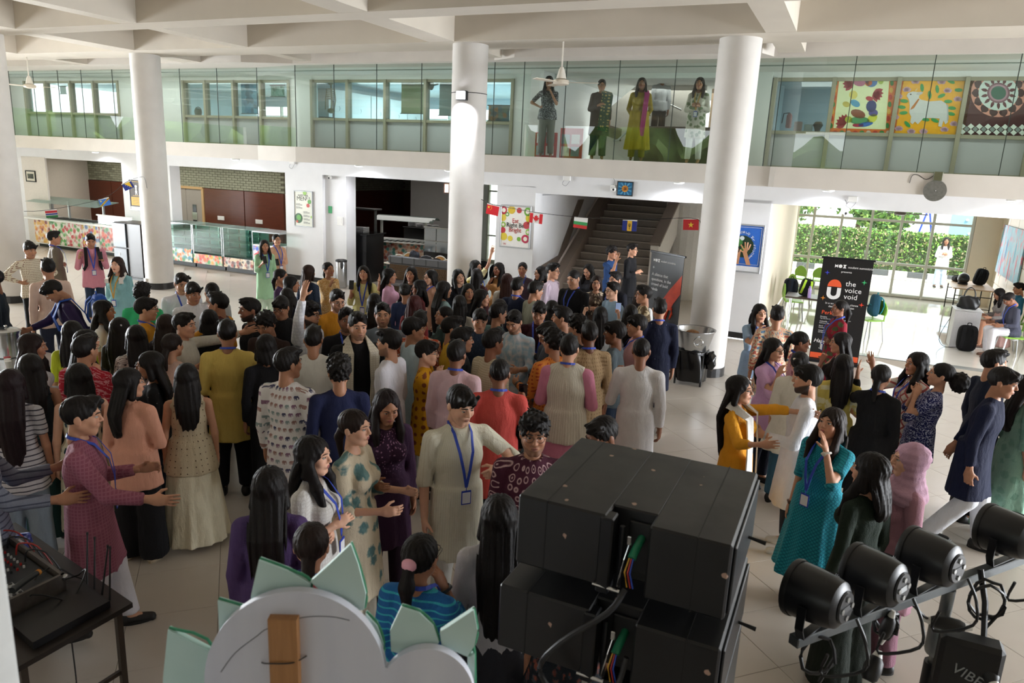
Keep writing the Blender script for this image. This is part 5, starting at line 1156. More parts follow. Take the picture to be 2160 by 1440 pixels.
person(1201, 705, 1.75, 172, 'm', 'side', K('#d88aa6', hem=.33, sl=.75), Pt('#d88aa6', .02), 'cc', 'person in white ribbed waistcoat over a pink kurta seen from behind', lan='b', tone=1, top2=('v', .42, 0, cloth('stripe', '#dcd6c8', '#c8c0ae', None, 1.3)))
person(1242, 678, 1.74, -160, 'm', 'short', K('#a58a68', 'dot', '#8a6f50', hem=.31), JEAN, 'dd', 'person in tan brown kurta with blue lanyard seen from behind', lan='b', tone=4)
person(1284, 675, 1.70, -100, 'm', 'fringe', S_('#5d6a72', sl=.4), JEAN, 'dd', 'person in slate tee shirt beside the tan kurta', tone=3)
person(1348, 663, 1.68, -80, 'm', 'fringe', K('#e2aeb0', hem=.33), WHT, 'dd', 'person in salmon pink kurta with blue lanyard facing left', lan='b', tone=2)
person(1355, 712, 1.72, 178, 'm', 'crop', K('#e4e2e4', hem=.24), WHT, 'kd', 'person in long white kurta seen from behind near the steel tub', tone=3)
person(1128, 871, 1.74, 5, 'm', 'curly', K('#4a1c30', 'ring', '#c9a8a8', hem=.33), BLK, 'fd', 'curly-haired person in maroon ring print kurta with glasses and a smartwatch', spec=2, tone=2, extra=watch('L', '#26335a'), beard=1)
person(1268, 880, 1.70, -50, 'm', 'side', S_('#2c2a34'), BLK, 'dd', 'person half hidden behind the black loudspeaker', tone=3, nod=18)
person(1604, 640, 1.62, 25, 'f', 'mid', K('#a9c8ea', 'yoke', '#eef2fa', hem=.40, sl=.62), WHT, 'dm', 'girl in sky blue embroidered kurta and blue lanyard by the right column', lan='b', tone=1)
person(1558, 791, 1.62, 75, 'f', 'vlong', K('#e8a22a', 'yoke', '#f0d8a0', hem=.26, sl=.75, fl=.06), Pt('#e6c06a', .04), 'go', 'girl in marigold kurta with white dupatta and very long black hair', spec=1, tone=1, lean=-4, aL=((.2, -.8, .1), (.1, -1, .0), 'r'), extra=scarf('#e9e6e2', .10, 'speck', '#d8d0d8', (.42, .28), 'dupatta'))
# ---- right-hand group
person(1642, 645, 1.68, 190, 'm', 'short', K('#e6cfae', 'ikat', '#c86a5a', '#5a7fa0'), WHT, 'dd', 'person in peach ikat print shirt seen from behind', tone=2)
person(1632, 712, 1.62, 55, 'f', 'long', K('#dcb0da', hem=.38, sl=.62), NAVY, 'dm', 'girl in lilac kurta with glasses and blue lanyard facing right', spec=1, lan='b', tone=1)
person(1690, 698, 1.58, 100, 'f', 'pony', K('#d8a0a4', 'floral', '#8a4a5a'), NAVY, 'dd', 'girl in rose print kurta with a teal hair tie', tone=3, lan='b', extra=scrunchie('#2a9aa0', (0, .118, .03), .022))
person(1697, 741, 1.60, 170, 'f', 'bun', Dr('#e9e4d6', hem=.36, sl=.7, fl=.10), Pt('#3f6a82', .03), 'dd', 'girl in cream pleated dress over blue jeans with her hair in a bun', tone=1, extra=scrunchie('#e0d6c8', (0.03, .11, .06), .014))
person(1712, 769, 1.72, -85, 'm', 'fringe', K('#e6e6ec', 'sparkle', '#ffffff', hem=.27, fl=.05), Pt('#232a38', .02), 'gd', 'bearded person in white kurta and dark jeans smiling to the left', beard=2, tone=1, shoe='white', extra=watch('L', '#b8b8bc'))
person(1776, 632, 1.60, -65, 'f', 'pony', K('#8e1f32', 'floral', '#4a5a3a', hem=.22, fl=.05), Pt('#2a8a80', .03), 'ff', 'girl in crimson open jacket with blue lanyard before the black banner', lan='b', tone=3, extra=scrunchie('#d8d4d0', (0, .118, .03), .016))
person(1778, 700, 1.62, -75, 'f', 'long', ('t', .45, 0, cloth('speck', '#1d1715', '#4a3a30')), WHT, 'dm', 'girl in dark sleeveless top and white trousers facing left', tone=1)
person(1775, 746, 1.60, 185, 'f', 'long', S_('#e2cc6a', 'floral', '#f0e8c0', hem=.42, sl=.5), Pt('#d8c8a8', .03), 'dc', 'girl in yellow floral top with long black hair seen from behind', tone=1)
person(1862, 768, 1.62, 165, 'f', 'low', Dr('#121214', hem=.24, sl=.9, fl=.05), BLK, 'wd', 'woman in plain black dress seen from behind', lan='b', tone=1, build=1.1)
person(1945, 745, 1.62, -55, 'f', 'mid', Dr('#e6e0d8', 'lattice', '#b05a5a', hem=.08, sl=.5, fl=.08, sc=.3), WHT, 'dw', 'girl in white robe with red line print gesturing', lan='b', tone=2)
person(1993, 762, 1.64, -85, 'f', 'cpony', K('#252a62', 'scribble', '#c4c8e4', hem=.40, sl=.6), Pt('#e6e2de', .03), 'mm', 'girl in indigo and white print top with a curly ponytail', tone=1, lean=-8)
person(2098, 737, 1.74, 120, 'm', 'short', S_('#1a2236'), BLK, 'dd', 'person in dark blue shirt behind the navy kurta at right', tone=1)
person(2122, 775, 1.74, 85, 'm', 'fringe', K('#141a36', hem=.30), Pt('#dcdde2', .04), 'bd', 'person in navy kurta and white trousers striding to the right', tone=2, legs='walk', lean=8)
person(1765, 860, 1.62, -30, 'f', 'mid', Dr('#2aa0b2', 'lattice', '#1a7488', hem=.16, sl=.55, fl=.09), WHT, 'dd', 'woman in teal dress covering her face with one hand', lan='b', tone=1, nod=-12, shoe='white', hairc='#1f1613', build=1.1, extra=multi(watch('R', '#5a3a28'), bangle('L', '#e0dcd4')), aL=((.15, -.75, -.45), (-.50, .22, 1), 'o'))
person(1848, 955, 1.62, -125, 'f', 'mid', S_('#1f2c22'), Pt('#1c241c', .10), 'dd', 'woman in dark green top and wide trousers behind the stage lamps', tone=1, yaw=20)
person(1932, 934, 1.62, -70, 'f', 'hijab:c39bb0', K('#b98a9a', hem=.30), Pt('#8a6070', .05), 'dd', 'woman in dusty pink headscarf and kurta with blue lanyard', lan='b', tone=0)
person(2172, 790, 1.62, 120, 'f', 'long', Dr('#8fb8a4', 'floral', '#7aa490', hem=.06, sl=.6, fl=.10), WHT, 'dd', 'woman in mint green gown at the right edge', tone=1)
# ---- front row
person(566, 985, 1.62, 170, 'f', 'vlong', K('#54406e', 'yoke', '#c8b0d0', sl=.9), BLK, 'df', 'girl in purple kurta with very long black hair seen from behind', tone=1)
person(655, 919, 1.62, 65, 'f', 'mid', K('#dcd8d4', 'check', '#cbc6c0', hem=.42, sl=.62), BLK, 'fc', 'girl in white crinkled blouse with blue lanyard facing right', lan='b', tone=0)
person(744, 862, 1.66, 60, 'f', 'low', K('#d6c8ae', 'floral', '#55787a', '#6a8a88', hem=.22, sl=.66, fl=.06, sc=.8), WWID, 'gg', 'girl in cream kurta with teal flower print and low ponytail', tone=0, hairc='#1f1512')
person(818, 824, 1.66, 18, 'f', 'mid', K('#3e2440', 'yoke', '#b88ab0', hem=.28, sl=.9), Pt('#2a1626', .03), 'dg', 'girl in plum kurta with embroidered front looking down', tone=2, nod=18, hairc='#1c1416')
person(975, 815, 1.78, 22, 'm', 'fringe', K('#e3dfcc', 'stripe', '#d8d2bc', hem=.30, sl=.60, sc=2), Pt('#d8d4cc', .03), 'xd', 'person in ivory kurta with blue lanyard pointing downwards', lan='b', tone=0, nod=14, yaw=12, aL=((.75, -.15, -.65), (-.80, -.60, .0), 'p'))
person(655, 1104, 1.58, 170, 'f', 'low', S_('#d8586a'), BLK, 'dd', 'girl in coral top with tied-back brown hair behind the foam cut-out', lan='b', tone=1, hairc='#211714')
person(885, 1128, 1.58, 155, 'f', 'pony', K('#2a6aa8', 'hstripe', '#3fb0c0', hem=.36, sl=.8), BLK, 'dm', 'girl in blue banded kurta with a pink and white hair tie', spec=1, lan='b', tone=2, extra=multi(scrunchie('#e8a8b8', (0, .125, .03), .034), watch('R', '#22262e')))
person(1055, 1045, 1.64, 180, 'f', 'vlong', K('#c9c6ca', 'yoke', '#e8e8ee', sl=.85), Sk('#3a3b42', .10), 'dc', 'girl in sheer white kurta with waist-length black hair seen from behind', tone=1)
person(1215, 1120, 1.58, 175, 'f', 'long', Dr('#1c2228', 'floral', '#8a4a3a', '#3a4a52', hem=.30, sl=.5, sc=1.5), BLK, 'dd', 'girl in black floral dress hidden behind the loudspeaker', tone=2)
# ================================================================ furniture, signs and equipment
def printmat(cols, sc=14, seed=0.0, dark='#e8e4da'):
    """a printed food photograph: a jumble of coloured blobs"""
    n = NT('food_print'); n.set(.35); v = n.coord('Object', (1, 1, 1)); ad = n.n.new('ShaderNodeVectorMath'); ad.operation = 'ADD'; n.link(v, ad.inputs[0]); ad.inputs[1].default_value = (seed, seed*.7, seed*1.3)
    c = n.vor(ad.outputs[0], sc, 1, 'Color'); sp = n.n.new('ShaderNodeSeparateColor'); n.link(c, sp.inputs[0]); r = n.n.new('ShaderNodeValToRGB'); n.link(sp.outputs[0], r.inputs[0]); r.color_ramp.interpolation = 'CONSTANT'
    E = r.color_ramp.elements; E[0].color = lin(cols[0]); E[1].color = lin(cols[-1]); E[1].position = 1 - 1/len(cols)
    for i, q in enumerate(cols[1:-1]): e = E.new((i + 1)/len(cols)); e.color = lin(q)
    d = n.vor(ad.outputs[0], sc, 1); n.col(n.mix(n.step(d, .42, 1.0), r.outputs[0], lin(dark))); return n.m
M_STEEL = mat('#b9bbbd', .22, .95, grain=.05); M_CHROME = mat('#d5d7d9', .12, 1.0, grain=0); M_BLACK = mat('#151517', .5, grain=.15); M_BLACKM = mat('#1a1b1f', .35, .3, grain=.1)
M_WHITEP = mat('#e9e8e4', .5, grain=.03); M_CLEAR = glass('#e2f0ec', .06); M_FRAME = mat('#b7babd', .3, .6, grain=.05)
def flat(pts, t, d, mb=None):
    """an outline given in photograph pixels, laid on the wall plane at depth t, d thick"""
    mb = mb or MB(); q = [ont(x, y, t) for x, y in pts]
    a = sum(q[i][0]*q[(i + 1) % len(q)][1] - q[(i + 1) % len(q)][0]*q[i][1] for i in range(len(q)))
    if a < 0: q = q[::-1]
    return mb.prism(q, t - d, t, 'y')
# ---- left food counter
def counter_left():
    o = thing('food_counter', 'long white food counter with food picture panels in the left alcove', 'counter', -22, 15.3)
    part('body', MB().box(-23.8, -19.95, 15.12, 15.75, .10, .88), M_WHITEP, o); part('plinth', MB().box(-23.75, -20, 15.2, 15.7, 0, .10), M_BLACK, o)
    part('worktop', MB().bbox(-24.2, -20.6, 14.92, 15.8, .88, .93, .008), M_WHITEP, o)
    cols = [['#c8782a', '#d9a23c', '#8a2a20', '#e0b060'], ['#3a8a3a', '#d8d2c0', '#b83a30', '#5aa04a'], ['#e8e4da', '#c04048', '#d8a0a0', '#5a9a48'], ['#5a78b0', '#e0dcd8', '#c04840', '#d0a840'], ['#a03028', '#3a3a38', '#3f8a4a', '#d86048']]
    for k in range(5):
        a, b = -23.75 + k*.76, -23.75 + k*.76 + .75; part('picture_panel', MB().bbox(a, b, 15.09, 15.12, .14, .86, .004), printmat(cols[k], 9, k*3.1), o, label='printed food picture')
    for s_ in (-23.3, -22.5, -20.9): part('post', MB().bbox(s_, s_ + .05, 15.4, 15.46, .93, 1.50, .006), M_FRAME, o)
    part('glass_shelf', MB().prism([(14.95, 1.42), (15.0, 1.42), (15.75, 1.54), (15.75, 1.56)], -23.9, -20.6, 'x'), glass('#cfe6e0', .22, 0, .25), o)
    part('tray_rail', MB().bbox(-23.0, -20.9, 15.05, 15.6, .93, .95, .004), M_STEEL, o)
    for k in range(6): part('food_well', MB().bbox(-22.95 + k*.34, -22.66 + k*.34, 15.1, 15.55, .935, .962, .006), M_BLACK, o)
    part('glass_guard', MB().box(-20.55, -19.1, 14.98, 14.99, .95, 1.22), M_CLEAR, o); part('guard_rail', MB().bbox(-20.6, -19.05, 14.96, 15.01, 1.2, 1.24, .005), M_WHITEP, o)
    part('end_worktop', MB().prism([(-20.6, 14.9), (-19.0, 14.9), (-19.3, 15.25), (-20.6, 15.25)], .88, .95, 'z'), M_WHITEP, o)
counter_left()
o = thing('refrigerator', 'tall dark grey refrigerator with black side standing by the left column', 'refrigerator', -16.25, 12.8)
part('cabinet', MB().bbox(-16.75, -15.75, 12.62, 13.2, .06, 1.42, .015), mat('#1d1613', .35), o); part('base', MB().box(-16.7, -15.8, 12.66, 13.15, 0, .06), M_BLACK, o)
for z0, z1 in ((.08, .78), (.80, 1.40)): part('door', MB().bbox(-16.75, -16.28, 12.57, 12.62, z0, z1, .01), mat('#46494c', .3, .3), o)
part('control_strip', MB().bbox(-16.27, -15.78, 12.60, 12.62, .1, 1.4, .005), mat('#26201d', .4), o); part('label_plate', MB().box(-16.56, -16.53, 12.563, 12.57, .6, .66), M_WHITEP, o)
# ---- glass display cases
def case(a, b, k):
    o = thing('display_case', ['first glass display case beside the left column with a fruit print', 'middle glass display case with a red drinks print', 'third glass display case with a grid of small food prints'][k], 'display case', (a + b)/2, 15.3, 0, 'glass display cases')
    part('plinth', MB().box(a + .02, b - .02, 15.2, 15.7, 0, .12), M_BLACK, o); part('base', MB().bbox(a + .01, b - .01, 15.12, 15.75, .12, .5 if k == 0 else .40, .006), mat('#8a8f8e', .3), o)
    part('picture_panel', MB().box(a + .02, b - .02, 15.10, 15.12, .13, .5 if k == 0 else .40), printmat([['#e8e6d8', '#d87a2a', '#3f8a48', '#3a8aa0'], ['#c8322a', '#3f9a48', '#e0a030', '#d86a30'], ['#6a3024', '#d8c0a0', '#2a2420', '#a05040']][k], 10, 5 + k), o)
    for s_ in (a + .02, b - .02):
        part('post', MB().bbox(s_ - .012, s_ + .012, 15.11, 15.135, .4, 1.2, .003), M_STEEL, o); part('side_glass', MB().box(s_ - .004, s_ + .004, 15.14, 15.72, .4, 1.2), M_CLEAR, o)
    part('front_glass', MB().box(a + .03, b - .03, 15.11, 15.118, .45, 1.2), M_CLEAR, o); part('top_glass', MB().bbox(a, b, 15.08, 15.76, 1.2, 1.225, .004), glass('#c4dcd6', .2, 0, .3), o)
    for z in (.60, .80, 1.0): part('shelf', MB().bbox(a + .03, b - .03, 15.2, 15.7, z, z + .012, .003), glass('#d8ebe6', .2, 0, .45), o)
    part('back_panel', MB().box(a + .02, b - .02, 15.73, 15.75, .4, 1.2), mat('#9fb0ae', .35), o)
    for q in (.33, .66): part('bracket', MB().bbox(a + (b - a)*q, a + (b - a)*q + .03, 15.70, 15.73, .45, 1.18, .003), M_CHROME, o)
for k, (a, b) in enumerate(((-18.3, -16.85), (-16.84, -15.72), (-15.7, -14.6))): case(a, b, k)
o = thing('ice_cream_freezer', 'white ice cream freezer with a colourful lolly print beside the menu pillar', 'freezer', -14.1, 15.3)
part('body', MB().bbox(-14.55, -13.62, 15.05, 15.72, .08, .86, .01), M_WHITEP, o); part('picture_panel', MB().box(-14.52, -13.65, 15.03, 15.05, .12, .82), printmat(['#d83a48', '#2f9a5a', '#4a6ad0', '#e89ab0', '#e8e0f0'], 9, 11), o); part('glass_top', MB().box(-14.53, -13.64, 15.08, 15.70, .87, 1.18), M_CLEAR, o); part('lid_frame', MB().bbox(-14.56, -13.6, 15.04, 15.73, 1.18, 1.22, .006), M_FRAME, o); part('plinth', MB().box(-14.5, -13.66, 15.1, 15.7, 0, .08), M_BLACK, o)
# ---- wall sockets on the panelling
for k, s_ in enumerate((-20.95 - .0, -18.5, -16.9)):
    solo('socket_plate', MB().bbox(s_ - .14, s_ + .14, 17.775, 17.80, 1.08, 1.21, .005), M_WHITEP, ['white socket plate left of the canteen door', 'white socket plate in the middle of the wood panelling', 'white socket plate at the right of the wood panelling'][k], 'socket', (s_, 17.78, 1.08), 'canteen sockets')
# ---- posters and pictures
def framed(name, label, cat, x0, y0, x1, y1, t, back, frame=M_FRAME, fw=.02):
    a, zt = ont(x0, y0, t); b, zb = ont(x1, y1, t); o = thing(name, label, cat, (a + b)/2, t, zb)
    part('backing', MB().box(a, b, t - .02, t - .002, zb, zt), back, o); m = MB()
    m.bbox(a - fw, b + fw, t - .035, t, zt, zt + fw, .004).bbox(a - fw, b + fw, t - .035, t, zb - fw, zb, .004).bbox(a - fw, a, t - .035, t, zb, zt, .004).bbox(b, b + fw, t - .035, t, zb, zt, .004); part('frame', m, frame, o)
    return o, a, b, zb, zt
def blob(o, name, cx, cz, rx, rz, t, m, n=14, d=.003): part(name, MB().prism([(cx + rx*math.cos(2*math.pi*i/n), cz + rz*math.sin(2*math.pi*i/n)) for i in range(n)], t - d, t, 'y'), m, o)
TT = TW
o, a, b, zb, zt = framed('menu_poster', 'white MENU poster with salad bowls on the pillar by the freezer', 'poster', 622, 403, 660, 478, TT, mat('#dfe0d2', .5)); t = TT - .021; G = mat('#3c3f3a', .6); w_ = b - a; hh = zt - zb
text('lettering', 'MENU', (a + b)/2, t, zt - .26*hh, .155, G, o, 'CENTER'); text('lettering', 'HAPPY MEAL', (a + b)/2, t, zt - .13*hh, .06, G, o, 'CENTER')
for cx, cz, r, c in ((.80, .68, .14, '#e0ddd0'), (.22, .22, .17, '#2f5a34')): blob(o, 'bowl', a + cx*w_, zb + cz*hh, r*w_*1.35, r*w_*1.35, t, mat(c, .5))
for cx, cz, r, c in ((.24, .24, .13, '#58a03c'), (.86, .72, .10, '#58a03c'), (.78, .61, .09, '#c03a2c'), (.14, .12, .06, '#c0482c'), (.6, .97, .10, '#8fbf4a'), (.97, .28, .06, '#a8cf6a')): blob(o, 'salad', a + cx*w_, zb + cz*hh, r*w_, r*w_, t - .004, mat(c, .5))
for k, (cx, cz) in enumerate(((.08, .64), (.08, .55), (.50, .42), (.50, .32), (.50, .22), (.50, .12))):
    for j in range(3): part('text_line', MB().box(a + cx*w_, a + (cx + (.36 if j else .24))*w_, t - .002, t, zb + (cz - .022*j)*hh, zb + (cz - .022*j + .009)*hh), G, o)
o, a, b, zb, zt = framed('chef_poster', 'dark brown poster with a white chef drawing and yellow box beside the left column', 'poster', 273, 378, 303, 443, TT, mat('#43342e', .5)); t = TT - .021; w_ = b - a; hh = zt - zb
part('yellow_box', MB().box(a + .10*w_, b - .03*w_, t - .003, t, zb + .14*hh, zb + .42*hh), mat('#e0b030', .5), o); part('footer', MB().box(a, b, t - .003, t, zb, zb + .10*hh), M_WHITEP, o)
for cx, cz, rx, rz in ((.55, .78, .10, .045), (.55, .70, .07, .05), (.55, .60, .09, .06), (.5, .52, .03, .04), (.62, .52, .03, .04)): blob(o, 'chef_figure', a + cx*w_, zb + cz*hh, rx*w_, rz*hh, t - .002, M_WHITEP)
for k in range(4): part('text_line', MB().box(a + .2*w_, b - .12*w_, t - .006, t, zb + (.19 + .055*k)*hh, zb + (.20 + .055*k)*hh), mat('#8a5a20', .5), o)
for z_ in (.93, .46): part('text_line', MB().box(a + .25*w_, b - .1*w_, t - .003, t, zb + z_*hh, zb + (z_ + .012)*hh), mat('#e0b030', .5), o)
o, a, b, zb, zt = framed('framed_photograph', 'small dark framed photograph on the white pier of the left alcove', 'picture', 56, 361, 76, 382, 15.28, mat('#cfc9b8', .5), M_BLACK, .03); part('photograph', MB().box(a + .07, b - .07, 15.25, 15.262, zb + .07, zt - .07), printmat(['#3a3a34', '#5a5a4c', '#22231f'], 9, 21, '#4a4a40'), o)
struct('wall_pier', MB().box(-24.35, -23.2, 15.28, 15.34, 0, 2.8), mat('#d5cec4', .7))
o, a, b, zb, zt = framed('fruit_poster', 'poster reading Eat Right Be Bright with bright fruit border', 'poster', 1060, 434, 1115, 523, TT, mat('#eeece6', .5), M_FRAME, .03); t = TT - .021; w_ = b - a; hh = zt - zb
FR = [(.07, .93, .14, '#c0283e'), (.35, .95, .13, '#d8b830'), (.62, .95, .09, '#c03a40'), (.92, .93, .14, '#6aa83a'), (.06, .72, .12, '#d8c040'), (.95, .75, .13, '#d8c838'), (.07, .52, .09, '#8ab848'), (.90, .55, .12, '#c04048'), (.06, .36, .10, '#c0303e'), (.96, .36, .10, '#8ac048'), (.10, .18, .13, '#d8c038'), (.34, .14, .09, '#e0cc40'), (.88, .16, .14, '#b8284a'), (.65, .14, .07, '#7ab040'), (.95, .62, .05, '#d84a40'), (.20, .82, .07, '#5aa040')]
for cx, cz, r, c in FR: blob(o, 'fruit', a + cx*w_, zb + (.08 + cz*.88)*hh, min(r*w_, min(cx, 1 - cx)*w_ + .03), r*w_, t, mat(c, .5))
for cx, cz, r, c in FR[::3]: blob(o, 'fruit_centre', a + cx*w_, zb + (.08 + cz*.88)*hh, r*w_*.5, r*w_*.5, t - .004, mat('#efe6d8', .5))
RD, DK = mat('#b8323a', .5), mat('#2c2c2e', .5)
text('lettering', 'Eat', (a + b)/2, t - .004, zb + .60*hh, .145, RD, o, 'CENTER', sx=.9); text('lettering', 'Right Be', (a + b)/2, t - .004, zb + .49*hh, .145, DK, o, 'CENTER', sx=.9); text('lettering', 'Bright', (a + b)/2, t - .004, zb + .37*hh, .145, RD, o, 'CENTER', sx=.9)
part('footer', MB().box(a, b, t - .003, t, zb, zb + .09*hh), mat('#f0eeea', .5), o); text('lettering', 'W', a + .10*w_, t - .006, zb + .03*hh, .07, RD, o)
o, a, b, zb, zt = framed('om_picture', 'square blue picture with rays and a gold Om disc above the stairs', 'picture', 1305, 384, 1333, 412, TT, mat('#2f7fb0', .5), M_BLACK, .02); t = TT - .021; cx, cz = (a + b)/2, (zb + zt)/2
for k in range(20):
    an = 2*math.pi*k/20; part('ray', MB().prism([(cx + .07*math.cos(an - .1), cz + .07*math.sin(an - .1)), (cx + .15*math.cos(an - .05), cz + .15*math.sin(an - .05)), (cx + .15*math.cos(an + .05), cz + .15*math.sin(an + .05)), (cx + .07*math.cos(an + .1), cz + .07*math.sin(an + .1))], t - .002, t, 'y'), mat('#6ab8d8', .5) if k % 2 else mat('#1d5a86', .5), o)
blob(o, 'disc', cx, cz, .07, .07, t - .003, mat('#c8862a', .4)); part('om_sign', MB().tube([(cx - .025, t - .008, cz + .025), (cx + .005, t - .008, cz + .03), (cx + .0, t - .008, cz + .005), (cx - .015, t - .008, cz), (cx + .01, t - .008, cz - .005), (cx + .005, t - .008, cz - .03), (cx - .03, t - .008, cz - .025)], .005, 5).tube([(cx + .01, t - .008, cz), (cx + .035, t - .008, cz + .01), (cx + .035, t - .008, cz - .02)], .005, 5).tube([(cx + .012, t - .008, cz + .042), (cx + .035, t - .008, cz + .034), (cx + .045, t - .008, cz + .045)], .004, 5), mat('#6a2a16', .5), o)
o, a, b, zb, zt = framed('world_poster', 'blue poster of hands holding the earth beside the right column', 'poster', 1551, 474, 1600, 574, TT, mat('#2560b8', .5), M_FRAME, .03); t = TT - .021; w_ = b - a; hh = zt - zb
blob(o, 'earth', a + .34*w_, zb + .54*hh, .40*w_, .40*w_, t, mat('#12301c', .5)); 
for cx, cz, r, c in ((.2, .62, .14, '#3f7a3a'), (.42, .48, .12, '#3f7a3a'), (.3, .72, .08, '#cfd8d8'), (.1, .5, .08, '#3a6a9a')): blob(o, 'continent', a + cx*w_, zb + cz*hh, r*w_, r*w_, t - .003, mat(c, .5))
SKN = mat('#c08a64', .5)
for pts in (((.55, .14), (.70, .14), (.52, .42), (.58, .50), (.40, .50), (.38, .40)), ((.12, .14), (.28, .14), (.30, .40), (.10, .40)), ): part('hand', MB().prism([(a + u*w_, zb + v*hh) for u, v in pts], t - .007, t - .003, 'y'), SKN, o)
for u0, v0, u1, v1 in ((.40, .48, .28, .58), (.46, .49, .42, .64), (.51, .49, .52, .64), (.56, .48, .62, .60), (.38, .42, .26, .46), (.14, .40, .10, .48), (.2, .4, .2, .49), (.27, .4, .30, .47)): part('finger', MB().tube([(a + u0*w_, t - .006, zb + v0*hh), (a + u1*w_, t - .006, zb + v1*hh)], .014, 5), SKN, o)
part('footer', MB().box(a, b, t - .003, t, zb, zb + .11*hh), mat('#dfe1e4', .5), o); part('border', MB().box(a + .04*w_, b - .05*w_, t - .002, t, zb + .15*hh, zb + .156*hh).box(b - .06*w_, b - .05*w_, t - .002, t, zb + .15*hh, zt - .03*hh).box(a + .04*w_, b - .05*w_, t - .002, t, zt - .036*hh, zt - .03*hh), M_WHITEP, o)
for i, ch in enumerate('WORLD MY FUTURE'):
    an = math.radians(112 - i*11.5); text('lettering', ch, a + (.34 + .47*math.cos(an))*w_, t - .004, zb + .54*hh + .47*w_*math.sin(an), .065, M_WHITEP, o, 'CENTER', tilt=-(math.pi/2 - an)) if ch != ' ' else None
o, a, b, zb, zt = framed('wall_plaque', 'small framed picture half hidden by the central column', 'picture', 939, 388, 947, 406, 15.28, mat('#d8cfb8', .5), mat('#4a2a1a', .4), .02)
s_, z_ = ont(697, 442, TW + .1); solo('exit_sign', MB().bbox(s_ - .055, s_ + .055, TW + .08, TW + .1, z_ - .09, z_ + .09, .004), mat('#1f9a58', .4), 'small green wall sign on the pillar beside the kitchen alcove', 'sign', (s_, TW + .1, z_))
s_, z_ = ont(718, 466, TW + .1); solo('switch_panel', MB().bbox(s_ - .09, s_ + .09, TW + .075, TW + .1, z_ - .11, z_ + .11, .006).bbox(s_ - .06, s_ + .06, TW + .07, TW + .08, z_ - .07, z_ + .07, .004), M_WHITEP, 'white switch panel on the pillar beside the kitchen alcove', 'switch', (s_, TW + .1, z_))
# ---- kitchen alcove
o = thing('granite_counter', 'black granite counter at the left of the kitchen alcove', 'counter', -11.9, 16.5)
part('body', MB().box(-12.75, -11.5, 15.95, 16.75, 0, 1.26), M_BLACKG, o); part('worktop', MB().bbox(-12.8, -11.45, 15.9, 16.8, 1.26, 1.30, .006), mat('#101012', .15), o)
for z in (.42, .84): part('joint', MB().box(-12.75, -11.49, 15.945, 15.95, z, z + .006), mat('#3a3a3e', .4), o)
for k in range(7):
    s_ = -12.45 + k*.11; q = thing('tray_stack', ['pile of steel trays on the granite counter, ' + p for p in ('first from the pillar', 'second from the pillar', 'third from the pillar', 'fourth from the pillar', 'fifth from the pillar', 'sixth from the pillar', 'last before the buffet')][k], 'tray', s_, 16.3, 1.3, 'trays on the granite counter')
    for j in range(6): part('tray', MB().bbox(s_ - .05, s_ + .05, 16.15, 16.42, 1.302 + j*.025, 1.322 + j*.025, .005), M_STEEL, q)
o = thing('buffet_counter', 'white buffet counter with curved glass hood and fruit print in the kitchen alcove', 'counter', -11.3, 18.0)
bm = Matrix.Translation((-12.35, 17.6, 0)) @ Matrix.Rotation(math.radians(12), 4, 'Z')
part('body', MB().box(0, 1.9, 0, .7, .1, .95, bm), M_WHITEP, o); part('plinth', MB().box(.05, 1.85, .05, .65, 0, .1, bm), M_BLACK, o); part('picture_panel', MB().box(.02, 1.9, -.02, 0, .12, .93, bm), printmat(['#b86a4a', '#d8b8a0', '#3f7a70', '#8a3a30', '#d88a60'], 11, 31), o)
part('worktop', MB().bbox(-.05, 2.0, -.28, .75, .95, .99, .008, bm), M_WHITEP, o); 
for k in range(12): part('rail', MB().bbox(-.03 + k*.165, .06 + k*.165, -.27, .05, .99, 1.0, .002, bm), M_STEEL, o)
for x in (.0, 1.35): part('post', MB().bbox(x, x + .07, .3, .36, .99, 1.62, .008, bm), M_WHITEP, o)
hd = MB(); hp_ = [(-.12 + .62*k/8, 1.55 + .13*math.sin(math.pi*.9*k/8)) for k in range(9)]; hd.prism(hp_ + [(u, z + .012) for u, z in hp_[::-1]], 0, 1.75, 'x', bm); part('glass_hood', hd, glass('#c2d2ce', .25, .05, .35), o)
o = thing('shelf_stand', 'dark steel serving shelf behind the granite counter', 'shelf', -12.4, 17.0)
for s_ in (-12.85, -12.0): part('post', MB().bbox(s_, s_ + .06, 17.0, 17.06, 0, 1.85, .006), mat('#5a5d5c', .4, .5), o)
part('shelf', MB().bbox(-13.1, -11.9, 16.85, 17.25, 1.85, 1.89, .006), mat('#3a3d3c', .4, .4), o)
o = thing('black_cabinet', 'black kitchen cabinet carrying piles of white plates', 'cabinet', -11.4, 18.7); part('body', MB().bbox(-12.0, -10.85, 18.5, 19.0, 0, 1.30, .01), M_BLACKG, o); part('worktop', MB().bbox(-12.02, -10.83, 18.48, 19.02, 1.30, 1.33, .005), mat('#1c1c1e', .2), o)
for k in range(4):
    s_ = -11.85 + k*.27; m = MB()
    for j in range(9 if k == 0 else 5): m.lathe([(.06, 0), (.11, .012), (.115, .017), (.11, .018)], 14, (s_, 18.7, 1.333 + j*.019))
    solo('plate_stack', m, mat('#e8e8ec', .3), 'pile of white plates on the black cabinet, ' + ('tallest pile' if k == 0 else ['', 'second pile', 'third pile', 'pile nearest the column'][k]), 'plates', (s_, 18.7, 1.33), 'plates in the kitchen', sm=True)
o = thing('glass_counter', 'black counter with a tall glass front beside the central column', 'counter', -10.1, 17.3); part('body', MB().bbox(-10.45, -9.7, 17.1, 17.5, 0, .85, .01), M_BLACKG, o)
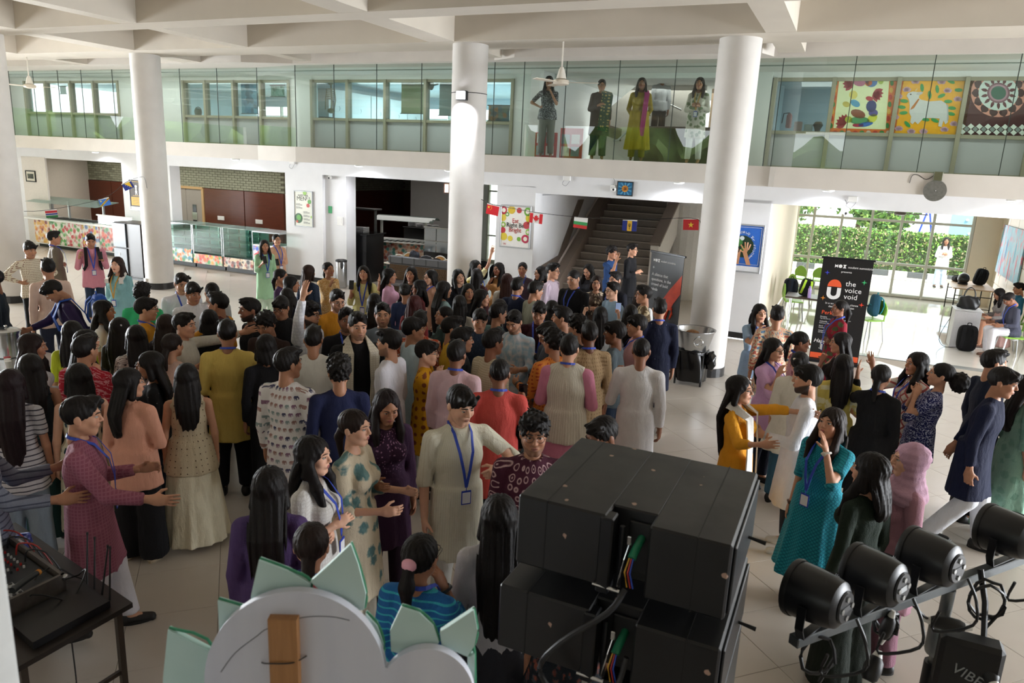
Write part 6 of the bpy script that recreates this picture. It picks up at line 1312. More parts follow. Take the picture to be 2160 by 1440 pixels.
for a, b in ((-10.43, -10.08), (-10.06, -9.72)): part('pane', MB().box(a, b, 17.12, 17.128, .86, 1.5), glass('#aebcc4', .25, 0, .35), o)
part('rail', MB().bbox(-10.45, -9.7, 17.1, 17.14, 1.5, 1.53, .004), M_STEEL, o); part('rail', MB().bbox(-10.45, -9.7, 17.1, 17.14, 1.15, 1.165, .003), M_STEEL, o)
def wood_chair(s_, t_, rz, label, group='white-framed chairs in the dining area', cols=('#e6e2da', '#b98a4e'), legc='#c8c8c4', cat='chair'):
    o = thing('dining_chair', label, cat, s_, t_, 0, group); R = Matrix.Translation((s_, t_, 0)) @ Matrix.Rotation(rz, 4, 'Z')
    part('seat', MB().bbox(-.21, .21, -.2, .22, .43, .47, .015, R), mat(cols[1], .45), o)
    bk = [( .20*math.cos(q), .62 + .28*math.sin(q)) for q in np.linspace(0, math.pi, 10)]; m = MB(); m.tube([tuple(R @ Vector((u, .22 + .06*(z - .4), z))) for u, z in [(.20, .45)] + bk + [(-.20, .45)]], .016, 6); part('back_frame', m, mat(cols[0], .45), o, True)
    part('backrest', MB().prism([(u*.93, z*.985) for u, z in bk], .235, .25, 'y', R), mat(cols[1], .4), o)
    for sx in (-1, 1):
        for sy in (-1, 1): part('leg', MB().tube([tuple(R @ Vector((sx*.18, sy*.18, .44))), tuple(R @ Vector((sx*.21, sy*.22, 0)))], .013, 6), mat(legc, .35, .5), o)
    return o
for k, (x, y) in enumerate(((843, 512), (865, 505), (910, 505), (930, 500), (945, 494))):
    wood_chair(ont(x, y, 15.95 + .5*(k % 2))[0], 15.95 + .5*(k % 2), math.pi + .5, 'white-framed wooden dining chair behind the wicker bench, ' + ['leftmost', 'second from left', 'middle one', 'second from the column', 'closest to the column'][k])
# dining table with bags, seen over the bench
o = thing('dining_table', 'pale dining table behind the wicker bench', 'table', -9.3, 15.35); part('table_top', MB().bbox(-10.4, -8.75, 15.15, 15.7, .72, .76, .01), mat('#c9bfb4', .4), o)
for s_ in (-10.3, -8.85):
    for t_ in (15.2, 15.65): part('leg', MB().bbox(s_ - .02, s_ + .02, t_ - .02, t_ + .02, 0, .72, .004), M_BLACK, o)
o = thing('wicker_bench', 'dark brown wicker bench back with a grey padded top rail before the kitchen', 'bench', -9.1, 14.85)
part('frame', MB().bbox(-10.0, -8.22, 14.8, 14.86, .05, .86, .02), mat('#2c2622', .5), o); part('top_rail', MB().bbox(-10.02, -8.2, 14.76, 14.9, .82, 1.0, .02), mat('#4d4d4f', .4, .3), o)
for k in range(6): part('rail_seam', MB().box(-9.95 + k*.33, -9.93 + k*.33, 14.755, 14.76, .83, .99), M_BLACK, o)
wm = MB()
for k in range(64):
    for j in range(14): wm.box(-9.97 + k*.0272, -9.955 + k*.0272, 14.785 - .006*((k + j) % 2), 14.80, .1 + j*.05, .14 + j*.05)
part('weave', wm, wood_mat('#3a2a1c', '#7a5a36', (30, 1, 30)), o, kind='stuff')
part('seat', MB().bbox(-10.0, -8.22, 14.3, 14.8, .36, .44, .02), mat('#3a3532', .6), o)
for s_ in (-9.95, -8.3): part('leg', MB().bbox(s_, s_ + .05, 14.35, 14.4, 0, .36, .005), mat('#2c2622', .5), o)
def ground_bag(label, s_, t_, z, c1, c2, rz=0.0, tilt=(0, 0), sc=1.0, cat='backpack', name='backpack', group=None):
    o = bpy.data.objects.new(name, None); COL.objects.link(o); o.location = P(s_, t_, z); o.rotation_euler = (tilt[0], tilt[1], ROT + rz); props(o, label, cat, group); BASE[o] = (0, 0, 0); bag_parts(o, c1, c2, sc); return o
ground_bag('black and white backpack lying on the dining table', -9.35, 15.4, .86, '#17171b', '#d8d8da', .6, (1.35, 0), .9); ground_bag('dark brown bag lying on the dining table near the column', -9.0, 15.42, .84, '#2e221d', '#241b17', .2, (1.4, 0), .85); ground_bag('dark grey bag standing on the dining table', -9.75, 15.5, .76, '#3a3d48', '#26282e', .2, (.5, .3), .8)
ground_bag('black backpack on the dining chair beside the fruit poster', -8.05, 15.9, .48, '#141416', '#141416', .4, (0, 0), 1.0); ground_bag('dark backpack with a round badge beside the fruit poster', -7.75, 16.1, .45, '#20242c', '#141416', -.2, (0, 0), .9)
o = thing('steel_dustbin', 'brushed steel pedal bin with black rim against the menu pillar', 'bin', -11.62, 15.05); part('body', MB().lathe([(.13, 0), (.14, .02), (.14, .68), (.135, .70)], 24, (-11.62, 15.05, 0)), M_STEEL, o, True); part('rim', MB().lathe([(.148, .66), (.148, .70), (.12, .715), (.10, .69)], 24, (-11.62, 15.05, 0), cap=False), M_BLACK, o, True); part('liner', MB().ball((-11.52, 14.94, .60), (.05, .04, .11), 8, 6), M_BLACK, o, True)
# ---- steel tub on a black-wrapped stand
p = to_st(onz(1458, 812, 0)); S0, T0 = p[0] - .06, p[1] + .17
o = thing('tub_stand', 'black plastic wrapped stand under the steel tub beside the right column', 'stand', S0, T0)
V, F = snet(lambda X, Y, Z: np.maximum(((np.abs(X)/.25)**3 + (np.abs(Y)/.25)**3)**(1/3)*.25 - .25 + .018*np.sin(X*23 + Z*5) + .012*np.sin(Y*31 - Z*9) + .06*np.clip(.25 - Z, 0, .3), np.maximum(Z - .56, .06 - Z)), (-.34, -.34, 0), (.34, .34, .62), .022)
me = mesh_np('plastic_wrap', V, [F]); me.materials.append(mat('#0d0d0f', .18, grain=0)); q = bpy.data.objects.new('plastic_wrap', me); COL.objects.link(q); q.parent = o
for sx in (-1, 1):
    for sy in (-1, 1): part('leg', MB().bbox(S0 + sx*.2 - .015, S0 + sx*.2 + .015, T0 + sy*.2 - .015, T0 + sy*.2 + .015, 0, .5, .003), M_BLACK, o)
V, F = snet(lambda X, Y, Z: ell(X, Y, Z, (.30, -.1, .42), (.09, .08, .16)) + .01*np.sin(X*60)*np.sin(Z*40), (.1, -.3, .2), (.5, .1, .65), .02); me = mesh_np('plastic_bulge', V, [F]); me.materials.append(mat('#0d0d0f', .15, grain=0)); q = bpy.data.objects.new('plastic_bulge', me); COL.objects.link(q); q.parent = o
o = thing('steel_tub', 'round brushed steel tub with ring handles on the black-wrapped stand', 'tub', S0, T0, .56); part('bowl', MB().lathe([(.22, 0), (.235, .005), (.31, .30), (.325, .305), (.325, .315), (.30, .305), (.215, .02), (.0, .018)], 36, (S0, T0, .56), cap=False), M_STEEL, o, True)
for sy in (-1,): part('ring_handle', MB().tube([(S0 + .12 + .07*math.cos(q), T0 + sy*.285 - .01*math.sin(q), .72 + .07*math.sin(q)) for q in np.linspace(0, 2*math.pi, 14)], .007, 6, cap=False), M_CHROME, o, True)
solo('coconut_husk', MB().ball((S0 - .03, T0 - .02, .78), (.12, .11, .08), 12, 8), mat('#8a623c', .9, grain=.35, gscale=40, bump=.6), 'brown husks heaped inside the steel tub', 'husks', (S0 - .03, T0 - .02, .76), sm=True)
# ---- pull-up banners
def banner(name, label, s0, t0, rz, wd, ht, draw):
    o = thing(name, label, 'banner', s0, t0); o.rotation_euler = (0, 0, ROT + rz); o.location = P(s0, t0)
    BASE[o] = (0, 0, 0)
    part('base', MB().bbox(-wd/2 - .02, wd/2 + .02, -.09, .09, 0, .06, .012), M_BLACKM, o); part('pole', MB().tube([(0, .06, .05), (0, .05, ht + .04)], .012, 6), M_FRAME, o); part('top_rail', MB().bbox(-wd/2 - .03, wd/2 + .03, -.012, .02, ht + .03, ht + .065, .006), M_BLACKM, o); part('sheet', MB().box(-wd/2, wd/2, -.003, .003, .06, ht + .04), mat('#0c0b0e', .45, grain=.1, gscale=3), o); draw(o); return o
WT = mat('#e9e9ea', .5, grain=0); ORG = mat('#e2582e', .5, grain=0)
def star(o, x, z, r, c): part('star', MB().prism([(x + (r if k % 2 == 0 else r*.28)*math.cos(math.pi*k/4 + math.pi/2), z + (r if k % 2 == 0 else r*.28)*math.sin(math.pi*k/4 + math.pi/2)) for k in range(8)], -.006, -.003, 'y'), mat(c, .5, grain=0), o)
def logo(o, x, z, sc):
    y0, y1 = -.006, -.003
    part('logo', MB().prism([(x, z), (x + .04*sc, z + .035*sc), (x + .08*sc, z), (x + .08*sc, z + .1*sc), (x + .04*sc, z + .065*sc), (x, z + .1*sc)], y0, y1, 'y'), WT, o)
    part('logo', MB().prism([(x + .145*sc + .05*sc*math.cos(q), z + .05*sc + .05*sc*math.sin(q)) for q in np.linspace(0, 2*math.pi, 15)[:-1]], y0, y1, 'y'), WT, o)
    part('logo', MB().prism([(x + .21*sc, z), (x + .30*sc, z), (x + .27*sc, z + .05*sc), (x + .30*sc, z + .1*sc), (x + .21*sc, z + .1*sc), (x + .24*sc, z + .05*sc)], y0, y1, 'y'), WT, o)
def draw1(o):
    t = -.004; logo(o, -.20, 1.74, .62); text('lettering', 'noulant summitrix', .015, t, 1.745, .055, WT, o, ext=.001); text('lettering', 'presents', 0, t, 1.66, .05, WT, o, 'CENTER', ext=.001)
    part('emblem_top', MB().prism([(-.16 + .115*math.cos(q), 1.40 + .13*math.sin(q)) for q in np.linspace(0, math.pi, 12)], -.006, -.003, 'y'), ORG, o)
    ou = [(-.16 + .115*math.cos(q), 1.27 + .10*math.sin(q)) for q in np.linspace(math.pi, 2*math.pi, 10)]; inn = [(-.16 + .05*math.cos(q), 1.28 + .05*math.sin(q)) for q in np.linspace(2*math.pi, math.pi, 8)]
    part('emblem_cup', MB().prism([(-.275, 1.385)] + ou + [(-.045, 1.385), (-.11, 1.385)] + inn + [(-.21, 1.385)], -.006, -.003, 'y'), WT, o)
    for k, q in enumerate(('the', 'voice', 'void')): text('lettering', q, .015, t, 1.43 - .115*k, .13, WT, o, ext=.001)
    text('lettering', 'In a world of noise, silence', 0, t, 1.08, .05, WT, o, 'CENTER', ext=.001); text('lettering', 'designs its own quiet', 0, t, 1.025, .05, WT, o, 'CENTER', ext=.001); text('lettering', 'Perks', -.31, t, .89, .10, ORG, o, ext=.001)
    for k, (q1, q2) in enumerate((('Mindplay', 'Tap into the art of influence, beyond the room'), ('Colourlify', 'Build your own crew. Lead. Compete'), ('Bond', 'Informality, talk freely'), ('Compass', 'Self discovery, heart to heart'))): text('lettering', q1, -.32, t, .83 - .085*k, .032, WT, o, ext=.001); text('lettering', q2, -.32, t, .80 - .085*k, .027, WT, o, ext=.001)
    text('lettering', 'Happening', -.16, t, .36, .10, WT, o, 'CENTER', ext=.001, shear=.25); text('lettering', '3 May', -.16, t, .25, .10, WT, o, 'CENTER', ext=.001, shear=.25)
    for x, z, c in ((-.31, 1.64, '#3a48c8'), (.31, 1.52, '#3fc078'), (-.32, 1.18, '#d8842a'), (.32, 1.12, '#d8402a')): star(o, x, z, .045, c)
    part('band', MB().box(-.40, .40, -.006, -.003, .07, .17), ORG, o)
s_, z_ = ont(1757, 760, 14.15); banner('pull_up_banner', 'black pull-up banner headed the voice, with orange and white emblem', s_, 14.2, .02, .82, 1.86, draw1)
def draw2(o):
    t = -.004; logo(o, -.34, 1.74, .55); text('lettering', 'noulant summitrix', -.15, t, 1.75, .05, WT, o, ext=.001); star(o, -.32, 1.64, .03, '#e8e8e8')
    for k, q in enumerate(('A silence that', 'questions, in the', 'crowd of bold', 'minds')): text('lettering', q, -.35, t, 1.50 - .085*k, .075, WT, o, ext=.001)
    n = NT('ember_hand'); n.set(.5); v = n.coord('Object', (1, 1, 1)); f = n.noise(v, 6, 3); n.col(n.mix(f, lin('#a81808'), lin('#ff5a2a'))); RH = n.m
    part('hand', MB().prism([(.40, 1.60), (.40, 1.28), (.24, 1.08), (.20, .98), (.05, .92), (-.02, 1.12), (.12, 1.30)], -.006, -.003, 'y'), RH, o)
    for pts in (((-.02, 1.12), (-.10, .94), (-.14, .80)), ((.03, 1.02), (-.03, .88), (-.05, .78)), ((.08, 1.0), (.03, .84), (.02, .76)), ((.13, .98), (.10, .86), (.08, .78)), ((.22, 1.02), (.24, .92), (.19, .82))): part('finger', MB().tube([(x, -.006, z) for x, z in pts], [.03, .024, .012], 6), RH, o)
    for k in range(9): part('ember_streak', MB().prism([(-.05 + k*.05, .07), (-.035 + k*.05, .07), (-.03 + k*.045, .55 + .05*(k % 3)), (-.04 + k*.045, .5)], -.0045, -.003, 'y'), mat('#5a1008', .5), o)
p = to_st(onz(1396, 776, 0)); banner('pull_up_banner', 'black pull-up banner with a glowing red hand beside the stairs', p[0] - .15, p[1] + .3, -.62, .82, 1.86, draw2)
def draw3(o): pass
p = to_st(onz(1086, 640, 0)); banner('pull_up_banner', 'black pull-up banner seen edge-on under the fruit poster', p[0], p[1], -1.02, .8, 1.9, draw3)
# ---- strings of paper flags
def flag(label, pos, along_, draw, w_=.25, h_=.17, tilt=0.0):
    o = thing('paper_flag', label, 'flag', *pos, group='paper flags on strings'); o.rotation_euler = (0, tilt, ROT + along_); BASE[o] = (0, 0, 0)
    part('paper', MB().box(-w_/2, w_/2, -.001, .001, -h_ - .02, 0), mat('#eceae6', .6, grain=0), o)
    def rect(x0, x1, z0, z1, c): part('stripe', MB().box(-w_/2 + x0*w_, -w_/2 + x1*w_, -.0025, -.001, -h_ - .02 + z0*h_, -h_ - .02 + z1*h_), mat(c, .6, grain=0), o)
    def poly(pts, c, nm='emblem'): part(nm, MB().prism([(-w_/2 + u*w_, -h_ - .02 + v*h_) for u, v in pts], -.004, -.002, 'y'), mat(c, .6, grain=0), o)
    draw(rect, poly)
def st5(cx, cy, r, asp=.68): return [(cx + (r if k % 2 == 0 else r*.4)*math.cos(math.pi*k/5 + math.pi/2)*asp, cy + (r if k % 2 == 0 else r*.4)*math.sin(math.pi*k/5 + math.pi/2)) for k in range(10)]
def f_cn(R, Q): R(0, 1, 0, 1, '#d0202a'); Q(st5(.17, .74, .17), '#f0d040'); [Q(st5(*q, .06), '#f0d040') for q in ((.33, .9), (.4, .78), (.4, .63), (.33, .5))]
def f_ca(R, Q): R(0, .25, 0, 1, '#d0202a'); R(.75, 1, 0, 1, '#d0202a'); Q([(.5, .88), (.55, .74), (.62, .78), (.60, .56), (.68, .64), (.74, .52), (.62, .36), (.64, .28), (.52, .30), (.51, .14), (.49, .14), (.48, .30), (.36, .28), (.38, .36), (.26, .52), (.32, .64), (.40, .56), (.38, .78), (.45, .74)], '#d0202a')
def f_bg(R, Q): R(0, 1, .66, 1, '#f0f0ee'); R(0, 1, .33, .66, '#3aa05a'); R(0, 1, 0, .33, '#d03030')
def f_bb(R, Q): R(0, .34, 0, 1, '#1c2f86'); R(.66, 1, 0, 1, '#1c2f86'); R(.34, .66, 0, 1, '#e8b830'); Q([(.485, .15), (.515, .15), (.515, .42), (.57, .46), (.58, .72), (.55, .72), (.545, .52), (.515, .48), (.515, .75), (.485, .75), (.485, .48), (.455, .52), (.45, .72), (.42, .72), (.43, .46), (.485, .42)], '#1a1a1a')
def f_vn(R, Q): R(0, 1, 0, 1, '#c82a30'); Q(st5(.5, .48, .3), '#f0d040')
def f_gm(R, Q): R(0, 1, .67, 1, '#b8202c'); R(0, 1, .39, .61, '#2a3a86'); R(0, 1, 0, .33, '#1f6a38')
def f_cd(R, Q): R(0, 1, 0, 1, '#3a78d0'); Q([(0, 0), (.14, 0), (1, .86), (1, 1), (.86, 1), (0, .14)], '#e8d040'); Q([(0, 0), (.09, 0), (1, .91), (1, 1), (.91, 1), (0, .09)], '#c02a30'); Q(st5(.18, .78, .18), '#e8d040')
def f_ba(R, Q): R(0, 1, 0, 1, '#1c2f86'); Q([(.26, 1), (.80, 1), (.80, .05)], '#e8c030'); [Q(st5(.18 + .13*k, .98 - .23*k, .06), '#f0f0f0') for k in range(4)]
names = [(1041, 431, 'Chinese', f_cn, .14), (1132, 448, 'Canadian', f_ca, .05), (1226, 458, 'Bulgarian', f_bg, .06), (1329, 463, 'Barbadian', f_bb, 0.0), (1458, 460, 'Vietnamese', f_vn, -.06)]
pth = []
for x, y, nm, fn_, tl in names:
    s_, z_ = ont(x, y, 12.1); pth.append((s_, 12.1, z_)); flag(nm + ' paper flag on the string between the columns', (s_, 12.1, z_), 0, fn_, tilt=tl)
solo('flag_string', MB().tube([(-6.2, 12.1, 2.62)] + pth + [(-2.2, 12.1, 2.46)], .005, 5), mat('#1c1c1e', .6), 'black cord carrying five paper flags between the round columns', 'cord', (-4.2, 12.1, 2.4))
lp = [(-15.30, 11.93), (-15.6, 9.75)]; pts = []
def on_line(x, y):
    best = None
    for k in range(101):
        u = k/100; s_, t_ = lp[0][0] + u*(lp[1][0] - lp[0][0]), lp[0][1] + u*(lp[1][1] - lp[0][1]); q = ont(x, y, t_)
        if best is None or abs(q[0] - s_) < best[0]: best = (abs(q[0] - s_), s_, t_, q[1])
    return best[1:]
for x, y, nm, fn_, tl in ((316, 388, 'Bosnian', f_ba, -.45), (218, 418, 'Congolese', f_cd, -.25), (106, 442, 'Gambian', f_gm, -.1)):
    q = on_line(x, y); pts.append(q); flag(nm + ' paper flag on the string left of the left column', q, 0.95, fn_, w_=.22, h_=.15, tilt=tl)
solo('flag_string', MB().tube([(-14.62, 11.93, pts[0][2] - .1), (-14.68, 11.93, pts[0][2] + .12), (-14.85, 11.95, pts[0][2] + .14)] + pts + [(-15.62, 9.74, pts[2][2] - .02)], .005, 5), mat('#1c1c1e', .6), 'black cord carrying three paper flags beside the left column', 'cord', (-15.3, 11, 2.2))
# ---- fans, flood lamp, bell, cameras
def fan(label, s_, t_, zt, zh, col='#d8cfbf', blades=True, rz=0.3):
    o = thing('ceiling_fan', label, 'ceiling fan', s_, t_, zh, 'ceiling fans'); part('rod', MB().tube([(s_, t_, zh + .12), (s_, t_, zt)], .014, 8), mat('#e2ddd2', .4), o); part('canopy', MB().lathe([(.02, -.14), (.06, -.02), (.065, 0)], 16, (s_, t_, zt)), mat('#e2ddd2', .4), o, True)
    part('bell', MB().lathe([(.085, .06), (.075, .10), (.05, .20), (.03, .24)], 18, (s_, t_, zh)), mat('#e6e2d8', .4), o, True); part('motor', MB().lathe([(.05, -.05), (.125, -.03), (.14, .0), (.13, .035), (.06, .06)], 22, (s_, t_, zh)), mat(col, .4), o, True)
    for k in range(3):
        R = Matrix.Translation((s_, t_, zh)) @ Matrix.Rotation(rz + k*2*math.pi/3, 4, 'Z') @ Matrix.Rotation(.12, 4, 'X'); part('blade', MB().prism([(.12, -.03), (.3, -.065), (.62, -.06), (.63, .05), (.3, .055), (.12, .03)], -.004, .004, 'z', R), mat(col, .45), o)
fan('cream ceiling fan hanging before the gallery near the standing women', -4.72, 12.0, 5.72, 4.62, rz=.15); fan('cream ceiling fan at the far left before the gallery glass', -18.8, 12.2, 5.72, 4.58, rz=.4); fan('brown ceiling fan in the glazed lobby', 1.05, 20.6, 2.9, 2.52, '#6a625a', rz=.2)
o = thing('flood_lamp', 'dazzling flood lamp strapped to the central column', 'lamp', -6.45, 11.74, 4.36); part('housing', MB().bbox(-6.55, -6.35, 11.70, 11.79, 4.30, 4.46, .01), M_BLACKM, o); part('lens', MB().bbox(-6.535, -6.365, 11.685, 11.70, 4.315, 4.445, .006), emis('#eef4ff', 60), o); part('strap', MB().tube([(-6.5 + .322*math.cos(q), 12.1 + .322*math.sin(q), 4.44) for q in np.linspace(0, 2*math.pi, 25)], .006, 5, cap=False), M_BLACK, o)
l = bpy.data.lights.new('flood', 'SPOT'); l.energy = 260; l.color = (.9, .94, 1); l.spot_size = math.radians(110); l.spot_blend = .5; l.shadow_soft_size = .08; q = bpy.data.objects.new('flood_beam', l); COL.objects.link(q); q.location = P(-6.45, 11.6, 4.30); q.rotation_euler = (P(.0, .25, -1) - P(0, 0, 0)).to_track_quat('-Z', 'Y').to_euler()
s_, z_ = ont(1972, 402, 13.9); o = thing('school_bell', 'large grey metal gong bell on the gallery edge', 'bell', s_, 13.95, z_); part('gong', MB().lathe([(.0, -.07), (.10, -.06), (.16, -.02), (.17, 0)], 28, (0, 0, 0), Matrix.Translation((s_, 13.9, z_)) @ Matrix.Rotation(-math.pi/2, 4, 'X') @ Matrix.Scale(-1, 4, (0, 0, 1))), mat('#8d8d88', .35, .6, grain=.2), o, True); part('striker_box', MB().bbox(s_ - .055, s_ + .075, 13.88, 13.95, z_ + .16, z_ + .30, .008), mat('#55563c', .5), o); part('bolt', MB().ball((s_, 13.825, z_), .012, 8, 6), M_STEEL, o); part('cable', MB().tube([(s_ - .05, 13.93, z_ + .24), (s_ - .15, 13.94, z_ + .17), (s_ - .28, 13.94, z_ + .24), (s_ - .36, 13.94, z_ + .22), (s_ - .38, 13.94, z_ + .10)], .005, 5), M_BLACK, o)
def cctv(label, x, y, t, dome=False):
    s_, z_ = ont(x, y, t); o = thing('security_camera', label, 'camera', s_, t, z_, 'security cameras'); part('mount', MB().bbox(s_ - .06, s_ + .04, t - .02, t, z_ - .05, z_ + .07, .006), M_WHITEP, o); part('lens_body', MB().ball((s_ + .03, t - .06, z_ - .02), .05, 12, 8), M_WHITEP, o, True); part('lens', MB().ball((s_ + .03, t - .095, z_ - .025), .026, 10, 7), M_BLACK, o, True); part('cable', MB().tube([(s_, t - .01, z_ + .06), (s_ + .02, t - .02, z_ + .16), (s_ - .02, t - .02, z_ + .22)], .004, 4), M_BLACK, o)
cctv('white dome camera beside the Om picture', 1294, 397, TW); cctv('white dome camera under the lobby bulkhead', 1781, 446, TW); cctv('white bullet camera above the switch panel', 697, 373, TW + .1); cctv('white dome camera at the corner of the left alcove', 95, 341, 15.5)
for x, y, t, lb in ((1197, 376, TW, 'white junction box under the gallery near the stairs'), (1799, 420, TW, 'white junction box with dangling wires above the lobby'), (618, 342, TW, 'white junction box above the menu poster')):
    s_, z_ = ont(x, y, t); o = thing('junction_box', lb, 'junction box', s_, t, z_); part('box', MB().bbox(s_ - .08, s_ + .08, t - .05, t, z_ - .05, z_ + .05, .006), M_WHITEP, o); part('wire', MB().tube([(s_ - .06, t - .03, z_ - .04), (s_ - .1, t - .03, z_ - .12), (s_ - .02, t - .03, z_ - .16), (s_ + .05, t - .03, z_ - .08), (s_ + .07, t - .03, z_ - .03)], .004, 4), mat('#6a6a6c', .5), o)
# ---- steel drum on a steel table at the left edge
p = to_st(onz(25, 752, .76)); o = thing('steel_table', 'steel topped table at the left edge under the drum', 'table', p[0] - .3, p[1] - .1); part('table_top', MB().bbox(p[0] - 1.4, p[0] + .75, p[1] - .55, p[1] + .35, .72, .76, .006), mat('#c8cacc', .25, .7), o)
for a in (-1.3, .65):
    for b in (-.45, .25): part('leg', MB().bbox(p[0] + a, p[0] + a + .04, p[1] + b, p[1] + b + .04, 0, .72, .004), M_STEEL, o)
o = thing('steel_drum', 'lidded steel drum with a knob on the table at the left edge', 'drum', p[0] - .05, p[1], .76); c = (p[0] - .05, p[1], .76); part('body', MB().lathe([(.13, 0), (.14, .01), (.14, .28), (.148, .285), (.148, .30)], 28, c), M_STEEL, o, True); part('lid', MB().lathe([(.152, .30), (.152, .315), (.10, .34), (.02, .35)], 28, c), M_STEEL, o, True); part('knob', MB().ball((c[0], c[1], .76 + .365), .018, 8, 6), M_CHROME, o, True)
for k in range(3): solo('paper_cup', MB().lathe([(.025, 0), (.035, .075), (.036, .08)], 14, (p[0] + .25 + .09*k, p[1] - .2 - .05*k, .76)), mat('#e6e2dc', .5) if k else mat('#b8404a', .5), ['red paper cup on the steel table', 'white paper cup on the steel table nearer the drum', 'white paper cup on the steel table by the edge'][k], 'cup', (p[0] + .25 + .09*k, p[1] - .2 - .05*k, .76), 'cups on the steel table', sm=True)
# ================================================================ lobby furniture
GRN = '#8fc04a'
def green_chair(s_, t_, rz, label):
    o = thing('plastic_chair', label, 'chair', s_, t_, 0, 'lime green lobby chairs'); R = Matrix.Translation((s_, t_, 0)) @ Matrix.Rotation(rz, 4, 'Z'); m = mat(GRN, .4)
    part('seat', MB().bbox(-.21, .21, -.21, .2, .43, .455, .012, R), m, o)
    bk = [(.19*math.cos(q)*(1 if math.sin(q) < .6 else .92), .64 + .20*math.sin(q)) for q in np.linspace(-.5, math.pi + .5, 14)]; part('backrest', MB().prism(bk, .22, .24, 'y', R), m, o)
    for sx in (-1, 1):
        part('upright', MB().tube([tuple(R @ Vector((sx*.17, .2, .44))), tuple(R @ Vector((sx*.15, .23, .62)))], .014, 6), m, o)
        for sy in (-1, 1): part('leg', MB().tube([tuple(R @ Vector((sx*.17, sy*.17, .43))), tuple(R @ Vector((sx*.21, sy*.23, 0)))], .014, 6), M_FRAME, o)
    return o
def at_px(x, y, z=0.0): p = to_st(onz(x, y, z)); return p[0], p[1]
for x, y, rz, lb in ((1650, 612, 2.6, 'lime green chair against the beige lobby wall'), (1640, 640, 2.2, 'lime green chair with a white bag behind the lobby table'), (1730, 612, 3.0, 'lime green chair peeping over the black voice banner'), (1628, 668, 1.8, 'lime green chair holding a navy backpack in the lobby')):
    s_, t_ = at_px(x, y); green_chair(max(s_, -1.0), min(t_, 22.5), rz, lb)
s_, t_ = at_px(1660, 668); ground_bag('navy backpack on the lime green chair in the lobby', -1.1, t_ - .2, .50, '#1a2230', '#11151c', .5)
o = thing('trestle_table', 'dark folding table with bags left of the black voice banner', 'table', -.45, 17.2); part('table_top', MB().bbox(-1.1, .55, 16.9, 17.6, .70, .735, .006), mat('#3a2f28', .35), o)
for a in (-1.0, .42):
    for b in (16.98, 17.5): part('leg', MB().tube([(a, b, 0), (a, b, .7)], .014, 6), M_FRAME, o)
    part('crossbar', MB().tube([(a, 16.98, .25), (a, 17.5, .25)], .010, 6), M_FRAME, o)
ground_bag('black backpack with lime zip tags on the lobby trestle table', -.75, 17.2, .735, '#141618', '#a8cc3a', .2, (0, .2), .85); ground_bag('black bag lying flat on the lobby trestle table', -.15, 17.15, .80, '#141418', '#1c1c20', .3, (1.4, 0), .8); ground_bag('dark bag at the banner end of the trestle table', .25, 17.3, .735, '#22201f', '#161616', -.3, (.2, 0), .8)
o = thing('water_bottle', 'lilac water bottle on the lobby trestle table', 'bottle', -.62, 17.0, .735); part('body', MB().lathe([(.034, 0), (.036, .01), (.036, .19), (.028, .21)], 16, (-.62, 17.0, .735)), mat('#a58fc8', .35), o, True); part('cap', MB().lathe([(.024, .21), (.024, .25), (.018, .255)], 14, (-.62, 17.0, .735)), mat('#8f78b4', .4), o, True)
s_, t_ = at_px(1828, 718); green_chair(s_, t_ + .1, -.9, 'lime green chair carrying a teal backpack beside the black banner'); ground_bag('teal and navy backpack hung on the lime green chair by the banner', s_ + .05, t_ + .2, .50, '#1f4a5c', '#2f9aa8', 1.8)
# folding table with helmet and bags
o = thing('folding_table', 'folding table with pale top and black legs by the lobby window', 'table', 3.0, 22.3); part('table_top', MB().bbox(2.55, 3.5, 21.3, 23.1, .72, .75, .006), mat('#c8a888', .4), o)
for a in (2.62, 3.42):
    for b in (21.4, 23.0): part('leg', MB().tube([(a, b, 0), (a, b, .72)], .016, 6), M_BLACK, o)
for b in (21.4, 23.0): part('crossbar', MB().tube([(2.62, b, .55), (3.42, b, .55)], .012, 6).tube([(2.62, b, .25), (3.42, b, .25)], .012, 6), M_BLACK, o)
c = (2.85, 22.2, .75); o = thing('motorcycle_helmet', 'glossy black motorcycle helmet on the folding table', 'helmet', *c); part('shell', MB().ball((c[0], c[1], .75 + .15), (.14, .16, .15), 16, 12), mat('#111114', .12, grain=0), o, True); part('visor', MB().ball((c[0], c[1] - .02, .75 + .14), (.125, .152, .075), 14, 8), mat('#3a3d44', .08, .4, grain=0), o, True); part('rim', MB().lathe([(.11, 0), (.125, .03), (.115, .04)], 16, c), M_BLACK, o, True)
ground_bag('black backpack with a white bottle pocket on the folding table', 3.2, 22.35, .75, '#17181a', '#17181a', .3, (0, .2), .95); ground_bag('flat black case on the folding table by the window', 2.75, 22.9, .80, '#1b1b1e', '#111113', .2, (1.45, 0), .75, 'bag', 'flat_case')
s_, t_ = at_px(2030, 735); o = thing('plinth', 'white box plinth under the black handbag in the lobby', 'plinth', s_, t_ + .2); part('body', MB().bbox(s_ - .25, s_ + .22, t_ + .0, t_ + .5, 0, .78, .008), mat('#d8d8dc', .4), o); part('top', MB().bbox(s_ - .27, s_ + .24, t_ - .02, t_ + .52, .78, .80, .005), mat('#e6e6ea', .4), o); part('cable', MB().tube([(s_ - .1, t_ - .02, .02), (s_ - .35, t_ - .06, .015), (s_ - .45, t_ - .02, .2), (s_ - .3, t_ + .1, .6)], .006, 5), M_BLACK, o)
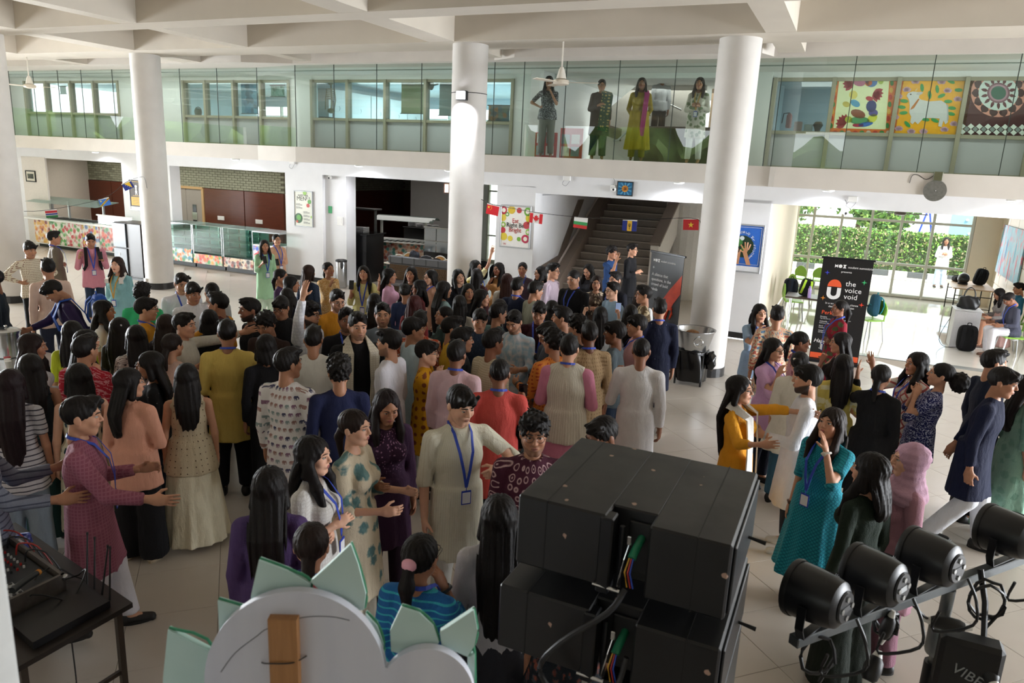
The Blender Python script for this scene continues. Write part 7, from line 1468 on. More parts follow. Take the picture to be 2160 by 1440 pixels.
hb = (s_ - .02, t_ + .2, .80); o = thing('handbag', 'black leather handbag on the white plinth', 'bag', *hb); V, F = snet(lambda X, Y, Z: ((np.abs(X)/(.21 - .12*Z))**3 + (np.abs(Y)/.10)**3 + (np.abs(Z - .13)/.14)**4)**.3*.1 - .1 + .006*np.sin(X*40 + Z*20), (-.26, -.15, -.03), (.26, .15, .32), .018); me = mesh_np('bag_body', V, [F]); me.materials.append(mat('#131315', .4)); q = bpy.data.objects.new('bag_body', me); COL.objects.link(q); q.parent = o
for dy in (-.05, .05): part('handle', MB().tube([(hb[0] + .10*math.cos(q), hb[1] + dy, 1.04 + .20*math.sin(q)) for q in np.linspace(0, math.pi, 9)], .008, 6), M_BLACK, o)
ground_bag('large black backpack on the floor against the white plinth', s_ + .02, t_ - .22, 0, '#131316', '#17171a', .1, (-.1, 0), 1.15)
# painting on the tiled wall
o = thing('canvas_painting', 'large blue and pink floral canvas on the tiled lobby wall', 'painting', 3.7, 22.0, 1.05); n = NT('paint_floral'); n.set(.5); v = n.coord('Object', (1, 1, .6)); f = n.noise(v, 3.2, 4); f2 = n.noise(v, 6, 3); n.col(n.mix(n.step(f2, .52, .66), n.mix(f, lin('#4a9ac0'), lin('#b8dbe2')), lin('#d8788a'))); part('canvas', MB().box(3.69, 3.725, 20.4, 23.4, 1.05, 2.30), n.m, o)
for k in range(7): part('petal_stroke', MB().ball((3.688, 20.9 + k*.38, 1.5 + .25*math.sin(k*2.1)), (.006, .07, .22 + .05*(k % 3)), 8, 7), mat(['#e088a0', '#5ab0d0', '#d86a7a', '#e8b0a0', '#4a90c8', '#e07a90', '#78c0d8'][k], .5), o, True)
# ================================================================ seated people, gallery people, the one outside
SEAT = dict(legs='sit', group='people seated in the lobby')
def seated(x, y, face, *a, **k):
    s_, t_ = at_px(x, y); w_ = P(s_, t_); return person(x, y, *a, at=(w_.x, w_.y), **{**SEAT, **k})
def sit_at(s_, t_, rz, h, sex, hr, top, bot, arms, label, **k):
    w_ = P(s_, t_); green_chair(s_, t_, rz - ROT, 'lime green chair under the ' + label.split(' ', 1)[1][:48].rsplit(' ', 1)[0]); return person(2100, 640, h, 0, sex, hr, top, bot, arms, label, at=(w_.x, w_.y), theta=rz, **{**SEAT, **k})
sit_at(3.15, 16.75, -1.75, 1.66, 'm', 'short', S_('#4a4c5c'), Pt('#dcdae0', .03), 'gg', 'seated person in grey jacket and white trousers bent over a phone', lean=14, nod=25, tone=3, lan='b', shoe='brown')
sit_at(3.1, 17.75, -1.75, 1.58, 'f', 'mid', S_('#8f8a88'), Sk('#c09a94', .1), 'gg', 'seated girl in dusty pink skirt behind the grey jacket', lean=12, nod=20, tone=2, shoe='brown')
sit_at(3.45, 18.6, -1.9, 1.62, 'm', 'short', S_('#2a6a86'), Pt('#2a2c38', .03), 'dd', 'seated person in blue-green top furthest along the lobby chairs', tone=2, nod=10, shoe='brown')
def gal(px, h, face, sex, hr, top, bot, arms, label, t_=14.7, **k):
    s_, z_ = ont(px, 200, t_); w_ = P(s_, t_); return person(px, 180, h, face, sex, hr, top, bot, arms, label, at=(w_.x, w_.y), zbase=MZ, group='people on the upper gallery', lod=1, shoe=None, **k)
gal(1157, 1.62, -5, 'f', 'mid', S_('#16181f', 'scribble', '#c8ccd0', sl=.45), Pt('#7d7d74', .03), 'mh', 'woman in black scribble print blouse and grey trousers phoning on the gallery', tone=2, build=1.08, spec=1)
gal(1268, 1.56, 5, 'f', 'low', K('#3a3436', hem=.30), Pt('#233038', .04), 'dc', 'woman in dark kurta with a green and gold shawl on the gallery', tone=2, spec=1, nod=10, build=1.1, extra=shoulder_drape('#1f4a3a', 1, 'shawl', 'motif', '#b8a868', low=.36, width=.24))
gal(1352, 1.58, 0, 'f', 'mid', Dr('#a8901c', hem=.14, sl=.85, fl=.07), Pt('#8a7a20', .03), 'bb', 'woman in long mustard dress with a magenta dupatta on the gallery', tone=3, build=1.1, extra=shoulder_drape('#b02a78', 1, low=.26, width=.10))
gal(1474, 1.58, -10, 'f', 'mid', K('#d8d2c6', 'floral', '#7a8a6a', hem=.30), WHT, 'cc', 'woman in white floral kurta with a gold lanyard on the gallery', lan='#c8a03a', tone=2)
s_, z_ = ont(1397, 160, 18.3); w_ = P(s_, 18.3); person(1397, 160, 1.68, -160, 'm', 'short', S_('#b8bcc0'), BLK, 'dd', 'man in pale grey shirt climbing the upper stair behind the glass', at=(w_.x, w_.y), zbase=MZ + .45, group='people on the upper gallery', lod=2, shoe=None, tone=3)
s_, t_ = at_px(1978, 606); w_ = P(s_, t_); person(1978, 520, 1.62, 10, 'f', 'mid', K('#eceaf0', hem=.40), Pt('#b9c8de', .04), 'cc', 'person in white tunic and pale jeans standing outside the lobby window', at=(w_.x, w_.y), group='people outside', tone=2)
# ================================================================ outdoors beyond the lobby
struct('ground_outside', MB().box(-14, 22, 24.4, 60, -.2, -.03), mat('#c9c2b6', .8, grain=.08, gscale=1.2)); struct('ground_court', MB().box(-26, -6.9, 22.2, 24.4, -.2, -.03), mat('#c9c2b6', .8))
kb_ = thing('kerb', 'black and white painted kerb along the hedge outside', 'kerb', 2, 29.6)
for k in range(26): part('kerb_block', MB().bbox(-6 + k*.62, -5.39 + k*.62, 29.5, 29.7, -.03, .17, .01), mat('#4a4c52', .7) if k % 2 else mat('#dcdad6', .7), kb_)
gt = thing('drain_grating', 'row of drain grating slots in the paving outside', 'grating', 2, 28.6, -.03)
for k in range(70): part('slot', MB().box(-4 + k*.16, -3.92 + k*.16, 28.55, 28.7, -.03, -.024), mat('#6a6a68', .8), gt)
def leaves(name, label, cat, base, fn, n, size, cols, kind=None, stem=None):
    o = thing(name, label, cat, *base, kind=kind); rng = np.random.RandomState(int(abs(base[0])*97 + abs(base[1])*31)); V = []; F = []; mi = []
    for k in range(n):
        c = np.array(fn(rng)); a = rng.normal(size=3); a /= np.linalg.norm(a); b = np.cross(a, rng.normal(size=3)); b /= np.linalg.norm(b); s_ = size*(.6 + .8*rng.rand()); i = len(V); V += [c - a*s_, c + b*s_*.5, c + a*s_, c - b*s_*.5]; F.append((i, i + 1, i + 2, i + 3)); mi.append(rng.randint(len(cols)))
    m = MB(); m.v = [tuple(v) for v in V]; m.f = F; m.mi = mi; q = part('foliage', m, [mat(c_, .6, grain=.1) for c_ in cols], o)
    q['kind'] = 'stuff'
    if stem: part('trunk', stem, mat('#6a5644', .9, grain=.2), o, True)
    return o
HG = ['#4c7a2c', '#6a9a3a', '#3a6226', '#8ab04a', '#a89a7a']
def hedge_fn(r):
    s_ = -6 + 18*r.rand(); q = r.rand()
    return (s_, 30.0 + .8*r.rand(), 1.42 + .12*r.rand()) if q < .35 else (s_, 29.95 + .25*r.rand()**2, .15 + 1.35*r.rand())
h_ = leaves('hedge', 'long clipped green hedge outside the lobby window', 'hedge', (2, 30.4, 0), hedge_fn, 15000, .055, HG); part('core', MB().bbox(-6, 12, 30.15, 30.8, 0, 1.42, .1), mat('#3a5224', .95, grain=.3, gscale=8), h_)
def tree(label, s_, t_, r, zc, n=2600):
    def fn(q):
        d = q.normal(size=3); d /= np.linalg.norm(d); rr = r*(.55 + .45*q.rand()); return (s_ + d[0]*rr, t_ + d[1]*rr, zc + d[2]*rr*.8)
    leaves('tree', label, 'tree', (s_, t_, 0), fn, n, .13, ['#4f8030', '#76a444', '#3c6a28', '#9ac05a'], stem=MB().tube([(s_, t_, -.05), (s_ + .1, t_, zc*.5), (s_ - .05, t_ + .1, zc)], [.16, .12, .06], 8))
for k, (s_, t_, r, zc) in enumerate(((-3.0, 34, 1.8, 2.6), (0.2, 37, 2.2, 3.4), (1.2, 34.5, 1.3, 2.2), (6.6, 34.5, 2.0, 3.0), (9.5, 38, 2.6, 3.6), (-6.5, 38, 2.6, 3.4), (-10.5, 26.5, 1.6, 2.0), (-8.9, 27.5, 1.4, 2.4))):
    tree(['bushy tree behind the hedge at the left of the lobby window', 'tall tree behind the hedge near the window middle', 'low bush behind the hedge beside the climbing wall', 'leafy tree behind the hedge right of the climbing wall', 'large tree furthest right beyond the hedge', 'large tree furthest left beyond the hedge', 'bush outside the narrow dining window', 'small tree outside the narrow dining window'][k], s_, t_, r, zc)
o = thing('climbing_wall', 'pale blue climbing wall with holds beyond the hedge', 'climbing wall', 4.3, 33.0); part('slab', MB().prism([(3.4, 0), (5.3, 0), (5.0, 3.6), (3.5, 3.6)], 32.9, 33.1, 'y'), mat('#8fc4e6', .5), o)
for k in range(14): part('hold', MB().ball((3.75 + (k*.37) % 1.25, 32.87, 1.3 + .17*k), (.06, .05, .05), 7, 5), mat(['#2f6ab0', '#e8e8e8', '#e0a040'][k % 3], .5), o, True)
o = thing('swing_frame', 'thin blue swing frame beyond the hedge', 'swing', 2.6, 33.6); part('pole', MB().tube([(2.2, 33.6, 0), (2.7, 33.6, 2.4)], .04, 6), mat('#2a4ab8', .4), o); part('pole', MB().tube([(3.2, 33.6, 0), (2.7, 33.6, 2.4)], .04, 6), mat('#2a4ab8', .4), o)
# greenery and a bus on the street side, mirrored in the gallery glass
struct('ground_street', MB().box(-45, 30, -40, -10.2, -.2, -.03), mat('#b5afa5', .9, grain=.1)); 
def treeline(label, a, b, base):
    """bank of tree crowns: a lumpy green wall of foliage"""
    a, b = Vector(a), Vector(b); L = (b - a).length; d = (b - a)/L; nn = Vector((-d.y, d.x, 0)); m = MB(); nu, nv = int(L/.5), 14; rg = np.random.RandomState(5); bump_ = rg.rand(nu + 1, nv + 1)
    for i in range(nu + 1):
        for j in range(nv + 1): q = a + d*(i*.5) + nn*(1.2*math.sin(i*.7)*math.sin(j*.9) + .9*bump_[i, j]); m.v.append((q.x, q.y, -.1 + (6.2 + 1.2*math.sin(i*.33) + .8*math.sin(i*.9))*j/nv))
    m.f = [(i*(nv + 1) + j, (i + 1)*(nv + 1) + j, (i + 1)*(nv + 1) + j + 1, i*(nv + 1) + j + 1) for i in range(nu) for j in range(nv)]; m.mi = [0]*len(m.f)
    n = NT('foliage_bank'); n.set(.8); v = n.coord(); n.col(n.mix(n.noise(v, 3.5, 5, .7), lin('#1f3a14'), lin('#8fb35a'))); solo('treeline', m, n.m, label, 'trees', base, kind='stuff', sm=True)
treeline('dense bank of roadside trees behind the camera', (-44, -19, 0), (26, -19, 0), (-9, -19, 0)); treeline('dense bank of trees outside the side windows', (-36, -16, 0), (-36, 22, 0), (-36, 3, 0))
o = thing('school_bus', 'yellow school bus parked behind the camera', 'bus', -14, -15.5); part('body', MB().bbox(-18, -10, -16.6, -14.4, .5, 2.9, .12), mat('#e0b020', .4), o); part('window_band', MB().box(-17.7, -10.3, -14.39, -14.36, 1.7, 2.5), mat('#2a3036', .1), o)
for s_ in (-16.5, -11.6): part('wheel', MB().lathe([(.45, -.12), (.45, .12)], 20, (0, 0, 0), Matrix.Translation((s_, -14.5, .45)) @ Matrix.Rotation(math.pi/2, 4, 'X')), M_BLACK, o)
# ================================================================ behind the gallery glass: painted panes, lab furnishings
PT = 16.40
def art(label, x0, y0, x1, y1, bgc):
    a, zt = ont(x0, y0, PT); b, zb = ont(x1, y1, PT); zt = min(zt, 5.19); o = thing('painted_pane', label, 'painting', (a + b)/2, PT, zb); part('ground', MB().box(a, b, PT - .012, PT, zb, zt), bgc, o); return o
def trace(o, name, pts, c, lift=.003): part(name, flat(pts, PT - .012, lift), mat(c, .4, grain=.05), o)
def oval(cx, cy, rx, ry, rot=0, n=12): return [(cx + rx*math.cos(t)*math.cos(rot) - ry*math.sin(t)*math.sin(rot), cy + rx*math.cos(t)*math.sin(rot) + ry*math.sin(t)*math.cos(rot)) for t in np.linspace(0, 2*math.pi, n + 1)[:-1]]
def petal(cx, cy, L, w_, ang): c_, s_ = math.cos(ang), math.sin(ang); return [(cx + u*L*c_ - v*w_*s_, cy + u*L*s_ + v*w_*c_) for u, v in ((0, 0), (.35, -.5), (.7, -.4), (1, 0), (.7, .4), (.35, .5))]
o = art('folk painting of birds and red lotus on pale green with orange border', 1760, 146, 1888, 282, mat('#c86a2a', .4))
for k in range(9):
    for y in (149, 277): trace(o, 'border_motif', oval(1768 + k*14 - (6 if y > 200 else 0), y + (2 if y > 200 else 0), 5, 4), ['#a83020', '#2f7a3a', '#b8b0a0'][k % 3])
for k in range(8):
    for x in (1764, 1883): trace(o, 'border_motif', oval(x - k*1.6, 160 + k*15, 4, 6), ['#a83020', '#2f7a3a', '#c8a03a'][k % 3])
trace(o, 'panel', [(1772, 155), (1877, 155), (1868, 273), (1758, 270)], '#cfdcae', .004)
for cx, cy, a0, n_ in ((1799, 176, math.pi*.75, 6), (1842, 195, -.3, 5), (1784, 262, math.pi*.9, 6)):
    for k in range(n_): trace(o, 'lotus_petal', petal(cx, cy, 22, 11, a0 + k*.38), '#8f2030', .007)
for cx, cy, rx, ry, rot, c in ((1812, 173, 14, 9, .2, '#a0607a'), (1838, 172, 13, 12, 0, '#3a6aa0'), (1832, 174, 8, 8, 0, '#c86a30'), (1815, 163, 10, 6, 0, '#c8c040'), (1800, 200, 9, 9, 0, '#c8c060'), (1804, 218, 11, 7, .5, '#4a90b0'), (1838, 224, 11, 13, .3, '#2a3a6a'), (1842, 238, 10, 8, 0, '#4a4a86'), (1834, 208, 8, 5, .2, '#a02a34'), (1810, 240, 16, 9, .3, '#7a4a34'), (1813, 254, 22, 8, 0, '#4a8a5a'), (1840, 250, 12, 8, -.6, '#b8c040'), (1790, 252, 8, 7, 0, '#98a83a'), (1826, 262, 16, 5, -.2, '#3a6ab0'), (1810, 264, 12, 4, 0, '#a03048'), (1785, 220, 8, 6, .3, '#b0a850'), (1858, 170, 6, 8, 0, '#98b050')): trace(o, 'bird_shape', oval(cx, cy, rx, ry, rot), c, .009)
o = art('folk painting of a white cow among pink lotus on yellow', 1895, 145, 2032, 287, mat('#d8a218', .4, grain=.12, gscale=14))
for cx, cy in ((1908, 158), (1932, 150), (1964, 160), (1997, 150), (2016, 158), (1913, 188), (1999, 190), (1986, 172), (1931, 171), (1895, 202), (2020, 208), (1888, 246), (2012, 260), (1896, 270), (1948, 276), (1992, 272), (1922, 276)):
    for k in range(5): trace(o, 'lotus_petal', petal(cx, cy + 5, 11, 7, -math.pi/2 + (k - 2)*.5), '#b99aa8', .006)
for cx, cy, rot in ((1945, 185, 1.5), (1977, 188, 1.5), (1907, 213, .1), (1902, 226, .1), (1906, 238, -.1), (1922, 166, .5), (2006, 172, .4), (1986, 202, -.4), (2000, 214, 0), (2008, 228, .1), (2006, 240, .2), (1914, 262, .8), (1972, 254, .4), (2022, 190, 0), (1961, 200, 1.5), (1952, 252, .2)): trace(o, 'leaf', oval(cx, cy, 9, 4, rot, 8), '#2f8a44', .007)
trace(o, 'cow_body', [(1912, 202), (1916, 196), (1925, 193), (1934, 194), (1946, 195), (1940, 200), (1938, 206), (1942, 210), (1960, 214), (1985, 212), (1995, 218), (1999, 232), (1999, 258), (1994, 262), (1990, 254), (1986, 268), (1979, 266), (1982, 250), (1968, 249), (1948, 249), (1936, 262), (1930, 256), (1925, 262), (1920, 258), (1922, 246), (1918, 238), (1919, 222), (1917, 210)], '#b9c0bc', .010)
trace(o, 'cow_ear', petal(1932, 199, 16, 7, -.25), '#a8aeac', .012); trace(o, 'cow_horn', petal(1930, 193, 9, 3, -.9), '#c8b070', .012); trace(o, 'garland', [(1937, 208), (1940, 209), (1928, 228), (1920, 232), (1922, 227)], '#a86a2a', .012); trace(o, 'cow_eye', oval(1921, 199, 1.8, 1.4), '#202020', .012); trace(o, 'tail', [(1997, 220), (2000, 221), (2001, 252), (1997, 256), (1998, 240)], '#9aa09e', .012)
o = art('painted mandala of petals and rings on dark maroon', 2040, 144, 2165, 292, mat('#3a1418', .4))
CX, CY = 2106, 196
trace(o, 'ring', oval(CX, CY, 58, 51, 0, 36), '#c08a76', .004)
for k in range(14): trace(o, 'dark_petal', petal(CX + 38*math.cos(2*math.pi*k/14), CY + 33*math.sin(2*math.pi*k/14), 19, 19, 2*math.pi*k/14), '#2e1014', .006)
trace(o, 'ring', oval(CX, CY, 42, 37, 0, 32), '#b9cdc4', .007)
for k in range(14): trace(o, 'seed', petal(CX + 22*math.cos(2*math.pi*(k + .5)/14), CY + 19*math.sin(2*math.pi*(k + .5)/14), 16, 7, 2*math.pi*(k + .5)/14), '#4a1a22', .009)
for r_, c_ in ((24, '#6a4a54'), (20, '#9a7a86'), (16, '#1d5a48')): trace(o, 'ring', oval(CX, CY, r_, r_*.9, 0, 24), c_, .010 + (24 - r_)*.0003)
for k in range(8):
    for j in range(2): trace(o, 'lattice_diamond', oval(2030 + k*18, 266 + j*12 + k*.3, 7, 6, 0, 4), '#c8d8cc', .005); 
    trace(o, 'lattice_centre', oval(2039 + k*18, 272 + k*.3, 6, 6, 0, 4), '#7a8a84', .006)
# items in the room with the empty pane
o = thing('picture_shelf', 'little pictures and a pot standing on the sill of the clear right-hand pane', 'shelf', -1.1, 16.7, 4.15); part('shelf', MB().bbox(-1.7, -.75, 16.55, 16.9, 4.12, 4.16, .005), mat('#8a8478', .5), o)
for k, (s_, c) in enumerate(((-1.28, '#c8a0a0'), (-1.08, '#b8c0c0'), (-.9, '#26302a'))): solo('small_picture' if k < 2 else 'flower_pot', MB().bbox(s_ - .08, s_ + .08, 16.68, 16.72, 4.162, 4.38 - .05*k, .012) if k < 2 else MB().lathe([(.04, 0), (.06, .08), (.10, .16), (.06, .22)], 12, (s_, 16.7, 4.162)), mat(c, .5), ['red and white framed picture on the gallery sill', 'round pale picture on the gallery sill', 'dark flower pot on the gallery sill'][k], 'picture' if k < 2 else 'pot', (s_, 16.7, 4.162))
o = thing('fire_extinguisher', 'red fire extinguisher hung behind the clear right-hand pane', 'fire extinguisher', -1.55, 17.6, 4.3); part('cylinder', MB().lathe([(.05, 0), (.06, .02), (.06, .26), (.03, .31)], 14, (-1.55, 17.6, 4.3)), mat('#9a2a22', .35), o, True); part('hose', MB().tube([(-1.55, 17.6, 4.62), (-1.67, 17.58, 4.6), (-1.69, 17.58, 4.4)], .012, 6), M_BLACK, o)
# lab cupboards, charts
o = thing('lab_cupboard_run', 'run of pale lab cupboards with round handles behind the gallery', 'cupboard', -13.7, 19.5, MZ)
for k in range(5):
    t_ = 17.0 + k*1.0; d_ = part('door', MB().bbox(-13.88, -13.5, t_, t_ + .96, 4.3, 5.05, .006), mat('#dfe4e2', .45), o); part('handle', MB().tube([(-13.49, t_ + .45, 4.5), (-13.46, t_ + .45, 4.56), (-13.49, t_ + .45, 4.62)], .008, 5), M_FRAME, d_); part('lower_door', MB().bbox(-13.88, -13.5, t_, t_ + .96, MZ, 4.28, .006), mat('#8fb0a4', .3), o)
def chart(label, x0, y0, x1, y1, t_, c, extra=None):
    a, zt = ont(x0, y0, t_); b, zb = ont(x1, y1, t_); o = thing('hanging_chart', label, 'chart', (a + b)/2, t_, zb, 'charts hung in the lab windows'); part('sheet', MB().box(a, b, t_, t_ + .006, zb, zt), c, o); part('batten', MB().tube([(a - .03, t_, zt), (b + .03, t_, zt)], .014, 6), M_BLACK, o); part('batten', MB().tube([(a - .03, t_, zb), (b + .03, t_, zb)], .010, 6), mat('#4a4a48', .5), o)
    if extra: extra(o, a, b, zb, zt, t_)
def lab_text(o, a, b, zb, zt, t_): part('label_sheet', MB().box(a + .03, a + .62*(b - a), t_ - .004, t_, zt - .30*(zt - zb), zt - .04), mat('#a8ac94', .6), o); text('lettering', 'BIOLOGY', a + .33*(b - a), t_ - .006, zt - .15*(zt - zb), .10, DK, o, 'CENTER'); text('lettering', 'LABORATORY', a + .33*(b - a), t_ - .006, zt - .24*(zt - zb), .075, DK, o, 'CENTER')
chart('olive roller chart reading Biology Laboratory behind the gallery glass', 847, 155, 892, 240, 16.7, mat('#a8aa80', .6), lab_text); chart('grey roller chart beside the central column', 928, 152, 966, 244, 16.7, mat('#97a19c', .6)); chart('blue chart of sea animals in the lab window', 507, 160, 544, 240, 16.6, printmat(['#6aa8c8', '#8ac0d8', '#4a7a94', '#5a98ba'], 7, 3, '#7ab4d0')); chart('orange and blue landscape chart right of the central column', 1031, 222, 1074, 256, 16.7, printmat(['#4a6a72', '#a86a3a', '#6a7a6a', '#3a4a54'], 9, 9, '#5a6a66'))
chart('white paper sheet stuck in the far left lab window', 126, 182, 140, 198, 16.55, M_WHITEP); chart('small framed green chart hung on wires in the lab window', 571, 180, 600, 204, 16.6, printmat(['#7ab8a8', '#4a8a7a', '#a8d0c0'], 12, 7, '#8ac4b4'))
o = thing('model_skeleton', 'brown model skeleton standing in the lab window', 'skeleton', -13.0, 16.9, MZ); sk = mat('#8a8468', .7); s_, z_ = ont(697, 170, 16.9); part('skull', MB().ball((s_, 16.9, z_), (.09, .11, .12), 12, 9), sk, o, True); part('spine', MB().tube([(s_, 16.92, z_ - .1), (s_, 16.95, z_ - .45), (s_, 16.92, z_ - .75)], .025, 6), sk, o)
for k in range(6): part('rib', MB().tube([(s_ + .12*math.cos(q), 16.9 + .08*math.sin(q), z_ - .22 - .05*k) for q in np.linspace(0, 2*math.pi, 13)], .011, 5, cap=False), sk, o)
part('pelvis', MB().ball((s_, 16.92, z_ - .78), (.12, .08, .07), 10, 7), sk, o, True); part('stand', MB().tube([(s_, 17.0, MZ), (s_, 17.0, z_ - .5)], .015, 6), M_BLACK, o)
for sx in (-1, 1): part('arm_bone', MB().tube([(s_ + sx*.13, 16.9, z_ - .2), (s_ + sx*.17, 16.9, z_ - .5), (s_ + sx*.15, 16.86, z_ - .75)], .014, 6), sk, o)
s_, z_ = ont(912, 180, 16.5); part('body', MB().ball((s_, 16.45, z_), (.08, .01, .12), 9, 7).ball((s_ + .02, 16.45, z_ + .16), (.05, .01, .07), 9, 7).tube([(s_ + .06, 16.45, z_), (s_ + .2, 16.45, z_ + .03)], .022, 6).tube([(s_ - .06, 16.45, z_ - .08), (s_ - .16, 16.45, z_ - .02), (s_ - .18, 16.45, z_ + .06)], .012, 6), mat('#55605a', .6), thing('window_sticker', 'dark animal shaped sticker on the lab window', 'sticker', s_, 16.45, z_), True)
s_, z_ = ont(774, 165, 18.5); o = thing('lab_sign', 'small teal sign hanging inside the lab', 'sign', s_, 18.5, z_); part('board', MB().bbox(s_ - .22, s_ + .22, 18.49, 18.51, z_ - .08, z_ + .08, .006), mat('#3aa89a', .5), o)
o = thing('globe', 'small dark globe on a stand in the lab window', 'globe', -15.9, 16.8, 4.24); s_, z_ = ont(418, 236, 16.8); part('ring', MB().tube([(s_ + .14*math.cos(q), 16.8, z_ + .14*math.sin(q)) for q in np.linspace(0, 2*math.pi, 17)], .012, 5, cap=False), M_BLACK, o); part('ball', MB().ball((s_, 16.8, z_), .11, 14, 10), mat('#4a6a58', .5), o, True); part('foot', MB().lathe([(.08, 0), (.02, .03), (.015, .12)], 12, (s_, 16.8, 4.235)), M_BLACK, o)
# red and white notice boards on the gallery floor
for k, (x, lb) in enumerate(((1152, 'red bordered notice board on the gallery floor behind the grey trousers'), (1205, 'red and white chequered board on the gallery floor'))):
    s_, z_ = ont(x, 300, 15.6); o = thing('notice_board', lb, 'board', s_, 15.6, MZ); part('panel', MB().bbox(s_ - .26, s_ + .26, 15.58, 15.62, MZ, MZ + .55 + .1*k, .006), mat('#b8484a', .5), o)
    for i in range(2):
        for j in range(2): part('sheet', MB().box(s_ - .22 + i*.23, s_ - .03 + i*.23, 15.572, 15.58, MZ + .06 + j*.26, MZ + .26 + j*.26), mat('#d8d4d4' if (i + j + k) % 2 else '#7f8f98', .5), o)
# ================================================================ foreground equipment
M_SPK = mat('#0c0d10', .42, grain=.25, gscale=9)
def scuffed():
    n = NT('scuffed_black'); n.set(.45); v = n.coord('Object'); f = n.noise(v, 6, 4); d = n.math('ADD', n.vor(v, 9, 1), n.math('MULTIPLY', n.noise(v, 28, 3), .35)); base = n.mix(f, lin('#0a0b0d'), lin('#17171a')); n.col(n.mix(n.step(d, .275, .25), base, lin('#b09080'))); n.link(n.math('MULTIPLY_ADD', f, .3, .28), n.b.inputs['Roughness']); return n.m
M_SCUFF = scuffed()
def speaker(label, s0, s1, t0, t1, z0, z1, cab=True):
    o = thing('loudspeaker', label, 'loudspeaker', (s0 + s1)/2, (t0 + t1)/2, z0, 'stacked loudspeakers'); a, b = s0 + .44*(s1 - s0), s0 + .64*(s1 - s0)
    part('cabinet', MB().bbox(s0, a, t0, t1, z0, z1, .008).bbox(b, s1, t0, t1, z0, z1, .008).bbox(a - .01, b + .01, t0 + .10, t1, z0, z1, .006), M_SCUFF, o)
    part('seam', MB().box(s0 + .115, s0 + .119, t0 - .001, t1, z1 - .001, z1 + .0015).box(s1 - .119, s1 - .115, t0 - .001, t1, z1 - .001, z1 + .0015).box(s0 + .115, s0 + .119, t0 - .0015, t0, z0, z1).box(s1 - .119, s1 - .115, t0 - .0015, t0, z0, z1), mat('#050506', .6), o)
    part('rigging_bar', MB().bbox(a - .02, a + .03, t0 - .012, t0 + .06, z0 - .02, z1 - .005, .006).tube([(a + .055, t0 + .03, z0), (a + .055, t0 + .03, z1 - .04)], .010, 8), M_BLACKM, o); part('rigging_pin', MB().tube([(a - .03, t0 - .01, z0 + .01), (a + .07, t0 + .0, z0 + .0)], .007, 8), M_CHROME, o)
    part('side_plate', MB().bbox(s1, s1 + .012, t0 + .03, t1 - .02, z0 + .01, z1 - .02, .004), M_BLACKM, o); part('side_pin', MB().tube([(s1 + .012, t0 + .45, z0 + .11), (s1 + .08, t0 + .45, z0 + .10)], [.006, .009], 8), M_BLACKM, o)
    cx = a + .115; part('socket_plate', MB().bbox(cx - .05, cx + .06, t0 + .085, t0 + .10, z0 + .04, z1 - .04, .004), M_BLACK, o); pl = part('cable_plug', MB().tube([(cx, t0 + .09, z1 - .10), (cx - .004, t0 + .03, z1 - .115), (cx - .01, t0 + .0, z1 - .14)], .016, 10), mat('#1f7a58', .4), o, True)
    for c, dx in (('#c89a2a', -.006), ('#b02a2a', .002), ('#2a4ab0', .008)): part('wire', MB().tube([(cx - .012 + dx, t0 - .002, z1 - .14), (cx - .018 + dx*1.4, t0 - .02, z1 - .19), (cx - .006 + dx*1.6, t0 - .012, z1 - .25)], .0032, 5), mat(c, .45), pl)
    part('safety_wire', MB().tube([(a + .085, t0 + .03, z1 - .10), (a + .075, t0 + .01, z1 - .16), (a + .06, t0 + .0, z0 + .02)], .0025, 5).bbox(a + .076, a + .094, t0 + .02, t0 + .026, z1 - .105, z1 - .07, .003), M_CHROME, o)
    return o
speaker('scuffed black loudspeaker on top of the stack in the foreground', -1.0, -.21, 2.35, 3.05, 1.765, 2.05)
speaker('black loudspeaker second in the stack, hung below the top one', -1.03, -.20, 2.28, 2.98, 1.43, 1.70)
o = thing('bass_speaker', 'large black bass cabinet at the foot of the loudspeaker stack', 'loudspeaker', -.5, 2.7, 0); part('cabinet', MB().bbox(-.62, -.19, 2.32, 3.0, .02, 1.40, .012), M_SPK, o); part('seam', MB().box(-.62, -.19, 2.318, 2.32, .7, .706), M_BLACK, o)
o = thing('speaker_stand', 'steel stand carrying the loudspeaker stack', 'stand', -.78, 2.7, 0); part('pole', MB().tube([(-.78, 2.7, .02), (-.78, 2.7, 1.42)], .024, 10), M_STEEL, o); part('plate', MB().bbox(-1.0, -.64, 2.4, 3.0, 0, .02, .005), M_BLACKM, o); part('brace', MB().tube([(-.78, 2.7, 1.2), (-.95, 2.5, 1.42)], .012, 6), M_STEEL, o)
CXP = -1.0 + .44*.79 + .115
solo('speaker_cable', MB().tube([(CXP - .02, 2.335, 1.79), (CXP - .06, 2.27, 1.72), (CXP - .20, 2.20, 1.60), (CXP - .27, 2.18, 1.48), (CXP - .20, 2.19, 1.38), (CXP - .06, 2.2, 1.37), (CXP, 2.25, 1.44), (CXP + .02, 2.28, 1.56)], .011, 8), mat('#1f1f22', .5), 'thick black cable looping between the two loudspeakers', 'cable', (CXP - .2, 2.2, 1.38), sm=True)
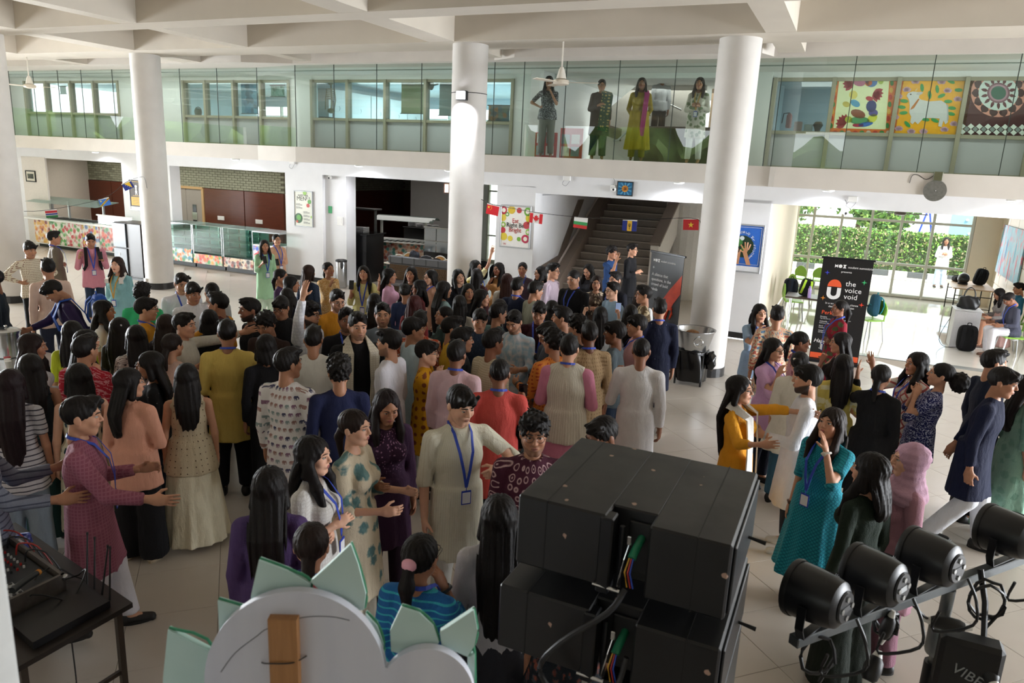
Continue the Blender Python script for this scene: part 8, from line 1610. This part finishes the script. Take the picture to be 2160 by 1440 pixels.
# ---- bar of stage lamps on a tripod
A0, A1 = Vector((1.20, 2.62, 1.45)), Vector((2.95, 3.56, 1.45)); D_ = (A1 - A0).normalized()
def wst(v): return to_st(Vector(v))
o = thing('lamp_bar', 'grey steel tee bar and tripod carrying the stage lamps', 'stand', *wst((2.2, 3.15, 0))); pa, pb = Vector(wst(A0)), Vector(wst(A1)); dst = (pb - pa).normalized(); nst = Vector((-dst.y, dst.x, 0))
R = Matrix(((dst.x, nst.x, 0, pa.x), (dst.y, nst.y, 0, pa.y), (0, 0, 1, pa.z), (0, 0, 0, 1))); Lb = (pb - pa).length
part('bar', MB().bbox(0, Lb, -.025, .025, -.045, .0, .004, R), mat('#6a6f72', .35, .7), o); pm = pa + dst*(Lb*.53); part('pole', MB().tube([(pm.x, pm.y, 1.40), (pm.x, pm.y, .75)], .028, 12), mat('#8a8f92', .3, .8), o, True); part('collar', MB().lathe([(.05, 0), (.055, .02), (.055, .16), (.04, .18)], 14, (pm.x, pm.y, 1.05)), mat('#8a8f92', .35, .7), o, True)
part('knob', MB().tube([(pm.x, pm.y, 1.13), (pm.x + .09, pm.y - .03, 1.12)], .009, 8).tube([(pm.x + .07, pm.y - .05, 1.14), (pm.x + .10, pm.y + .0, 1.11)], .008, 6), M_CHROME, o); part('lower_pole', MB().tube([(pm.x, pm.y, 1.0), (pm.x, pm.y, .05)], .045, 12), M_BLACKM, o, True)
for k in range(3): q = k*2.094 + .6; part('leg', MB().tube([(pm.x, pm.y, .75), (pm.x + .55*math.cos(q), pm.y + .55*math.sin(q), .02)], .02, 8), M_BLACKM, o)
for k, (fr, lb) in enumerate(((.055, 'black stage lamp at the left end of the bar'), (.235, 'black stage lamp second from the left with a white maker label'), (.43, 'black stage lamp third from the left over the tripod pole'), (.735, 'black stage lamp at the right end of the bar'))):
    c = A0 + D_*((A1 - A0).length*fr) + Vector((0, 0, .155)); o = thing('stage_lamp', lb, 'stage lamp', *wst((c.x, c.y, c.z)), 'stage lamps on the bar'); ax = Vector((-.62 + .07*k, .70, -.06)).normalized()
    cs = Vector(wst(c)); axs = Vector((ax.x*EX + ax.y*EY, -ax.x*EY + ax.y*EX, ax.z)); M4 = Matrix.Translation(cs) @ axs.to_track_quat('Z', 'Y').to_matrix().to_4x4() @ Matrix.Scale(.83, 4)
    part('housing', MB().lathe([(.085, -.13), (.115, -.11), (.128, -.06), (.135, .02), (.14, .115), (.132, .125)], 28, (0, 0, 0), M4), mat('#131418', .38, .1, grain=.2, gscale=25), o, True)
    part('front_ring', MB().lathe([(.143, .10), (.146, .115), (.143, .13), (.12, .128)], 28, (0, 0, 0), M4, cap=False), M_BLACK, o, True); part('lens', MB().lathe([(.122, .120), (.06, .124), (.0, .124)], 24, (0, 0, 0), M4, cap=False), mat('#5a6068', .15, .4), o)
    for j in range(5): part('vent', MB().box(-.004, .004, .126, .137, -.05 + .0*j, .02, M4 @ Matrix.Rotation(.5 + j*.16, 4, 'Z')), M_BLACK, o)
    bp = part('back_panel', MB().lathe([(.082, -.134), (.075, -.142), (.0, -.142)], 24, (0, 0, 0), M4, cap=False), mat('#303236', .3, .3), o)
    for qx, qy in ((-.05, .0), (.05, .0), (0, -.05), (.0, .045)): part('socket', MB().lathe([(.014, -.15), (.014, -.14)], 10, (qx, qy, 0), M4), M_STEEL, bp)
    part('label_plate', MB().box(-.035, .035, -.02, .01, -.1445, -.142, M4), mat('#c8ccd0', .4) if k in (1, 3) else M_BLACK, bp)
    yk = MB(); zb_ = A0.z; side = axs.cross(Vector((0, 0, 1))).normalized(); foot = Vector((cs.x, cs.y, zb_ + .005))
    for sg in (-1, 1): yk.strip([tuple(cs + side*.125*sg), tuple(cs + side*.125*sg + Vector((0, 0, -.10))), tuple(foot + side*.10*sg + Vector((0, 0, .0)))], .035, tuple(side*sg), .006)
    yk.strip([tuple(foot - side*.10), tuple(foot + side*.10)], .035, (0, 0, 1), .006); part('yoke', yk, M_BLACKM, o)
    lp_ = [cs - axs*.14 + Vector((.02, 0, -.03)), cs - axs*.19 + Vector((.02, 0, -.12)), cs - axs*.17 + Vector((.05, .02, -.25)), cs - axs*.10 + Vector((-.03, 0, -.33)), cs - axs*.14 + Vector((-.06, 0, -.22))]; part('lead', MB().tube([tuple(q) for q in lp_], .007, 6), M_BLACK, o, True)
def coil(label, p, r, n=3):
    c = Vector(wst(p)); rg = random.Random(int(p[0]*1000)); pts = [(c.x + r*(1 + .12*rg.random())*math.cos(q), c.y + .03*math.sin(q*1.3) - .02*rg.random(), c.z + r*1.35*math.sin(q) + .02*rg.random()) for q in np.linspace(0, 2*math.pi*n, 14*n)]
    pts.append((c.x + .02, c.y, c.z - r*1.9)); solo('cable_coil', MB().tube(pts, .008, 6), M_BLACK, label, 'cable', tuple(c), 'cables hanging from the lamp bar', sm=True)
def plug(label, a, b, r=.022):
    a, b = Vector(wst(a)), Vector(wst(b)); d = b - a; o = thing('power_connector', label, 'connector', *a, group='connectors hanging from the lamp bar'); part('body', MB().tube([tuple(a), tuple(a + d*.15), tuple(a + d*.5), tuple(a + d*.85), tuple(b)], [r*.6, r*.95, r*1.1, r*.95, r*.6], 12), M_BLACK, o, True)
    for q, e in ((a, -d.normalized()), (b, d.normalized())): part('collar', MB().tube([tuple(q), tuple(q + e*.03)], [r*.62, r*.35], 10), M_WHITEP, o, True)
def pxY(x, y, Y): d = ray(x, y); return Vector((0, 0, CAM_H)) + d*(Y/d.y)
coil('black cable coil hanging below the second stage lamp', pxY(1868, 1310, 2.9), .045); coil('black cable coil hanging below the right part of the lamp bar', pxY(2080, 1270, 3.1), .07, 2); coil('black cable loop hanging under the left stage lamp', pxY(1725, 1385, 2.65), .06, 1)
plug('black connector with white collars floating level beside the pole', pxY(1962, 1308, 3.05), pxY(2035, 1322, 3.0), .03); plug('black connector pointing down beside the right cable', pxY(2070, 1385, 3.0), pxY(2095, 1440, 2.9), .038); plug('black connector hanging at the lower middle', pxY(1850, 1385, 2.8), pxY(1830, 1436, 2.75), .036); plug('short black connector below the second lamp coil', pxY(1880, 1300, 2.85), pxY(1862, 1345, 2.85), .026)
solo('hanging_cable', MB().tube([wst(pxY(2068, 1200, 3.15)), wst(pxY(2078, 1270, 3.1)), wst(pxY(2074, 1380, 3.0))], .014, 8), M_BLACK, 'straight black cable hanging at the right of the lamp pole', 'cable', wst(pxY(2074, 1380, 3.0)), sm=True); solo('hanging_cable', MB().tube([wst(pxY(1920, 1270, 3.0)), wst(pxY(1950, 1300, 3.05)), wst(pxY(1962, 1308, 3.05))], .007, 6), M_BLACK, 'thin black cable leading to the level connector', 'cable', wst(pxY(1920, 1270, 3.0)), sm=True)
q = wst(pxY(2040, 1400, 3.0)); o = thing('sound_bag', 'black case lettered VIBE hanging on the tripod pole', 'case', *q); part('body', MB().bbox(q[0] - .13, q[0] + .13, q[1] - .06, q[1] + .06, q[2] - .14, q[2] + .14, .02), mat('#121316', .5), o); text('lettering', 'VIBE', q[0] - .01, q[1] - .062, q[2] - .04, .07, mat('#9aa0a4', .4, .3), o, 'CENTER', tilt=.35)
# ---- foam cut-out with petals
YF = 1.62
def foam(pts, y0, y1, mb=None):
    mb = mb or MB(); q = [pxY(x, y, YF) for x, y in pts]; P2 = [(v.x, v.z) for v in q]; a = sum(P2[i][0]*P2[(i + 1) % len(P2)][1] - P2[(i + 1) % len(P2)][0]*P2[i][1] for i in range(len(P2)))
    if a < 0: P2 = P2[::-1]
    k = len(P2); vs = [to_st(Vector((x, y0, z))) for x, z in P2] + [to_st(Vector((x, y1, z))) for x, z in P2]
    return mb.add(vs, [tuple(range(k)), tuple(range(2*k - 1, k - 1, -1))] + [(i, i + k, (i + 1) % k + k, (i + 1) % k) for i in range(k)])
b_ = pxY(604, 1440, YF); o = thing('foam_cutout', 'white foam flower cut-out with pale green petals on a wooden batten', 'decoration', *to_st(Vector((b_.x, b_.y, 0))))
n = NT('ribbed_foam'); n.set(.6); v = n.coord('Object', (1, 1, .1)); f = n.noise(v, 16, 2); n.col(n.mix(f, lin('#c3c6d4'), lin('#dcdde6'))); n.b.inputs['Subsurface Weight'].default_value = 0; MF = n.m
big = [(438, 1640)] + [(625 + 190*math.cos(q)*1.0, 1425 - 183*math.sin(q)) for q in np.linspace(math.pi*.98, 0.12, 26)] + [(808, 1640)]
part('foam_board', foam(big, YF - .012, YF + .012), MF, o, True, 50, label='large rounded white foam lobe'); part('foam_board', foam([(795, 1640), (800, 1398)] + [(900 + 101*math.cos(q), 1465 - 102*math.sin(q)) for q in np.linspace(2.5, .1, 18)] + [(1000, 1640)], YF - .010, YF + .014), MF, o, True, 50, label='small rounded white foam lobe')
n = NT('petal_foam'); n.set(.6); v = n.coord('Object'); n.col(n.mix(n.noise(v, 5, 2), lin('#a8c9c0'), lin('#c9dcd8'))); MPF = n.m; n = NT('green_edge'); n.set(.7); v = n.coord('Object'); n.col(n.mix(n.noise(v, 40, 3), lin('#1f6a4a'), lin('#4fa07a'))); MPE = n.m
PET = [[(346, 1338), (450, 1392), (470, 1640), (330, 1640), (336, 1440)], [(452, 1276), (512, 1294), (560, 1320), (470, 1400), (456, 1350)], [(540, 1190), (600, 1212), (650, 1240), (640, 1300), (520, 1300), (524, 1262)], [(736, 1156), (752, 1200), (768, 1262), (764, 1296), (720, 1300), (650, 1236), (690, 1200)], [(768, 1304), (792, 1330), (806, 1370), (800, 1420), (770, 1360)], [(844, 1290), (882, 1302), (912, 1330), (924, 1366), (880, 1400), (822, 1384), (820, 1340)], [(998, 1296), (1006, 1340), (1000, 1372), (985, 1396), (930, 1372), (926, 1344)], [(985, 1398), (1000, 1390), (998, 1640), (985, 1640)]]
for pl in PET:
    p_ = part('petal', foam(pl, YF + .02, YF + .038), MPF, o); q = [pxY(x, y, YF) for x, y in pl[:4]]; part('painted_edge', MB().tube([to_st(Vector((v.x, YF + .029, v.z))) for v in q], .004, 5), MPE, p_)
wt, wb = pxY(604, 1290, YF), pxY(616, 1440, YF); m = MB(); x0 = wt.x; vs = []
bt = [(x0 - .036, wt.z), (x0 + .036, wt.z + .002), (x0 + .048, 0.0), (x0 - .024, 0.0)]
k4 = MB(); vv = [to_st(Vector((x, YF - .035, z))) for x, z in bt] + [to_st(Vector((x, YF - .012, z))) for x, z in bt]; k4.add(vv, [(0, 3, 2, 1)[::-1], (4, 5, 6, 7)[::-1], (0, 1, 5, 4), (1, 2, 6, 5), (2, 3, 7, 6), (3, 0, 4, 7)])
part('batten', k4, wood_mat('#8a5a30', '#b98650', (20, 20, 1.2)), o, label='orange-brown wooden batten'); w0, w1 = pxY(556, 1390, YF), pxY(650, 1376, YF); wm_ = pxY(600, 1380, YF)
part('binding_wire', MB().tube([to_st(Vector((w0.x, YF - .013, w0.z))), to_st(Vector((wm_.x - .03, YF - .037, wm_.z))), to_st(Vector((wm_.x + .03, YF - .037, wm_.z + .005))), to_st(Vector((w1.x, YF - .013, w1.z)))], .0018, 5), M_BLACK, o)
pc = [pxY(*q, YF) for q in ((470, 1410), (500, 1370), (545, 1335), (570, 1318), (640, 1296), (700, 1294), (740, 1302))]; part('pencil_line', MB().tube([to_st(Vector((v.x, YF - .0125, v.z))) for v in pc], .0011, 4), mat('#5a5c66', .7), o)
# ---- mixing desk on its table
TA, TB, TC_ = Vector((-3.06, 4.33, 0)), Vector((-2.08, 3.66, 0)), Vector((-2.36, 3.08, 0)); ux = (TB - TA); uy = (TC_ - TB); LX, LY = ux.length, uy.length; ux.normalize(); uy.normalize()
def tb(u, v, z): q = TA + ux*u + uy*v; return to_st(Vector((q.x, q.y, z)))
def tbox(mb, u0, u1, v0, v1, z0, z1): return mb.add([tb(u, v, z) for z in (z0, z1) for u, v in ((u0, v0), (u0, v1), (u1, v1), (u1, v0))], [(0, 3, 2, 1), (4, 5, 6, 7), (0, 1, 5, 4), (1, 2, 6, 5), (2, 3, 7, 6), (3, 0, 4, 7)])
o = thing('equipment_table', 'dark folding table carrying the mixing desk at lower left', 'table', *tb(LX*.5, LY*.5, 0)[:2]); part('table_top', tbox(MB(), -.3, LX, 0, LY, .72, .75), mat('#241d1a', .4), o)
for u in (-.2, LX - .08):
    for v in (.06, LY - .06): part('leg', tbox(MB(), u, u + .035, v - .017, v + .017, 0, .72), mat('#4a4038', .5, .3), o)
    part('crossbar', tbox(MB(), u, u + .02, .06, LY - .06, .3, .325), mat('#4a4038', .5, .3), o)
part('long_rail', tbox(MB(), -.2, LX - .06, LY - .09, LY - .07, .33, .35), mat('#3a322c', .5, .3), o)
o = thing('mixing_desk', 'silver edged mixing desk in an open flight case', 'mixer', *tb(LX*.33, LY*.55, .75)); u0, u1, v0, v1 = -.12, .78, .18, LY + .02
part('case', tbox(tbox(tbox(tbox(tbox(MB(), u0, u1, v0, v1, .752, .78), u0, u1, v0, v0 + .02, .78, .87), u0, u1, v1 - .02, v1, .78, .85), u0, u0 + .02, v0, v1, .78, .87), u1 - .02, u1, v0, v1, .78, .87), mat('#6f6a66', .4, .5, grain=.2), o); part('panel', tbox(MB(), u0 + .03, u1 - .03, v0 + .03, v1 - .03, .79, .835), mat('#33373c', .4), o)
part('case_lid_slot', tbox(MB(), .2, .72, v1, v1 + .004, .77, .82), M_BLACK, o); part('case_corner', MB().ball(tb(u1, v1, .80), .025, 8, 6).ball(tb(u1, v0, .85), .02, 8, 6), M_STEEL, o, True)
for i in range(12):
    for j in range(6): part('control_knob', MB().lathe([(.007, 0), (.006, .014)], 8, tb(.0 + i*.042, v0 + .09 + j*.036, .835)), [mat('#c8ccd0', .4), mat('#a82a2a', .4), mat('#22252a', .4)][(j + (i % 5 == 0)) % 3], o)
    part('fader', tbox(MB(), -.007 + i*.042, .007 + i*.042, v1 - .15 + .03*math.sin(i*1.7), v1 - .128 + .03*math.sin(i*1.7), .835, .848), mat('#d8dadc', .4), o)
part('button_block', tbox(MB(), .56, .72, v0 + .2, v0 + .30, .835, .838), mat('#b8bcc0', .4), o)
for i in range(4):
    for j in range(3): part('button', MB().lathe([(.010, 0), (.010, .006)], 8, tb(.575 + i*.042, v0 + .215 + j*.032, .838)), mat('#4a4d52', .4), o)
part('display', tbox(MB(), .50, .56, v1 - .16, v1 - .10, .835, .837), emis('#2a4cff', 3), o)
for k in range(4): part('jack_lead', MB().tube([tb(.05 + .12*k, v0 + .06, .84), tb(.08 + .12*k, v0 + .05, .92), tb(.16 + .12*k, v0 - .02, .90), tb(.2 + .12*k, v0 - .08, .76)], .005, 5), mat(['#a02a22', '#151517', '#a02a22', '#151517'][k], .5), o, True)
c = [tb(.66, v0 + .10, .88), tb(.72, v0 + .26, .88)]; o = thing('microphone', 'grey handheld microphone lying across the mixing desk', 'microphone', *c[0]); part('body', MB().tube([c[0], ((c[0][0] + c[1][0])/2, (c[0][1] + c[1][1])/2, .885), c[1]], [.016, .018, .02], 10), mat('#3a3f42', .35, .4), o, True); part('ring', MB().tube([c[0], tb(.655, v0 + .085, .88)], .0175, 10), mat('#c8822a', .5), o, True)
o = thing('wireless_receiver', 'flat black wireless receiver with four aerials at the table corner', 'receiver', *tb(LX - .2, .2, .75)); part('case', tbox(MB(), LX - .36, LX - .06, .10, LY - .12, .752, .795), mat('#131316', .4), o); part('power_light', MB().ball(tb(LX - .355, LY - .118, .775), .006, 7, 5), emis('#ff2020', 6), o)
for k in range(4): part('aerial', MB().tube([tb(LX - .34 + .085*k, .09, .78), tb(LX - .38 + .085*k + (.06 if k == 2 else 0), .04, 1.06)], [.006, .0045], 6).tube([tb(LX - .38 + .085*k + (.06 if k == 2 else 0), .04, 1.06), tb(LX - .381 + .085*k + (.06 if k == 2 else 0), .039, 1.075)], .0065, 6), M_BLACK, o)
solo('looped_cable', MB().tube([tb(LX - .42 + .14*math.cos(q), .22 + .16*math.sin(q), .76 + .10*max(0, math.sin(q*1.5))) for q in np.linspace(0, 4*math.pi, 30)], .005, 5), M_BLACK, 'thin black cable looped on the table beside the receiver', 'cable', tb(LX - .42, .22, .76), sm=True)
for k in range(4): solo('dangling_cable', MB().tube([tb(.5 + .12*k, LY - .02, .80), tb(.52 + .12*k, LY + .03, .74), tb(.50 + .13*k, LY + .03, .4), tb(.56 + .10*k, LY + .04, .15), tb(.5 + .15*k, LY + .10, .01)], .007, 6), M_BLACK, ['black cable dangling from the table, first from the frame edge', 'black cable dangling from the table, second from the frame edge', 'black cable dangling from the table, third from the frame edge', 'black cable dangling from the table beside its leg'][k], 'cable', tb(.5 + .12*k, LY - .02, .4), 'cables below the mixing desk', sm=True)
solo('knotted_wire', MB().tube([tb(LX - .02, .35, .74), tb(LX + .01, .36, .55), tb(LX + .03, .37, .5), tb(LX - .0, .36, .45), tb(LX + .02, .36, .42), tb(LX + .0, .38, .2), tb(LX - .12, .4, .08), tb(LX - .2, .42, .14)], .004, 5), M_BLACK, 'thin knotted wire hanging from the table corner', 'cable', tb(LX, .36, .4), sm=True)
o = thing('lanyard_heap', 'heap of blue lanyards with white cards on the equipment table', 'lanyards', *tb(.0, .12, .75)); rg = random.Random(3)
for k in range(7): a0 = rg.random()*6; part('strap', MB().strip([tb(.02 + .12*math.cos(a0 + q)*(.6 + .5*rg.random()), .14 + .09*math.sin(a0 + q), .755 + .006*k + .01*rg.random()) for q in np.linspace(0, 4.5, 12)], .016, (0, 0, 1), .002), mat('#2238b0', .5), o)
for k in range(4): part('card', tbox(MB(), .0 + .05*k, .06 + .05*k, .10 + .02*k, .18 + .02*k, .775 + .006*k, .778 + .006*k), mat('#e0e2ea', .4), o)
# ---- pale post at the left edge, close to the lens
e_ = pxY(48, 1440, 1.2); q0 = to_st(Vector((e_.x, 1.2, 0))); struct('wall_post', MB().bbox(q0[0] - .5, q0[0], q0[1] - .14, q0[1], 0, 5.3, .01), mat('#c9cac8', .6))
# ================================================================ finishing passes
roots = [ob for ob in COL.objects if ob.name.startswith('person') and ob.parent is None and ob.location.z < .01 and not ob.get('group', '').startswith('people')]
home = {ob: Vector((ob.location.x, ob.location.y)) for ob in roots}; pos = {ob: home[ob].copy() for ob in roots}
for it in range(60):
    for i, a in enumerate(roots):
        for b in roots[i + 1:]:
            d = pos[b] - pos[a]
            if d.length < .42:
                if d.length < 1e-4: d = Vector((.01, .01))
                k = (.42 - d.length)*.25; d = d.normalized()*k; pos[a] -= d; pos[b] += d
    for a in roots:
        d = pos[a] - home[a]
        if d.length > .19: pos[a] = home[a] + d.normalized()*.19
for a in roots:
    d = pos[a] - home[a]; a.location.x += d.x; a.location.y += d.y
    for q in ATT.get(a, ()): q.location.x += d.x; q.location.y += d.y
bpy.context.view_layer.update(); dg = bpy.context.evaluated_depsgraph_get()
for ob in [x for x in COL.objects if x.type == 'FONT']:
    me = bpy.data.meshes.new_from_object(ob.evaluated_get(dg)); n2 = bpy.data.objects.new('lettering', me); COL.objects.link(n2); n2.parent = ob.parent; n2.matrix_basis = ob.matrix_basis.copy(); bpy.data.objects.remove(ob)
